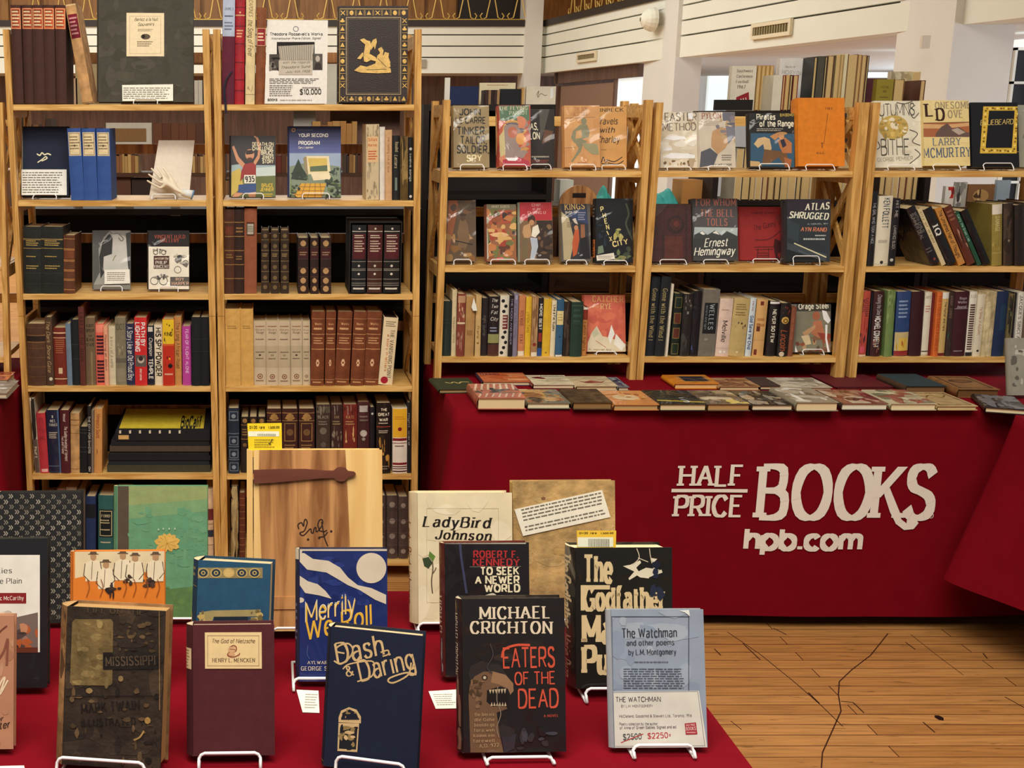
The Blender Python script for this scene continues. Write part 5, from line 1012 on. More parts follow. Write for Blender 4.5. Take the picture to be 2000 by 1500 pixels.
for i in range(5): B4.append(([606.5, 634, 655, 685, 712][i], [632.5, 653.5, 683.5, 710.5, 741][i], [0, -1, -3, -5, -7][i], 608, '6f3a20', f'chestnut brown volume with gilt rules, {nm[i]} of five', [('b', .9, .905, 'c08a5a'), ('h', 'Works', .25, .78, .82, .16, 'd0a070', SERIF), ('n', .74, .8, 1, 'd0a070'), ('b', .69, .7, 'c08a5a'), ('n', .56, .66, 3, 'c99868'), ('b', .49, .5, 'c08a5a'), ('d', .5, .31, .14, 'd8b088'), ('d', .5, .34, .1, 'd8b088'), ('d', .5, .28, .1, 'd8b088'), ('d', .5, .31, .07, '6f3a20'), ('b', .08, .085, 'c08a5a'), ('n', .03, .065, 1, 'd0a070')], {'mat': 'leather', 'tilt': .035 if i > 1 else .01}))
B4.append((747, 775, -12, 619, 'd9c6a0', 'cream book leaning right with dark upright title and red disc', [('v', 'THE VANISHING POINT', .82, .1, .68, .26, '3a2418', SERIF), ('v', 'a story in letters', .75, .2, .42, .16, 'b86a30', LT), ('d', .4, .07, .26, '9a1c2c'), ('n', .86, .95, 3, '6a5a48')], {'mat': 'jacket', 'page': '3a302a'}))
row('b4', B4)
gb = '9a7440'
B5 = [(445.5, 467, 1, 797, '1c2a3a', 'dark blue volume with silver-gilt panels', gilt(5, '6a7684') + [('f', .1, v, .9, v + .13, '76828e', '1c2a3a') for v in (.04, .24, .44, .82)] + [('d', .5, v, .2, '76828e') for v in (.1, .3, .5, .88)])]
for i in range(3): B5.append((470.5 + 16.5 * i, 486 + 16.5 * i, 0, 814, '241a17', f'short dark volume with gilt flower, {["left", "middle", "right"][i]} of three', [('d', .5, .93, .3, gb), ('b', .85, .86, gb), ('b', .6, .61, gb), ('d', .5, .5, .25, '7a5c34'), ('n', .66, .8, 3, gb)]))
for i in range(3): B5.append(([521, 551, 583.5][i], [549.5, 581.5, 614.5][i], 0, 798, '3a1c18', f'dark brown volume with gilt crown panels, {["left", "middle", "right"][i]} of three', [('b', .93, .94, gb), ('d', .5, .87, .25, gb), ('r', .2, .84, .8, .87, gb), ('b', .81, .82, gb), ('f', .14, .5, .86, .78, gb, '3a1c18'), ('d', .5, .64, .22, '6a4a2c'), ('n', .3, .46, 4, gb), ('b', .25, .26, gb)]))
B5 += [(617.5, 645, 0, 790, '3d2f27', 'olive brown volume with silver lettering', [('b', .88, .97, '5c5244'), ('g', .88, .97, 8, ['9a9484', '2a241e'], .5), ('h', 'BLACK', .12, .88, .8, .2, '9a9080', SERIF), ('n', .7, .77, 2, '8a8070'), ('d', .5, .62, .25, '6a6254'), ('d', .5, .42, .2, '5a5246')]), (646, 669.5, 0, 790, '3a2220', 'dark brown volume with silver flower', [('g', .88, .97, 8, ['9a9484', '2a241e'], .5), ('h', 'THE', .25, .75, .8, .2, 'a08c60', SERIF), ('n', .7, .77, 2, 'a08c60'), ('g', .4, .62, 14, ['6a5a48', '857a68'], .3)]), (670.5, 697.5, 0, 790, '6e241c', 'brick red volume with gilt emblem', [('g', .88, .97, 8, ['a09484', '3a1a16'], .5), ('h', 'KATE', .2, .8, .8, .2, 'b89060', SERIF), ('n', .7, .77, 2, 'b89060'), ('g', .45, .62, 9, ['c8a468', '3a1a10'], .35)]), (698.5, 721.5, 0, 785, '431f22', 'maroon volume with white skull-like mark', [('r', .15, .86, .85, .95, 'a8a098'), ('n', .72, .82, 2, '7a6a60'), ('d', .5, .56, .3, 'b0a89c'), ('d', .5, .48, .15, '8a827a')]),
 (722.5, 732, 0, 795, '17141a', 'thin dark book between maroon and black ones', [('d', .5, .9, .25, 'a8a8a0')]), (735, 763, 0, 787, '1c1412', 'black book with white block title and tawny map', [('h', 'THE', .3, .75, .89, .17, 'e0d4bc', BOLD), ('h', 'GREAT', .12, .92, .82, .19, 'e0d4bc', BOLD), ('h', 'WAR', .2, .8, .745, .19, 'e0d4bc', BOLD), ('n', .7, .73, 1, 'c8b8a0'), ('b', .66, .67, 'a03a28'), ('n', .57, .62, 2, 'c8b8a0'), ('g', .18, .45, 9, ['a87a34', '8a6228', 'b98a40'], .35), ('n', .05, .12, 2, '8a7a6a')], {'mat': 'mylar'}),
 (766.5, 795, 0, 797, 'd9cfc0', 'yellow and white book with maroon stripes', [('b', .55, .99, 'dba528'), ('n', .82, .88, 2, 'b07818'), ('d', .5, .68, .14, '7a1420'), ('b', .5, .54, '7a1c28'), ('b', .46, .47, '7a1c28'), ('n', .4, .44, 1, '5a3a2c'), ('b', .13, .165, '7a1c28'), ('b', .095, .11, '4a161c'), ('b', .065, .078, '4a161c'), ('b', .02, .04, '4a161c')], {'mat': 'mylar', 'bul': .006}), (796, 803.5, 0, 786, '16161a', 'thin black book at the right post', [('v', 'night ward', .85, .4, .5, .4, '8a8a88', LT)])]
row('b5', B5, mat='leather')
B6 = [(451, 466, 0, 949, '14110f', 'black book with gilt chain ornament', [('g', .08, .95, 22, ['a89468', '8a744a'], .35)]), (467.5, 479, 0, 962, '5a2a1a', 'slim red-brown book with gilt rules', gilt(10, '8a5a38')),
 (736, 753.5, 0, 968, '4a3c38', 'grey-brown volume with pale medallions, left of three', [('d', .5, v, .26, '8a7c70') for v in (.12, .36, .6, .86)] + gilt(5, '5f5048')), (754.5, 777, 0, 968, '4a3c38', 'grey-brown volume with pale medallions, middle of three', [('d', .5, v, .26, '8a7c70') for v in (.12, .36, .6, .86)] + gilt(5, '5f5048')), (778, 797, 0, 970, '463834', 'grey-brown volume with pale medallions, right of three', [('d', .5, v, .26, '8a7c70') for v in (.12, .36, .6, .86)] + gilt(5, '5f5048'))]
row('b6', B6, mat='leather')
# ------------------------------------------------------------------ books on the three low bookcases
COND = dict(tx=1.9, ty=1.5); SER2 = dict(tx=2.1, ty=.8, serif=1.0); UNC = dict(tx=1.3, ty=1.2)
c3 = lambda c: c.crop(820, 170, 3.948); c4 = lambda c: c.crop(1260, 170, 3.948); c5 = lambda c: c.crop(1650, 170, 3.949)
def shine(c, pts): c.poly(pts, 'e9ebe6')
def tinker(c):
    c3(c); k = '1d1714'; w = dict(tx=2.0, ty=1.8)
    for t, x0, x1, y, h in (('JOHN', 305, 470, 215, 46), ('LE CARRE', 275, 508, 280, 46), ('TINKER,', 285, 515, 365, 56), ('TAILOR,', 312, 518, 437, 56), ('SOLDIER,', 285, 535, 508, 54)): c.text(t, (x0, y), (x1, y), h, k, **w)
    c.text('SPY', (360, 572), (480, 570), 44, 'd9cba0', **w)
face('c1', (883, 206), (886, 331), (956, 329), 'olive tan book filled with bold black lettering', yo=.045, col='8a7752', mat='mylar', art=tinker, es=(0, .04, .022), short='bold black lettering book')
def parrot(c):
    c3(c); c.poly([(600, 145), (840, 140), (858, 625), (615, 630)], 'a8503a'); c.poly([(600, 145), (840, 142), (845, 260), (620, 260)], '4f6b52'); c.text('THE FLYING', (610, 178), (830, 174), 26, 'c8b896', **SERIF); c.text('PARROT', (690, 215), (830, 212), 28, 'b8b89a', **SERIF)
    c.blobs(620, 260, 850, 560, 34, ['a8503a', 'b98a4a', 'c9a86a', '8a7a72', '5f5a60', 'c07858'], 5, .22); c.poly([(650, 300), (700, 285), (760, 300), (790, 370), (760, 450), (800, 540), (660, 545), (640, 420)], '8a7872'); c.disc(715, 350, 38, 45, 'a8604a'); c.disc(775, 400, 35, 45, 'c98f4a'); c.poly([(600, 380), (650, 330), (660, 520), (620, 540)], 'b8a878'); c.poly([(640, 560), (760, 540), (840, 570), (850, 625), (640, 628)], 'a23040'); c.poly([(660, 545), (760, 545), (740, 570), (680, 568)], 'e9e6e0')
face('c1', (968, 205.5), (975, 331), (1037, 328), 'red-spined jacketed book with embracing figures and parrot', yo=.045, t=.042, col='9a4436', scol='a03a30', mat='mylar', art=parrot, es=(-.003, .04, .022), short='red-spined embracing figures book', spine=lambda c: spine_deco(c, [('g', .1, .95, 14, ['c9603a', '8a2a28', 'b89060'], .4)], c.w, c.h))
def las(c):
    c3(c); c.poly([(920, 170), (1000, 172), (960, 330), (930, 420)], '4a4640'); c.poly([(960, 330), (1030, 340), (1000, 420), (940, 440)], '5a3a28'); c.text('ATLAS,', (772, 330), (912, 328), 50, 'ddd6bc', **COND); c.text('AVALON', (760, 402), (925, 400), 50, 'ddd6bc', **COND); c.lines(860, 525, 1000, 550, 1, '9a9484'); c.lines(860, 560, 1000, 585, 2, '8a3a2c')
face('c1', (1008, 213), (1012, 327), (1083, 326.5), 'dark brown book partly hidden behind the parrot book', yo=.11, t=.026, al=12, col='221a18', mat='mylar', art=las, es=(.012, .035, .02), short='dark brown book beside parrot book')
def sun(c):
    c3(c); c.blobs(1120, 150, 1385, 610, 20, ['be8c58', 'c4945e', 'b8834f'], 3, .2); c.text('THE SUN', (1190, 185), (1290, 183), 30, '8a5a38', **SERIF); c.text('ALSO RISES', (1185, 222), (1290, 218), 26, '8a5a38', **SERIF); c.line([(1115, 240), (1350, 232)], 3, '8a6a4a')
    g = '7d7a5e'
    c.disc(1265, 265, 22, 28, g); c.poly([(1235, 290), (1290, 290), (1310, 350), (1300, 390), (1250, 400), (1290, 420), (1250, 450), (1190, 430), (1165, 390), (1180, 340)], g); c.poly([(1205, 340), (1245, 330), (1250, 390), (1200, 400)], 'b98d5a'); c.poly([(1200, 430), (1260, 430), (1240, 500), (1205, 540), (1175, 580), (1165, 575), (1200, 520), (1225, 470)], g); c.poly([(1250, 430), (1370, 440), (1380, 520), (1330, 520), (1270, 470)], '8f8a68'); c.line([(1115, 470), (1200, 465)], 3, '8a6a4a'); c.lines(1215, 575, 1290, 590, 1, '9a5a40')
face('c1', (1101, 206), (1103, 329.6), (1172, 326), 'tan jacketed book with a hunched green-grey figure', yo=.045, t=.034, col='bd8b57', scol='b5804c', mat='mylar', art=sun, es=(-.001, .042, .022), short='hunched figure book')
def trav(c):
    c3(c); c.text('STEINBECK', (1290, 192), (1570, 188), 26, '2a1c14', **SERIF); i = dict(tx=1.5, ty=1.0, slant=.2)
    c.text('Travels', (1355, 288), (1525, 286), 48, '3a2a1a', **i); c.text('with', (1385, 352), (1500, 352), 44, '3a2a1a', **i); c.text('Charley', (1360, 430), (1540, 428), 50, '3a2a1a', **i)
    for q in ([(1400, 580), (1415, 540), (1430, 580), (1450, 565)], [(1440, 560), (1500, 575), (1560, 540)], [(1450, 585), (1520, 595), (1570, 570)], [(1400, 590), (1480, 600)]): c.curve(q, 7, '3a2a1e')
    c.lines(1400, 480, 1440, 488, 1, '6a5030')
face('c1', (1140, 208), (1146, 329), (1224, 328), 'gold-tan book half hidden at the right post', yo=.095, t=.024, al=12, col='c08f52', mat='mylar', art=trav, es=(.02, .04, .018), short='gold-tan book at right post')
def hunter(c):
    c3(c); c.poly([(225, 870), (300, 868), (280, 1000), (210, 1330), (195, 1340)], '8a4e2c'); c.poly([(300, 868), (480, 866), (440, 1340), (230, 1345)], '54402c'); c.blobs(210, 1150, 430, 1330, 12, ['8a6a3a', '7a5226', '9a7444'], 4, .2); c.blobs(240, 880, 460, 1000, 12, ['3e3226', '6a4a30', '4a3a2c'], 6, .2)
    c.poly([(310, 1020), (345, 1010), (370, 1060), (385, 1180), (345, 1260), (300, 1240), (290, 1120)], '6e5438'); c.disc(330, 1008, 20, 26, '4a3422'); c.disc(332, 985, 26, 10, '33241a'); c.line([(275, 1185), (405, 1215)], 8, '1e1612'); c.poly([(320, 1240), (345, 1240), (335, 1320), (320, 1320)], '5a4228')
face('c2', (878, 391), (869, 511), (929, 510), 'brown jacketed book with a man holding a rifle', yo=.05, t=.03, col='5a4028', mat='mylar', art=hunter, es=(.004, .03, .02), short='rifleman book')
def crowd(c):
    c3(c); c.rect(480, 905, 740, 945, '6e6a50'); c.text('MANY SAINTS', (555, 932), (690, 930), 20, 'c9bfa0', **SERIF); c.poly([(520, 960), (700, 950), (720, 1050), (540, 1060)], 'a04a30'); c.blobs(500, 960, 740, 1330, 60, ['b07040', '8a4a2a', 'c9a060', '5a3424', 'd0a878', '6a6a3a', '9a3a28', '3a2a24'], 8, .16); c.poly([(495, 1090), (520, 1085), (530, 1320), (510, 1330)], 'b8b2a4'); c.poly([(590, 1320), (640, 1310), (650, 1330), (590, 1335)], 'c85a60')
face('c2', (946, 399), (951, 509), (1009, 507), 'jacketed book crowded with struggling figures, brown and orange', yo=.05, t=.03, col='8a5a38', scol='7a4a38', mat='mylar', art=crowd, es=(.002, .042, .02), short='struggling figures book')
def flying(c):
    c3(c); c.poly([(735, 890), (1015, 884), (1020, 1025), (745, 1030)], 'a82a32'); c.poly([(745, 1030), (1020, 1025), (1030, 1330), (760, 1330)], '74583c'); c.poly([(900, 1030), (1020, 1030), (1030, 1330), (900, 1330)], '2e2018')
    for t, x0, x1, y in (('CHIP', 862, 930, 920), ('of the', 870, 930, 950), ('FLYING U', 832, 970, 978)): c.text(t, (x0, y), (x1, y), 20, 'd8a8a0', **SERIF)
    c.disc(860, 1020, 30, 36, '3a2216'); c.disc(862, 1045, 20, 22, 'b08058'); c.poly([(800, 1070), (850, 1050), (860, 1150), (810, 1180), (790, 1120)], 'b08a60'); c.poly([(870, 1080), (910, 1060), (925, 1120), (890, 1160), (860, 1150)], 'd8d2c0'); c.poly([(850, 1160), (905, 1165), (912, 1230), (885, 1325), (850, 1325), (862, 1240)], 'a8b0bc'); c.poly([(790, 1160), (835, 1165), (830, 1320), (790, 1320)], '6a5a3e'); c.blobs(920, 1060, 1020, 1320, 14, ['4a3424', '1e1612', '5f4630', '7a5a3c'], 5, .25)
face('c2', (1014, 395), (1016, 507), (1080, 507), 'red-topped jacketed book with two western figures', yo=.05, t=.028, col='6a5038', scol='9aa090', mat='mylar', art=flying, es=(-.001, .042, .02), short='red-topped western figures book')
def kings(c):
    c3(c); c.poly([(1090, 900), (1285, 890), (1320, 1325), (1110, 1335)], '2b2a30'); c.poly([(1090, 960), (1150, 1010), (1190, 1180), (1160, 1330), (1110, 1335)], 'a89a78'); c.poly([(1110, 960), (1280, 940), (1300, 1060), (1200, 1030)], '2e3a5c'); c.text('KINGS', (1118, 948), (1272, 938), 44, 'c9a86a', **SER2); c.text('BACK TO', (1122, 976), (1212, 970), 16, 'c8c0a8', **BOLD); c.lines(1220, 960, 1280, 1030, 4, '8a90a0'); c.lines(1135, 1040, 1180, 1085, 4, '6a5a44')
    c.poly([(1175, 1020), (1200, 1010), (1220, 1060), (1195, 1050)], 'c0b8a8'); c.poly([(1195, 1100), (1225, 1095), (1230, 1180), (1210, 1290), (1180, 1310), (1175, 1200)], 'b0522c'); c.disc(1205, 1085, 16, 20, 'b07a52'); c.poly([(1240, 1060), (1270, 1060), (1275, 1180), (1240, 1160)], '8a5a3c'); c.poly([(1240, 1170), (1290, 1150), (1310, 1320), (1230, 1320)], '181418')
face('c2', (1092, 398), (1097, 508), (1154, 506), 'jacketed book with tall gold title and orange robed figure', yo=.05, t=.03, col='55504a', scol='6a5c4c', mat='mylar', art=kings, es=(-.002, .035, .018), short='orange robed figure book')
def phenix(c):
    c3(c); g = 'd9c886'
    for ch, x, y in zip('PHENIX', (1395, 1412, 1425, 1438, 1452, 1462), (960, 1008, 1052, 1098, 1142, 1190)): c.text(ch, (x, y), (x + (24 if ch != 'I' else 8), y - 4), 34, g, **BOLD)
    c.text('CITY', (1488, 1232), (1608, 1208), 38, g, **BOLD); c.curve([(1590, 900), (1610, 980), (1590, 1060), (1640, 1180)], 14, '3e4638'); c.blobs(1500, 1090, 1590, 1160, 9, ['8a8a4a', '3a4a3a', 'a8a060'], 3, .3); c.blobs(1510, 1245, 1640, 1330, 12, ['5f6a48', '3a4436', '7a7a4a'], 5, .3); c.poly([(1375, 1230), (1410, 1220), (1420, 1275), (1370, 1290)], '6a7a64'); c.blobs(1380, 1050, 1440, 1220, 7, ['1f2a3a', '2a3648'], 9, .3)
    c.poly([(1360, 1300), (1495, 1278), (1505, 1325), (1365, 1340)], 'd9d3c4'); c.lines(1375, 1298, 1490, 1325, 2, '8a8478')
face('c2', (1165, 387.5), (1167, 516), (1239, 516), 'black jacketed book with slanting yellow block letters', yo=.035, t=.032, al=11, col='12151a', scol='1a1613', mat='mylar', art=phenix, es=(.001, .04, .018), short='slanting yellow letters book', spine=lambda c: spine_deco(c, [('r', .2, .08, .9, .36, 'b0622c'), ('v', 'HOLLER', .34, .1, .5, .5, '1c1412', BOLD), ('n', .7, .92, 4, '7a7468')], c.w, c.h))
DOT = [('g', .02, .98, 0, ['1a1c22'], .3)] + [('d', .3 + .42 * ((i * 7) % 5) / 4, .06 + i * .085, .2, '14181f') for i in range(11) if i not in (5, 6, 7)] + [('r', .3, .45, .9, .68, '6a2a2c'), ('n', .47, .67, 4, 'c8bcae')]
C3 = [(865, 883, -3, 588, '1e2a24', 'dark green-black book with blind ruled spine', [('b', .66, .67, '2c3a32'), ('b', .6, .61, '2c3a32'), ('r', .3, .05, .5, .5, '26342c')]), (884, 893, -3, 566, 'c9b890', 'tall narrow cream book with fine print', [('v', 'the long country road home', .6, .2, .5, .4, '8a7450', LT)]),
 (893, 909, -4, 574, '7a3c30', 'brick red jacketed book with pale swirling title', [('r', .05, .86, .95, .97, 'b08a68'), ('g', .55, .85, 16, ['c0a07a', 'a8604a'], .2), ('g', .05, .4, 10, ['9a6a58', '6a2a24', 'b08a70'], .25), ('b', .52, .55, 'd0bc98')], {'mat': 'mylar'}), (911, 929, -4, 579, 'a8814e', 'mustard brown book with a hanging white tag', [('n', .3, .5, 1, '8a6438')]),
 (930, 941, -3, 577, 'c0a06a', 'narrow tan book next to the white-tagged one', [('v', 'Prairie', .5, .3, .5, .4, '7a5a30', LT), ('d', .5, .22, .2, '7a5a30')]), (942, 954.5, -4, 582, '201d20', 'narrow black book with dim lettering', [('v', 'night journal', .7, .35, .5, .5, '55504c', LT)], {'mat': 'mylar'}),
 (955.5, 977, -4, 579, '1d191c', 'black jacketed book with white script and green band', [('h', 'The', .2, .75, .91, .3, 'd0ccc0', ITAL), ('h', 'Two', .2, .8, .81, .3, 'd0ccc0', ITAL), ('h', 'Fat', .2, .8, .71, .3, 'd0ccc0', ITAL), ('h', 'City', .15, .85, .6, .3, 'd0ccc0', ITAL), ('b', .22, .37, '8a8a58'), ('n', .4, .5, 2, '8890a8'), ('b', .0, .2, '4a2a24')], {'mat': 'mylar'}), (977.5, 995, -4, 577, 'd2ccb8', 'white jacketed book with big black dots', DOT, {'mat': 'mylar'}),
 (995.5, 1004, -4.5, 577, '1a141a', 'narrow black book with purple-grey lettering', [('v', 'THE MOON AND RIVER', .95, .2, .5, .4, '8a88a0', LT)], {'mat': 'mylar'}), (1004.5, 1013.5, -4, 573, '7a7488', 'lilac grey narrow jacketed book', [('v', 'grey lady rising', .85, .3, .5, .5, '5a5468', ITAL), ('r', .3, .9, .8, .97, '9a98a8')], {'mat': 'mylar'}),
 (1014, 1027, -3.5, 577, 'bf7a50', 'salmon orange book with dark block words', [('v', 'ROSEWOOD', .75, .5, .5, .45, '5a1c1c', SERIF), ('v', 'FLAT', .35, .2, .5, .45, '5a1c1c', SERIF), ('b', 0, .08, 'd8cbb8')]), (1028, 1039.5, -4, 580, 'd0a92e', 'bright yellow narrow book next to the salmon one', [('v', 'yellow field', .75, .4, .5, .5, '9a7414', LT)]),
 (1040, 1052, -4, 579, '9a7550', 'tan brown book with red seal near its foot', [('g', .3, .95, 16, ['7a5838', 'b08c62'], .3), ('d', .5, .2, .3, '7a2a1c'), ('b', 0, .07, 'd8ccb8')]), (1053, 1062.5, -5, 582, '1c1a22', 'black narrow book with white letters and blue foot', [('v', 'MORE BEST', .9, .45, .5, .5, 'c8c4bc', BOLD), ('r', .2, .25, .9, .4, '8a2a28'), ('b', 0, .14, '2a4a86')], {'mat': 'mylar'}),
 (1062.5, 1078, -5, 584, 'cda52c', 'plain golden yellow book, the widest yellow', [('d', .5, .06, .12, '8a6a14')]), (1078.5, 1088, -5, 587, 'd6c9a8', 'narrow cream book with black block title', [('v', 'Like a Fat Gypsy', .92, .45, .55, .45, '241c18', BOLD)], {'mat': 'mylar'}), (1088.5, 1102, -5, 585, '2f5674', 'blue book with square cream label', [('r', .02, .56, .98, .8, 'd6c48a'), ('n', .62, .76, 3, 'a89050'), ('d', .5, .35, .14, '1c3a56'), ('b', 0, .03, 'd8d4c8')]),
 (1103, 1115.5, -4, 589, '33261e', 'dark brown narrow book with rough spine', [('g', .05, .95, 18, ['46352a', '241a14'], .35)], {'mat': 'worn'}), (1116, 1139, -4.5, 590, '20352a', 'dark green cloth book with gilt top line', [('b', .93, .94, '4a5a44'), ('b', .6, .61, '2c4436'), ('n', .6, .9, 3, '2f4a3a')]), (1139.5, 1149, -4, 600, '7a2c1c', 'narrow red book with tan lettered panel at foot', [('b', .0, .74, 'b0773c'), ('v', 'cabin lights', .7, .1, .5, .5, '5a2a14', SERIF), ('b', .95, 1, 'd8d0c0')])]
row('c3', C3)
mb = MB(); tg = [atY(x, y, YF + .002) for x, y in ((925.5, 582), (921, 600), (924, 607), (932, 607), (930, 596))]; mb.poly(tg, 'e2ddd2'); mb.poly([t + Vector((0, .0012, 0)) for t in tg], 'e2ddd2'); tag(mb.build('price_tag', 'paper'), 'small white paper tag hanging from the mustard brown book', 'tag')
def rye(c):
    c.crop(820, 520, 4.545); c.blobs(1480, 260, 1840, 640, 30, ['c4604a', 'cc6c50', 'b85444'], 3, .15); c.text('THE', (1520, 268), (1565, 268), 16, 'd8a860', **SERIF); c.text('IN THE', (1530, 366), (1590, 368), 18, 'd8b878', **SERIF); c.text('CATCHER', (1530, 315), (1805, 318), 50, 'd8a860', **SERIF); c.text('RYE', (1605, 378), (1705, 378), 46, 'd8b878', **SERIF); c.poly([(1490, 680), (1525, 590), (1570, 530), (1620, 620), (1700, 640), (1848, 690), (1850, 775), (1487, 768)], 'cfc3a6'); c.poly([(1525, 590), (1565, 535), (1590, 600), (1545, 640)], 'b8b698'); c.line([(1560, 660), (1650, 720)], 5, 'b06048')
    c.poly([(1700, 520), (1730, 600), (1690, 690), (1670, 630)], 'e6e2d8'); c.poly([(1740, 600), (1830, 700), (1790, 750), (1720, 690)], 'e2dcd0'); c.text('A novel by', (1495, 745), (1700, 748), 14, '7a6a58', **LT)
face('c3', (1143, 576), (1147, 692), (1227, 692), 'orange-red jacketed book with a cream corner landscape', yo=.05, t=.022, col='c4604a', mat='mylar', art=rye, es=(0, .035, .012), short='orange-red jacketed book')
# second low bookcase
def master(c):
    c4(c); c.blobs(120, 250, 420, 610, 26, ['cfc6b2', 'c2b69e', 'd8d2c4', 'a8957a'], 4, .18); c.text('EASTER', (150, 262), (400, 258), 60, '5a5048', tx=1.6, ty=.8); c.text('METHOD', (135, 338), (395, 332), 56, '6a5c50', tx=1.5, ty=.8)
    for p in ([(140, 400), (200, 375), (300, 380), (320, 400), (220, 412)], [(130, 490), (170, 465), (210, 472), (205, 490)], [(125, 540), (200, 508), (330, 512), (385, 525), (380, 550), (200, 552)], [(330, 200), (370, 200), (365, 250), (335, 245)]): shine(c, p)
    c.blobs(130, 570, 390, 610, 12, ['8a6a3e', 'a88a5c', '6a5232'], 6, .3)
face('d1', (1295, 219), (1290, 329), (1362, 327), 'pale wrinkled glossy book at the left post', yo=.06, t=.022, col='c8bda6', mat='mylar', art=master, es=(-.004, .04, .015), short='pale wrinkled glossy book')
def dancer(c):
    c4(c); c.text('PYLON', (438, 245), (585, 240), 44, '8a4a38', **SER2); c.lines(450, 262, 580, 300, 3, 'a09080'); c.poly([(595, 192), (722, 190), (718, 300), (690, 330), (640, 260), (600, 260)], '64646e'); c.poly([(520, 340), (580, 310), (640, 320), (660, 390), (620, 470), (560, 520), (510, 460), (510, 390)], 'b08a62'); c.poly([(430, 500), (500, 470), (560, 520), (530, 600), (420, 620)], '4f5058'); c.blobs(560, 230, 710, 420, 18, ['5a5a66', '8a7a70', 'a8906c', '7a7078'], 5, .2); c.poly([(620, 300), (700, 310), (690, 380), (640, 440)], '70707c')
    c.lines(590, 518, 680, 570, 3, '6a6058', 5); c.text('BY WILLIAM', (520, 612), (665, 606), 18, '4a443c', **SERIF)
face('d1', (1371, 219), (1366, 330), (1437, 330), 'cream grey jacketed book with a leaping dancer', yo=.055, t=.024, col='bfb4a2', mat='mylar', art=dancer, es=(0, .036, .017), short='leaping dancer book')
def pirates(c):
    c4(c); c.rect(820, 195, 1170, 365, '1e1d1c'); c.poly([(815, 355), (1160, 360), (1150, 625), (800, 610)], '2f5068'); w = dict(tx=1.9, ty=1.5); c.text('Pirates', (858, 250), (1005, 250), 40, 'e0d8c0', **w); c.text('of the Range', (882, 304), (1145, 302), 42, 'e0d8c0', **w); c.text('B.M.BOWER', (1040, 226), (1155, 224), 20, 'b09a4a', **BOLD); c.lines(860, 316, 1070, 342, 2, 'a8a090')
    c.poly([(838, 440), (870, 395), (920, 385), (960, 400), (975, 470), (960, 520), (925, 510), (910, 440), (870, 470)], 'bfa276'); c.poly([(920, 480), (1000, 490), (1090, 500), (1110, 590), (1080, 620), (1030, 540), (960, 590), (900, 590)], '6a4a2c'); c.poly([(960, 380), (1020, 350), (1030, 385), (1000, 410)], 'b07a4a'); c.poly([(1020, 410), (1080, 390), (1130, 430), (1130, 510), (1060, 510), (1040, 470)], 'a86a3c'); c.disc(1050, 380, 22, 26, 'b98458'); c.disc(1055, 358, 40, 12, 'a88050'); c.poly([(1040, 410), (1070, 400), (1090, 450), (1060, 470)], '2a2838'); c.poly([(1070, 540), (1130, 560), (1120, 625), (1080, 620)], '9a5a34'); c.poly([(798, 570), (880, 575), (900, 612), (800, 612)], 'b89868')
face('d1', (1470, 221), (1465, 329), (1553, 330), 'black and blue jacketed book with a cowboy on horseback', yo=.05, t=.026, col='22211f', mat='mylar', art=pirates, es=(0, .05, .024), short='cowboy on horseback book')
def orange(c):
    c4(c); c.text('TNT', (1385, 175), (1448, 175), 18, '4a2a10', **SERIF); c.line([(1408, 205), (1378, 440)], 3, '4a2a10'); c.text('T', (1352, 468), (1378, 468), 36, '4a2a10', **SERIF); c.text('M.A.D.', (1322, 517), (1385, 517), 16, '4a2a10', **SERIF)
O1 = face('d1', (1578, 191), (1559, 332), (1650, 332), 'tall orange case book with fine dark upright line', yo=.04, t=.055, al=12, col='c8741a', mat='cloth', art=orange, es=(-.01, .048, .022), short='tall orange case book', page='b8946a')[0]
mb = MB(); bo = [(.0, .01), (.016, .01), (.01, .0), (.016, -.01), (.0, -.01)]; w_ = D.objects[O1.name].children[0].dimensions.x
for z in (.05, .17): 
    for s in (0, 1): mb.box((w_ + .001 - .006, .01 + s * .02, z), (w_ + .006, .016 + s * .02, z + .012), '2a2022'); 
    mb.box((w_ - .006, .02, z + .003), (w_ + .004, .032, z + .009), '2a2022')
mb.build('clasp', 'cloth', O1)['label'] = 'dark ribbon clasps'
def maroon(c):
    c4(c); c.rect(150, 1150, 290, 1320, '4f2018'); c.disc(235, 1060, 70, 70, '2a100e', 24); c.disc(235, 1058, 45, 48, '401812', 20); c.disc(240, 1055, 20, 24, '5a2418'); c.rect(130, 1130, 145, 1370, '2e1210'); c.rect(310, 930, 325, 1370, '2e1210'); c.poly([(90, 900), (170, 900), (130, 960), (85, 1000)], '4a3430')
face('d2', (1284, 399), (1274, 519), (1351, 519), 'dark maroon book with stamped round medallion', yo=.045, t=.03, col='3c1614', mat='leather', art=maroon, es=(0, .045, .02), short='round medallion book')
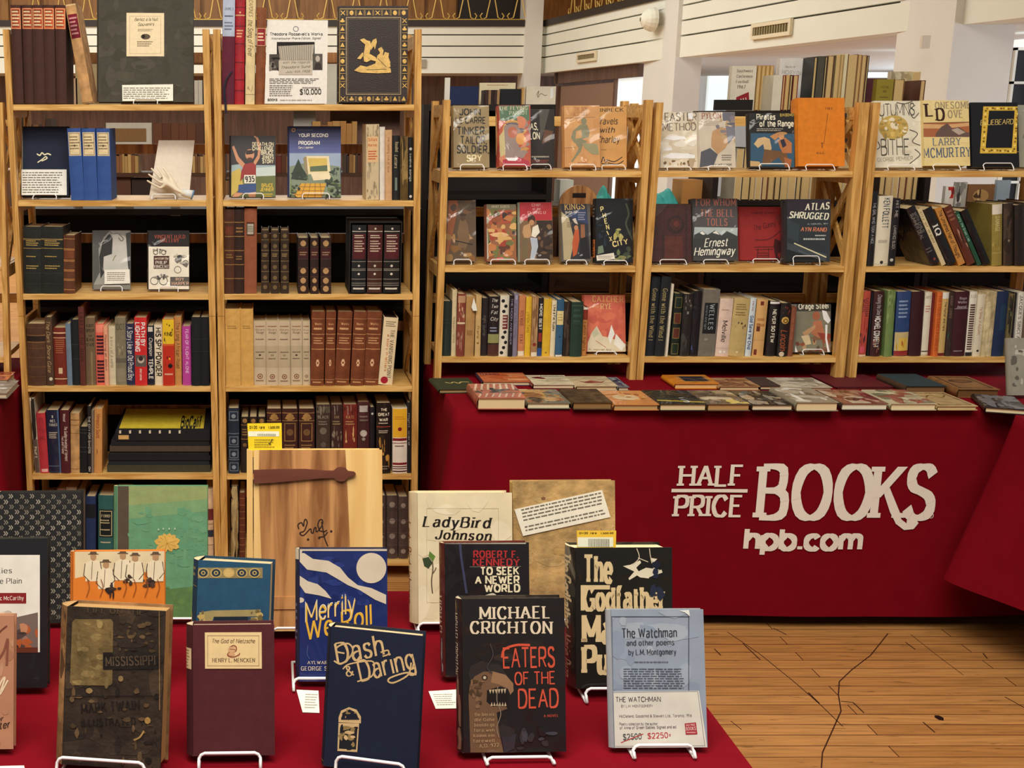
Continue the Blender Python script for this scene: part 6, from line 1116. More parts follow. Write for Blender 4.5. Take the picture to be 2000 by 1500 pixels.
def bell(c):
    c4(c); c.poly([(385, 860), (718, 858), (712, 1085), (380, 1085)], '4c494a'); c.poly([(380, 1080), (714, 1085), (710, 1170), (375, 1165)], 'a3afae'); c.poly([(378, 1140), (440, 1110), (480, 1140), (540, 1105), (590, 1145), (630, 1110), (712, 1150), (710, 1180), (375, 1180)], '3a3c3c'); c.poly([(420, 1125), (440, 1112), (465, 1135), (445, 1140)], 'd8d8d0'); c.poly([(520, 1125), (545, 1108), (575, 1140)], 'd0d0c8'); c.poly([(375, 1168), (710, 1172), (705, 1310), (368, 1305)], '363636')
    for t, x0, x1, y in (('FOR WHOM', 392, 700, 915), ('THE BELL', 425, 685, 998), ('TOLLS', 472, 635, 1068)): c.text(t, (x0, y), (x1, y), 52, 'a8685a', **SER2)
    s = dict(tx=1.7, ty=.9, slant=.35); c.text('Ernest', (455, 1232), (635, 1225), 60, 'e0dccc', **s); c.text('Hemingway', (375, 1300), (690, 1290), 60, 'e0dccc', **s)
face('d2', (1357, 388), (1354, 508), (1442, 507), 'grey jacketed book with rust lettering and mountain band', yo=.06, t=.036, col='403e3e', mat='mylar', art=bell, es=(-.004, .042, .018), short='mountain band book')
def redb(c):
    c4(c); k = '3c1214'; c.text('HARPER WYMAN', (820, 980), (1000, 978), 16, k, **LT); c.text('The Gunny Wolf', (835, 1110), (1100, 1050), 40, k, tx=1.3, ty=.8, slant=.3); c.disc(1040, 1010, 38, 26, '7a2a24', 12); c.curve([(850, 1180), (960, 1170), (1080, 1080)], 5, k); c.line([(840, 1235), (1000, 1232)], 5, k); c.line([(870, 1245), (862, 1350)], 5, k); c.line([(950, 1245), (955, 1350)], 5, k); c.line([(850, 1255), (985, 1250)], 4, k); c.poly([(1000, 1170), (1050, 1190), (1058, 1260), (1020, 1290), (1040, 1340), (1010, 1345), (990, 1230)], k); c.lines(870, 1270, 960, 1330, 3, '5a1a1a', 3)
face('d2', (1459, 404), (1445, 517), (1537, 517), 'red cloth book with a stamped wolf drawing', yo=.1, t=.026, col='8a2424', mat='cloth', art=redb, es=(.004, .045, .016), short='stamped wolf drawing book', spine=lambda c: spine_deco(c, [('b', .8, .9, '7a4a30')], c.w, c.h))
def atlas(c):
    c4(c); c.poly([(1085, 860), (1440, 872), (1435, 930), (1085, 1000)], '2c2630'); s = dict(tx=2.6, ty=1.0, slant=.22, serif=.3); c.text('ATLAS', (1232, 950), (1420, 940), 50, 'e0dcc4', **s); c.text('SHRUGGED', (1108, 1008), (1412, 1022), 48, 'e0dcc4', **s); c.text('A NOVEL BY', (1250, 1062), (1410, 1058), 10, 'a8b0b0', **LT); c.text('AYN RAND', (1198, 1110), (1398, 1115), 30, 'c87858', **s); c.lines(1310, 1135, 1395, 1155, 1, 'b0b4b0'); c.lines(1220, 1160, 1390, 1185, 1, 'b0b4b0', 3, .5, .05)
    c.poly([(1095, 1200), (1400, 1290), (1395, 1345), (1095, 1280)], '3a4348'); c.line([(1150, 1205), (1395, 1312)], 9, 'd0c8a0'); c.line([(1180, 1260), (1390, 1370)], 6, '5a625f'); c.poly([(1090, 1250), (1250, 1300), (1380, 1385), (1090, 1375)], '1c2022'); c.poly([(1095, 1020), (1190, 1060), (1180, 1200), (1095, 1160)], '303a40')
face('d2', (1536, 389), (1536, 519.5), (1621, 520.5), 'dark slate jacketed book with cream stencil title', yo=.03, t=.05, al=10, col='2a3035', mat='mylar', art=atlas, es=(-.012, .045, .034), short='cream stencil title book', page='cdbb9a')
ji = ('v', 'Gone with the Wind I', .85, .2, .45, .45, '9a8a5a', SERIF)
D3 = [(1273.5, 1291, -14, 539.5, '191d24', 'tall black slipcase with gilt upright title, left of a pair', [ji]), (1293, 1312, -15, 539.5, '1b1d20', 'tall black slipcase with gilt upright title, right of a pair', [ji]), (1312.5, 1317, -13, 555, 'd0c8b4', 'very thin tall white book', []),
 (1318, 1335, -10, 573, '17201a', 'dark green leather book with red gilt-framed panels', [('f', .12, v, .9, v + .17, '8a7a40', c) for v, c in ((.03, '17281c'), (.28, '5a2a20'), (.52, '5a2a20'), (.77, '17281c'))], {'mat': 'leather'}), (1336, 1355, -9, 574, '201e1f', 'black jacketed book with grey upper lettering', [('g', .75, .95, 16, ['7a7468', '4a463e'], .2), ('h', 'I', .4, .6, .68, .25, '8a8478', SERIF), ('g', .05, .35, 10, ['3a3a38', '2c2c2c'], .4)], {'mat': 'mylar'}),
 (1355.5, 1371, -9, 568, '15131a', 'plain black book with blue mark near its foot', [('g', .08, .18, 4, ['4a5a8a'], .4)], {'mat': 'mylar'}), (1373.5, 1406, -12, 565, '6c665c', 'wide grey slipcased book with black title panel', [('r', .14, .34, .94, .8, '16171a'), ('v', 'WELLES', .78, .4, .6, .28, '9aa0a0', SERIF), ('v', 'letters and light', .76, .4, .3, .12, '6a7072', LT), ('r', .3, .24, .5, .27, '8a8478')], {'bul': .001}),
 (1407, 1433, -11, 583, 'd2b8a8', 'pale pink book with black gothic upright title', [('n', .79, .82, 1, '8a5a50'), ('v', 'Melville', .62, .25, .5, .36, '241a1c', dict(tx=1.7, ty=.7)), ('b', .14, .145, 'a88a7c'), ('d', .35, .08, .1, 'e6dcd4'), ('d', .65, .08, .1, 'e6dcd4')]), (1434.5, 1466, -13, 583, 'b59d66', 'wide tan book with dark banner emblem', [('n', .8, .92, 3, '6a5428'), ('n', .7, .78, 2, '6a5428'), ('g', .5, .6, 5, ['33261c', '4a3a28'], .4), ('d', .5, .07, .07, 'd8c89a')]),
 (1466.5, 1478, -12, 582, 'c2ccd0', 'pale blue-white book with bold blue title', [('v', 'God Save the Child', .7, .12, .5, .5, '2a4a78', BOLD), ('v', 'a new novel', .95, .78, .5, .3, '7a4a44', LT)], {'mat': 'mylar'}), (1479, 1500.5, -10.5, 585, 'c89c62', 'tan orange book with dark square ornaments', [('r', .3, .9, .6, .97, '6a2a18'), ('r', .15, .44, .45, .58, '5a2a1c'), ('n', .5, .7, 2, 'a87040'), ('r', .1, .02, .35, .12, '6a2a1c'), ('b', .28, .285, 'a87040')], {'mat': 'mylar'}),
 (1504.5, 1524, -10, 588, '191417', 'black book with cream upright block title', [('v', 'NEVER SO FEW', .85, .25, .5, .32, 'd6cfb8', BOLD), ('b', .95, .99, 'd8d4cc')], {'mat': 'mylar'}), (1526, 1546, -9, 592, '1a1514', 'black book with yellow spiral and red script', [('d', .5, .68, .36, 'c09a4c'), ('d', .52, .67, .24, '6a4a20'), ('d', .52, .67, .12, 'c09a4c'), ('v', 'Lincoln', .5, .12, .5, .6, '9a4a2c', ITAL), ('d', .4, .05, .25, 'c8b49c'), ('g', .8, .95, 5, ['7a3420'], .3)], {'mat': 'mylar'}), (1547, 1556.5, -9, 600, '7a4630', 'slim russet book beside the spiral one', [('v', 'red steel line', .8, .35, .5, .5, '9a5a40', LT)])]
row('d3', D3)
def steel(c):
    c.crop(1230, 520, 4.545); c.poly([(1490, 335), (1775, 335), (1830, 800), (1468, 800)], '77735f'); c.rect(1480, 330, 1780, 400, '3a372f'); c.text('Orage Steel', (1498, 380), (1765, 372), 44, 'd8d2bc', **COND); c.blobs(1490, 620, 1800, 790, 22, ['7a5a40', '8a4a34', 'a88a64', '5a4a3a', '6a3a2c'], 5, .2); c.disc(1655, 440, 34, 40, '9a5a40'); c.poly([(1630, 490), (1700, 480), (1730, 600), (1680, 640), (1610, 600)], 'a86a4a'); c.poly([(1530, 590), (1640, 520), (1650, 545), (1560, 630)], 'b08a62'); c.poly([(1520, 620), (1590, 610), (1610, 690), (1560, 700)], 'c9b48c'); c.poly([(1665, 590), (1800, 600), (1810, 640), (1700, 650)], '8a3a2c')
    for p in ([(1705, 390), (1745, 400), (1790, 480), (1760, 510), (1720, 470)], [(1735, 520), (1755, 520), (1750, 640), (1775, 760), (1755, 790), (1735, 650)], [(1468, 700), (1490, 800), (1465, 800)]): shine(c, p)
face('d3', (1558, 594), (1552, 698), (1632, 698), 'grey glossy jacketed book with a reclining figure', yo=.04, t=.028, al=11, col='6a665a', mat='mylar', art=steel, es=(.005, .036, .022), short='grey glossy reclining figure book')
# third low bookcase
def autumn(c):
    c5(c); k = '4a453c'; c.blobs(250, 110, 590, 600, 24, ['cfc8b4', 'd8d2c0', 'c6bda6'], 4, .1)
    c.text('AUTUMNS', (215, 225), (540, 215), 90, k, tx=.9, ty=.9, track=-.4); c.text('BITHE', (280, 525), (500, 522), 120, k, tx=.9, ty=.9, track=-.4); c.disc(375, 310, 115, 92, 'b59a50', 24)
    c.blobs(280, 240, 470, 390, 40, ['c9ad5c', '9a8446', 'd8ccae', '8a7a4a', 'b08a3a'], 7, .14); c.disc(375, 310, 0.1, .1, k)
    for q in ([(540, 140), (500, 180), (530, 240), (570, 200)], [(500, 330), (560, 360), (520, 420), (580, 450)], [(540, 480), (580, 520), (540, 560), (500, 590)], [(255, 420), (270, 460), (250, 480)], [(400, 120), (460, 130), (520, 110)]): c.curve(q, 6, k)
    c.text('GEORGE PEMBER', (250, 575), (525, 560), 26, '8a8474', tx=.9, ty=.8)
face('e1', (1719, 197), (1710, 327), (1802, 325), 'cream book with flowing black line lettering and gold circle', yo=.06, bulge=.002, t=.024, col='cfc8b4', mat='jacket', art=autumn, es=(0, .045, .018), short='black line lettering book')
def dove(c):
    c5(c); c.blobs(590, 100, 980, 560, 18, ['d3bf84', 'cdb87c', 'd8c68e'], 4, .12); c.poly([(592, 278), (982, 270), (985, 385), (597, 385)], '9a5c3a'); c.poly([(592, 285), (780, 290), (980, 275), (980, 300), (780, 320), (594, 320)], 'c49a6a'); c.poly([(700, 360), (740, 310), (790, 280), (830, 320), (880, 310), (940, 350), (985, 350), (985, 385), (700, 385)], '5e4a44'); c.poly([(820, 330), (870, 315), (930, 350), (880, 370)], 'a8988a'); c.line([(592, 278), (982, 270)], 4, '5a3a24')
    w = dict(tx=1.9, ty=.8, serif=1.0); c.text('L', (620, 225), (690, 222), 95, '33180e', tx=2.4, ty=1.0, serif=1.2); c.text('ONESOME', (695, 168), (968, 162), 50, '8a7c66', **w); c.text('D', (705, 258), (775, 255), 90, '33180e', tx=2.4, ty=1.0, serif=1.2); c.text('OVE', (795, 238), (910, 234), 56, '8a7c66', **w)
    c.text('LARRY', (680, 450), (895, 446), 54, '6a6e78', **w); c.text('MCMURTRY', (608, 545), (972, 535), 70, '4a5870', **w)
face('e1', (1797, 196), (1805, 324), (1895, 324), 'buff jacketed book with a mesa landscape band', yo=.05, bulge=.003, t=.052, col='d3bf84', mat='jacket', art=dove, es=(-.008, .045, .022), short='mesa landscape book')
def bluebeard(c):
    c5(c); g = 'c9a63c'; c.frame(1070, 150, 1355, 500, 2, g)
    P_ = [(1068, 150), (1358, 150), (1325, 512), (1042, 512)]; Q = [(1112, 182), (1310, 182), (1288, 470), (1086, 470)]
    for i in range(4): c.poly([P_[i], P_[(i + 1) % 4], Q[(i + 1) % 4], Q[i]], g); c.k -= 1
    c.k += 1; rnd = random.Random(3)
    for i in range(4):
        for k in range(12):
            t = (k + .5) / 12; x = (P_[i][0] + Q[i][0]) / 2 * (1 - t) + (P_[(i + 1) % 4][0] + Q[(i + 1) % 4][0]) / 2 * t; y = (P_[i][1] + Q[i][1]) / 2 * (1 - t) + (P_[(i + 1) % 4][1] + Q[(i + 1) % 4][1]) / 2 * t; c.disc(x + rnd.uniform(-4, 4), y + rnd.uniform(-4, 4), 9, 8, ['8a6c1c', 'e0c870', '6a4e10'][k % 3], 8); c.k -= 1
    c.k += 8; c.text('BLUEBEARD', (1045, 295), (1300, 285), 38, 'd0b46a', tx=1.2, ty=.8, slant=.2)
face('e1', (1903, 200), (1899, 327), (1991, 327), 'black book with ornate gold picture frame design', yo=.05, bulge=.002, t=.032, col='121318', mat='jacket', art=bluebeard, es=(.001, .05, .026), short='gold frame book')
def grey5(c): c.crop(1650, 170, 3.949); c.blobs(1360, 150, 1500, 600, 12, ['8a8a80', '6a6c64', 'a8a89c'], 4, .2)
face('e1', (1985, 205), (1980, 326), (2070, 326), 'grey book cut by the right edge of the photo', yo=.1, t=.025, col='8a8a7c', mat='mylar', art=grey5, es=None)
row('e2', [(1703.5, 1715, -10, 374, '15161c', 'tall narrow black book with white upright lettering', [('v', 'THE GIRL WHO TOOK A NICE', .85, .3, .55, .45, '9a9a9c', LT)], {'mat': 'mylar'}), (1717, 1744.5, -11, 383, 'd4cbb4', 'white book with bold dark teal author lettering', [('v', 'KEN FOLLETT', .97, .54, .55, .42, '1c3a48', COND), ('n', .3, .4, 1, 'a8a090'), ('d', .5, .05, .12, '2a2a2a'), ('b', .02, .025, '5a7a4a')], {'mat': 'mylar'}), (1746, 1759, -12, 388, '17141a', 'black book with pale upright title beside the white one', [('v', 'HIT ME', .97, .72, .5, .4, '8a8680', BOLD), ('v', 'LAWRENCE BLOCK', .6, .25, .5, .4, '9a968e', LT), ('d', .4, .09, .25, 'b0b0a8')], {'mat': 'mylar'})])
def leaner(items):
    z = SZ['e2']; ang = None
    for x0t, x1t, x0b, x1b, yt, col, txt, deco, dp in items:
        Y = YF + .02; zt = atY(x0t, yt, Y).z; d = Y * ct + (HC - z) * st; xb = (x0b - PX) / F * d; xt = atY(x0t, yt, Y).x; a = math.atan2(xt - xb, zt - z); t = (x1b - x0b) / F * d * math.cos(a) - .0008
        h = (zt - z) / math.cos(a) - .002; L_ = abs(t * math.sin(a))
        # it rests on its left lower corner; turned to the left the right corner would lift
        mt = Matrix.Translation((xb, Y, z + .0006)) @ Matrix.Rotation(a, 4, 'Y')
        o = empty('book', mt, f'{txt}, {SH["e2"]}', 'book', GR['e2']); mb = MB(); B = .0022 if t > .01 else .0014
        mb.box((0, 0, 0), (B, dp, h), col); mb.box((t - B, 0, 0), (t, dp, h), col); b = min(.004, t * .12); fb = facet(t, b); sf = lambda x, y, e, fb=fb: (x, -fb(x) - e - .0002, y)
        mb.grid(lambda u, v: sf(u * t, v * h, 0), 6, 1, col)
        for zz in (.0005, h - .0005): mb.poly([(0, .002, zz)] + [sf(t * i / 6, zz, 0) for i in range(7)] + [(t, .002, zz)], col)
        c = Canvas(mb, sf, t, h); c.strips = 6; spine_deco(c, deco, t, h); mb.build('cover', 'mylar', o)
        pb = MB(); pb.box((B, .0025, .003), (t - B, dp - .004, h - .0035), 'bda880'); pb.build('page_block', 'pages', o)
leaner([(1769, 1790, 1818, 1838.5, 408, '19161b', 'black book with dim upright title, first of the leaning row', [('v', 'WITH CHILD', .9, .55, .68, .3, '6a6660', BOLD), ('v', 'SUMMER DEAL', .9, .45, .3, .3, '6a6660', BOLD), ('d', .6, .08, .14, '8a3a2a'), ('n', .2, .3, 2, '5a5854')], .16), (1791, 1801, 1839.5, 1849.5, 409, 'c9b98e', 'thin cream book in the leaning row', [('v', 'city of dread', .95, .4, .5, .5, '8a7a54', LT)], .15), (1802.5, 1823, 1851, 1871, 410, '16181a', 'black book with white monogram in the leaning row', [('v', 'IQ', .7, .52, .5, .6, 'd8d4cc', SER2), ('g', .05, .2, 4, ['3a3a38'], .3)], .16),
 (1825, 1840, 1872.5, 1888, 408, 'b8803e', 'orange-tan book with dark upright script in the leaning row', [('v', 'The Unnamed Man of Thought', .95, .12, .5, .5, '3a2a18', LT)], .15), (1842, 1860, 1889.5, 1908, 406, '5a2c1e', 'russet brown book with figures in the leaning row', [('n', .75, .95, 3, '8a5a44'), ('g', .3, .6, 6, ['8a6a58', 'a87a64', '3a1c14'], .4)], .15), (1864, 1873, 1909.5, 1919, 415, '1c4a36', 'thin dark green book in the leaning row', [('v', 'Carry the Great Lies', .95, .45, .5, .5, '8ab09a', LT)], .15), (1875, 1893, 1920.5, 1937.5, 413, '121315', 'plain black book, last of the leaning row', [], .17)])
def portrait(c): c.crop(1650, 170, 3.949); c.disc(1065, 990, 34, 46, '6a6058', 16); c.disc(1065, 965, 36, 28, '1c1816', 14); c.poly([(1010, 1130), (1040, 1050), (1100, 1050), (1120, 1130)], '2a2624')
face('e2', (1902, 396), (1905, 519), (1960, 519), 'dark book with dim portrait, behind the leaning row', yo=.2, t=.015, al=6, col='26211f', mat='jacket', art=portrait, es=None)
row('e2', [(1937.5, 1957.5, -1, 399, '8a7a3a', 'olive yellow book with white top band', [('b', .83, .99, 'd0c8b8'), ('v', 'DAMAGE', .8, .55, .5, .4, 'c8bc84', SERIF), ('g', .25, .4, 8, ['6a5a2a', 'a8964c'], .3), ('b', .2, .21, 'a89a5a')], {'mat': 'mylar'}), (1959.5, 1979, -.5, 398, '33271f', 'dark brown book with a torn paper flap', [('g', .1, .9, 10, ['44352a', '291f18'], .35), ('d', .5, .4, .1, '8a7a6a')], {'mat': 'mylar'}), (1981, 2000, 0, 401, '1e1917', 'black-brown book at the right edge of the photo', [], {'mat': 'mylar'}), (2001, 2020, 0, 396, '4a3a2a', 'brown book just outside the photo', [])])
E3 = [(1683.5, 1701, -10.5, 569, 'b04a3c', 'coral red jacketed book with dark lettering', [('v', 'GOTHAM', .9, .62, .65, .35, '3a1c22', SERIF), ('v', 'WORDS', .88, .68, .3, .3, '3a1c22', SERIF), ('g', .2, .5, 7, ['7a2a2a', '4a2430'], .3), ('r', .25, .06, .8, .16, 'c8505a'), ('b', 0, .03, 'd8c09a')], {'mat': 'mylar'}), (1702, 1706.5, -9, 572, '14121a', 'very thin black book', []), (1707, 1727, -9, 569, '35181c', 'black maroon book with heavy white lettering', [('v', 'Chasing the Dime', .95, .64, .55, .4, 'b0a8a8', ITAL), ('v', 'MICHAEL CONNELLY', .62, .14, .5, .5, 'd8d4cc', BOLD), ('g', .02, .3, 6, ['c09a6a', '8a5a4a'], .25)], {'mat': 'mylar'}),
 (1734.5, 1750, -8.5, 568, '6a8048', 'moss green book with darker flourish', [('g', .55, .95, 14, ['566a3a', '7a9058'], .3)]), (1752.5, 1780, -8, 570, '25406e', 'wide blue book with cream lower panel', [('b', .02, .37, 'c0ab78'), ('n', .58, .88, 5, '8a9ab8'), ('r', .3, .06, .9, .28, 'd0b04a'), ('g', .06, .26, 6, ['d8d0b8', 'a8342c', 'b8902c'], .25), ('b', .0, .08, '8a2a2c')], {'mat': 'mylar'}), (1781, 1805.5, -7.5, 570, '331018', 'wide plain oxblood book, left one', []),
 (1807.5, 1821, -9.5, 571, 'd4ccb6', 'cream white book with faint red title', [('h', 'ARTS', .12, .9, .9, .4, '6a6250', SERIF), ('n', .68, .8, 3, 'b07060'), ('b', .06, .08, '4a4a44'), ('b', 0, .025, 'b0a890')], {'mat': 'mylar'}), (1822, 1826.5, -9.5, 573, '6a1c1c', 'very thin dark red book', []), (1827, 1837.5, -10.5, 571, 'c8642a', 'bright orange narrow book', [('v', 'THE LIQUID DANCER', .95, .35, .5, .5, '8a3414', SERIF), ('v', 'A SAVAGE LIFE', .33, .08, .5, .5, '8a3414', SERIF)], {'mat': 'mylar'}),
 (1838.5, 1853, -10.5, 571, 'c2a264', 'tan book with black upright title and white cap', [('b', .9, 1, 'd8d4c8'), ('v', 'The Hunter and Hare', .85, .4, .6, .3, '3a2c1a', LT), ('b', .0, .05, '6a1c1c')], {'mat': 'mylar'}), (1854, 1865, -9, 571, '352520', 'narrow dark brown book', [('v', 'elder tales', .95, .6, .5, .5, '6a5448', ITAL), ('g', .1, .4, 6, ['46342c', '2a4a3a'], .3)]), (1866, 1893.5, -10, 570, '3a141c', 'wide oxblood book with grey lettering at top', [('h', 'Roger', .3, .85, .88, .17, 'a89ca0', SERIF), ('h', 'Welles', .2, .85, .82, .17, 'a89ca0', SERIF), ('h', 'Journal', .15, .85, .745, .2, 'b0a4a8', SERIF), ('b', .735, .74, 'a89ca0'), ('n', .06, .1, 1, '8a7a80')]),
 (1895, 1909, -11.5, 570, 'd6d0c0', 'white book striped like a ladder of dark letters', [('h', 'ELLIS', .15, .9, .91, .4, '5a5450', SERIF)] + [('r', .15, .1 + .036 * i, .85, .122 + .036 * i, '4a2a26') for i in range(20)] + [('b', 0, .06, '1c1c22')], {'mat': 'mylar'}), (1910, 1925, -12, 575, 'd0c6ae', 'cream book with tiny dark emblem near its foot', [('v', 'To Smile in Autumn', .8, .35, .5, .3, 'a06a50', LT), ('d', .55, .09, .16, '2a2020')], {'mat': 'mylar'}), (1926, 1946, -12.5, 570, 'c0ae84', 'plain cream tan book with worn top', [('g', .1, .9, 8, ['b5a278', 'c8b890'], .4)], {'mat': 'worn'}),
 (1947.5, 1970.5, -12, 569, '1a2a48', 'navy book with faint teal panel', [('r', .4, .4, .85, .8, '1f3850')]), (1971, 1981, -11.5, 574, '6a5f3c', 'narrow olive and black jacketed book', [('g', .3, .95, 10, ['2a2a20', '8a8a5a', '1c1c18'], .35), ('b', .04, .3, 'b0a258')], {'mat': 'mylar'}), (1981.5, 1987, -11, 572, '17171c', 'thin black book with white foot label', [('r', .1, .08, .9, .2, 'b8b8b4')], {'mat': 'mylar'}), (1988, 2001, -10.5, 571, 'd0ccbe', 'white book with black upright serif title at photo edge', [('v', 'JACQUES SINCLAIR', .95, .2, .4, .4, '2a2624', SERIF)], {'mat': 'mylar'}), (2002, 2024, -10, 575, '5a4a3a', 'brown book beyond the edge of the photo', [])]
row('e3', E3)
# ------------------------------------------------------------------ books lying on the back table
def fl(cols, seed, top='', tc='2a2420', base=None):
    def f(c):
        c.blobs(.06, .06, .94, .94, 26, cols, seed, .22)
        if top: c.text(top, (.12, .78), (.88, .78), .14, tc, **SERIF)
    return f
def scare(c):
    c.rect(0, 0, 1, 1, 'b06a58')
    for k in range(7): c.line([(.05 + k * .14, .55), (.18 + k * .13, .98)], .035, 'd8c0a8'); c.line([(.02 + k * .14, .05), (.12 + k * .14, .3)], .03, 'c8ae98')
    c.blobs(.4, .3, .98, .6, 14, ['2f4048', '1f2a30', '55686a', '8a6a58'], 3, .3); c.blobs(.05, .3, .4, .5, 6, ['2a3438', '46565a'], 4, .3)
GF = 'books lying on the red back table'
for pl, pr, dep, tp, txt, col, art, kw in [
    ((934, 800), (1027, 800), .2, 23, 'thick orange-red jacketed book with white strokes, at the left end of the front row', 'a8604c', scare, {}),
    ((1031, 799), (1114, 799), .19, 12, 'jacketed book with coloured street panels and cream pages', '6a6a5c', fl(['3a4a5c', 'b08a5c', '2a2a2c', 'c8b48c', '8a5a3a'], 4), {'page': 'e2d2b0'}),
    ((1120, 800.5), (1196, 800.5), .185, 15, 'worn dark brown cloth book with brown page edges', '4c3a24', fl(['54412a', '443320'], 5), {'page': '8a6a44', 'mat': 'worn'}),
    ((1200, 802), (1287, 802), .19, 12, 'orange-tan jacketed book with pale oval picture, front row', 'bd7e48', lambda c: (c.disc(.45, .5, .3, .2, 'cdb890'), c.blobs(.3, .2, .9, .8, 8, ['8a4a2c', 'd09a60'], 6, .15)), {'page': 'b09264'}),
    ((1290, 803), (1380, 803), .19, 14, 'black and yellow jacketed book, front row', '24251f', lambda c: (c.rect(.06, .3, .6, .95, '1d2620'), c.line([(.05, .25), (.98, .12)], .08, 'b09a3c'), c.text('S', (.55, .12), (.7, .12), .3, 'c8ccd0', **SERIF), c.blobs(.6, .3, .98, .9, 8, ['3a3c40', '15161a'], 7, .3)), {}),
    ((1383, 803), (1465, 803), .19, 14, 'glossy grey-brown jacketed book with bright crumpled reflections', '5a4c3c', fl(['8a7a5a', '3a342c', 'b8ac90', 'c8b25a', '6a5844'], 8), {'page': 'b08a5c'}),
    ((1470, 802.5), (1549, 802.5), .19, 12, 'dark jacketed book with white mark, cream page edge', '2c2a28', fl(['3f3a34', '8a8478', '18181a', 'b09a7a'], 9), {'page': 'dccbaa'}),
    ((1556, 803.5), (1637, 803.5), .2, 18, 'silvery wrinkled jacketed book with light page block', '8a8270', fl(['a8a290', 'c8c4b4', '6a6252', 'd8d6cc', '8a7a62'], 10), {'page': 'd8c49a'}),
    ((1645, 802), (1734, 802), .19, 14, 'maroon and tan jacketed book with white page block', '7a4a40', fl(['a8806c', '6a1c28', 'b8a890', '4a1a20', '8a6a5a'], 11), {'page': 'e4d8c0', 'scol': '2c1a1c'}),
    ((1741, 802), (1829, 802), .19, 14, 'pale green jacketed book with rosy figures, front row', 'b4ae90', fl(['c4bea0', 'a89e80', '8a4a40', '6a6a54'], 12), {'page': 'dccaa4'}),
    ((1832, 802), (1909, 802), .19, 9, 'thin buff book with line ornament, right end of front row', 'ad9468', lambda c: (c.frame(.08, .08, .92, .92, .03, '6a5430'), c.curve([(.2, .6), (.4, .75), (.6, .6), (.8, .75)], .03, '6a5430')), {'page': 'd0bc92'}),
    ((859, 769), (936, 768), .17, 9, 'thin dark green cloth book with gilt scroll, behind the front row', '2d3420', lambda c: c.curve([(.3, .6), (.42, .52), (.52, .62), (.62, .5), (.72, .62), (.9, .6)], .035, 'b8a468'), {'page': 'b09468', 'mat': 'cloth'}),
    ((944, 754), (1037, 754), .14, 10, 'orange jacketed book with purple lettering and spine, back row', 'c06a40', lambda c: (c.blobs(.3, .2, .95, .9, 9, ['cf7a48', 'b8582f', 'd89060'], 13, .25), c.text('DAMN', (.05, .7), (.45, .7), .2, '4a3048', **SERIF), c.rect(.55, .1, .95, .3, 'd89a6a')), {'scol': '3a2a40'}),
    ((1042, 760), (1122, 760), .145, 10, 'cream jacketed book with maroon blot and black title', 'cfc6a8', lambda c: (c.text('ANDROIDS', (.35, .8), (.95, .8), .12, '2a2a28', **SERIF), c.poly([(.08, .75), (.3, .82), (.45, .65), (.38, .55), (.2, .62)], '6a1f28'), c.lines(.4, .3, .95, .6, 3, '9a8a70')), {'page': 'd8c8a4', 'scol': '6a2a2c'}),
    ((1127, 763), (1206, 763), .15, 10, 'cream cloth book with red crab-like emblem', 'c4b490', lambda c: (c.poly([(.3, .4), (.5, .55), (.7, .4), (.85, .5), (.7, .3), (.3, .28), (.15, .5)], '8a3434'), c.text('NORTH', (.35, .75), (.7, .75), .1, '8a6a50', **SERIF)), {'page': 'c4ac84'}),
    ((1209, 764), (1229, 764), .15, 9, 'narrow blue and grey jacketed book beside a bookcase foot', '6a727c', fl(['2c3a5a', 'a8acb0', '3a4048'], 15), {}),
    ((1319, 760), (1404, 760), .135, 12, 'thick bright orange jacketed book with navy framed panel', 'c87c2a', lambda c: (c.rect(.22, .15, .92, .88, 'c08a4a'), c.rect(.3, .24, .86, .8, '242c38'), c.frame(.26, .2, .9, .84, .02, '8a5a24')), {'page': 'd4b078', 'scol': 'c8821f'}),
    ((1407, 763), (1484, 763), .13, 9, 'tan jacketed book behind the glossy grey-brown one', 'a07a54', fl(['8a5a40', 'b08c64', '6a4430'], 16), {}),
    ((1486, 762), (1529, 762), .14, 9, 'dark brown cloth book with bare cover, back row', '3a2c28', None, {'mat': 'cloth'}),
    ((1533, 766), (1625, 766), .15, 10, 'silver-grey jacketed book with fine black print', 'aca491', fl(['bcb6a6', '8e8674', 'c8c2b2'], 17), {}),
    ((1636, 760), (1744, 760), .2, 5, 'thin dark red cloth book, back row', '561019', None, {'mat': 'cloth', 'page': 'a89070'}),
    ((1770, 769), (1847, 769), .19, 16, 'dark teal cloth book with brown leather spine', '21343a', None, {'mat': 'cloth', 'page': '7a5a3c', 'scol': '443424'}),
    ((1871, 777), (1951, 778), .2, 18, 'brown leather book with tooled frame and oval', '7c5632', lambda c: (c.frame(.08, .08, .92, .92, .035, '4a2e18'), c.disc(.5, .6, .3, .12, '3c2414'), c.disc(.5, .6, .22, .07, '6a4626')), {'mat': 'leather', 'page': '6a4a2c'})]:
    flat_book(pl, pr, dep, tp / 622, txt, GF, ZT, col, art=art, **kw)
flat_book((1925, 806), (2010, 812), .19, 11 / 640, 'black jacketed book on the bunched red cloth at right edge', GF, ZT, '16161a', page='d8c8a0', art=fl(['3a3a40', '6a6a70'], 20))
def silver(c): c.crop(1620, 520, 4.84); c.blobs(1720, 700, 1900, 1150, 22, ['8a8678', 'd8d8d2', '5a564c', 'b0ac9e'], 3, .2)
face_book('book', (1992, 660), (1976, 772), (2060, 772), 'silvery wrinkled jacketed book standing at the right photo edge', 'books standing on the red tables', ZT, al=14, t=.03, col='8c887a', mat='mylar', art=silver)
flat_book((-60, 757), (16, 757), .12, 18 / 640, 'orange jacketed book on the far left red cloth', GF, ZT, 'b8603a', page='b8a488', art=fl(['c87a50', '8a3a28'], 22), scol='c8b8a0')
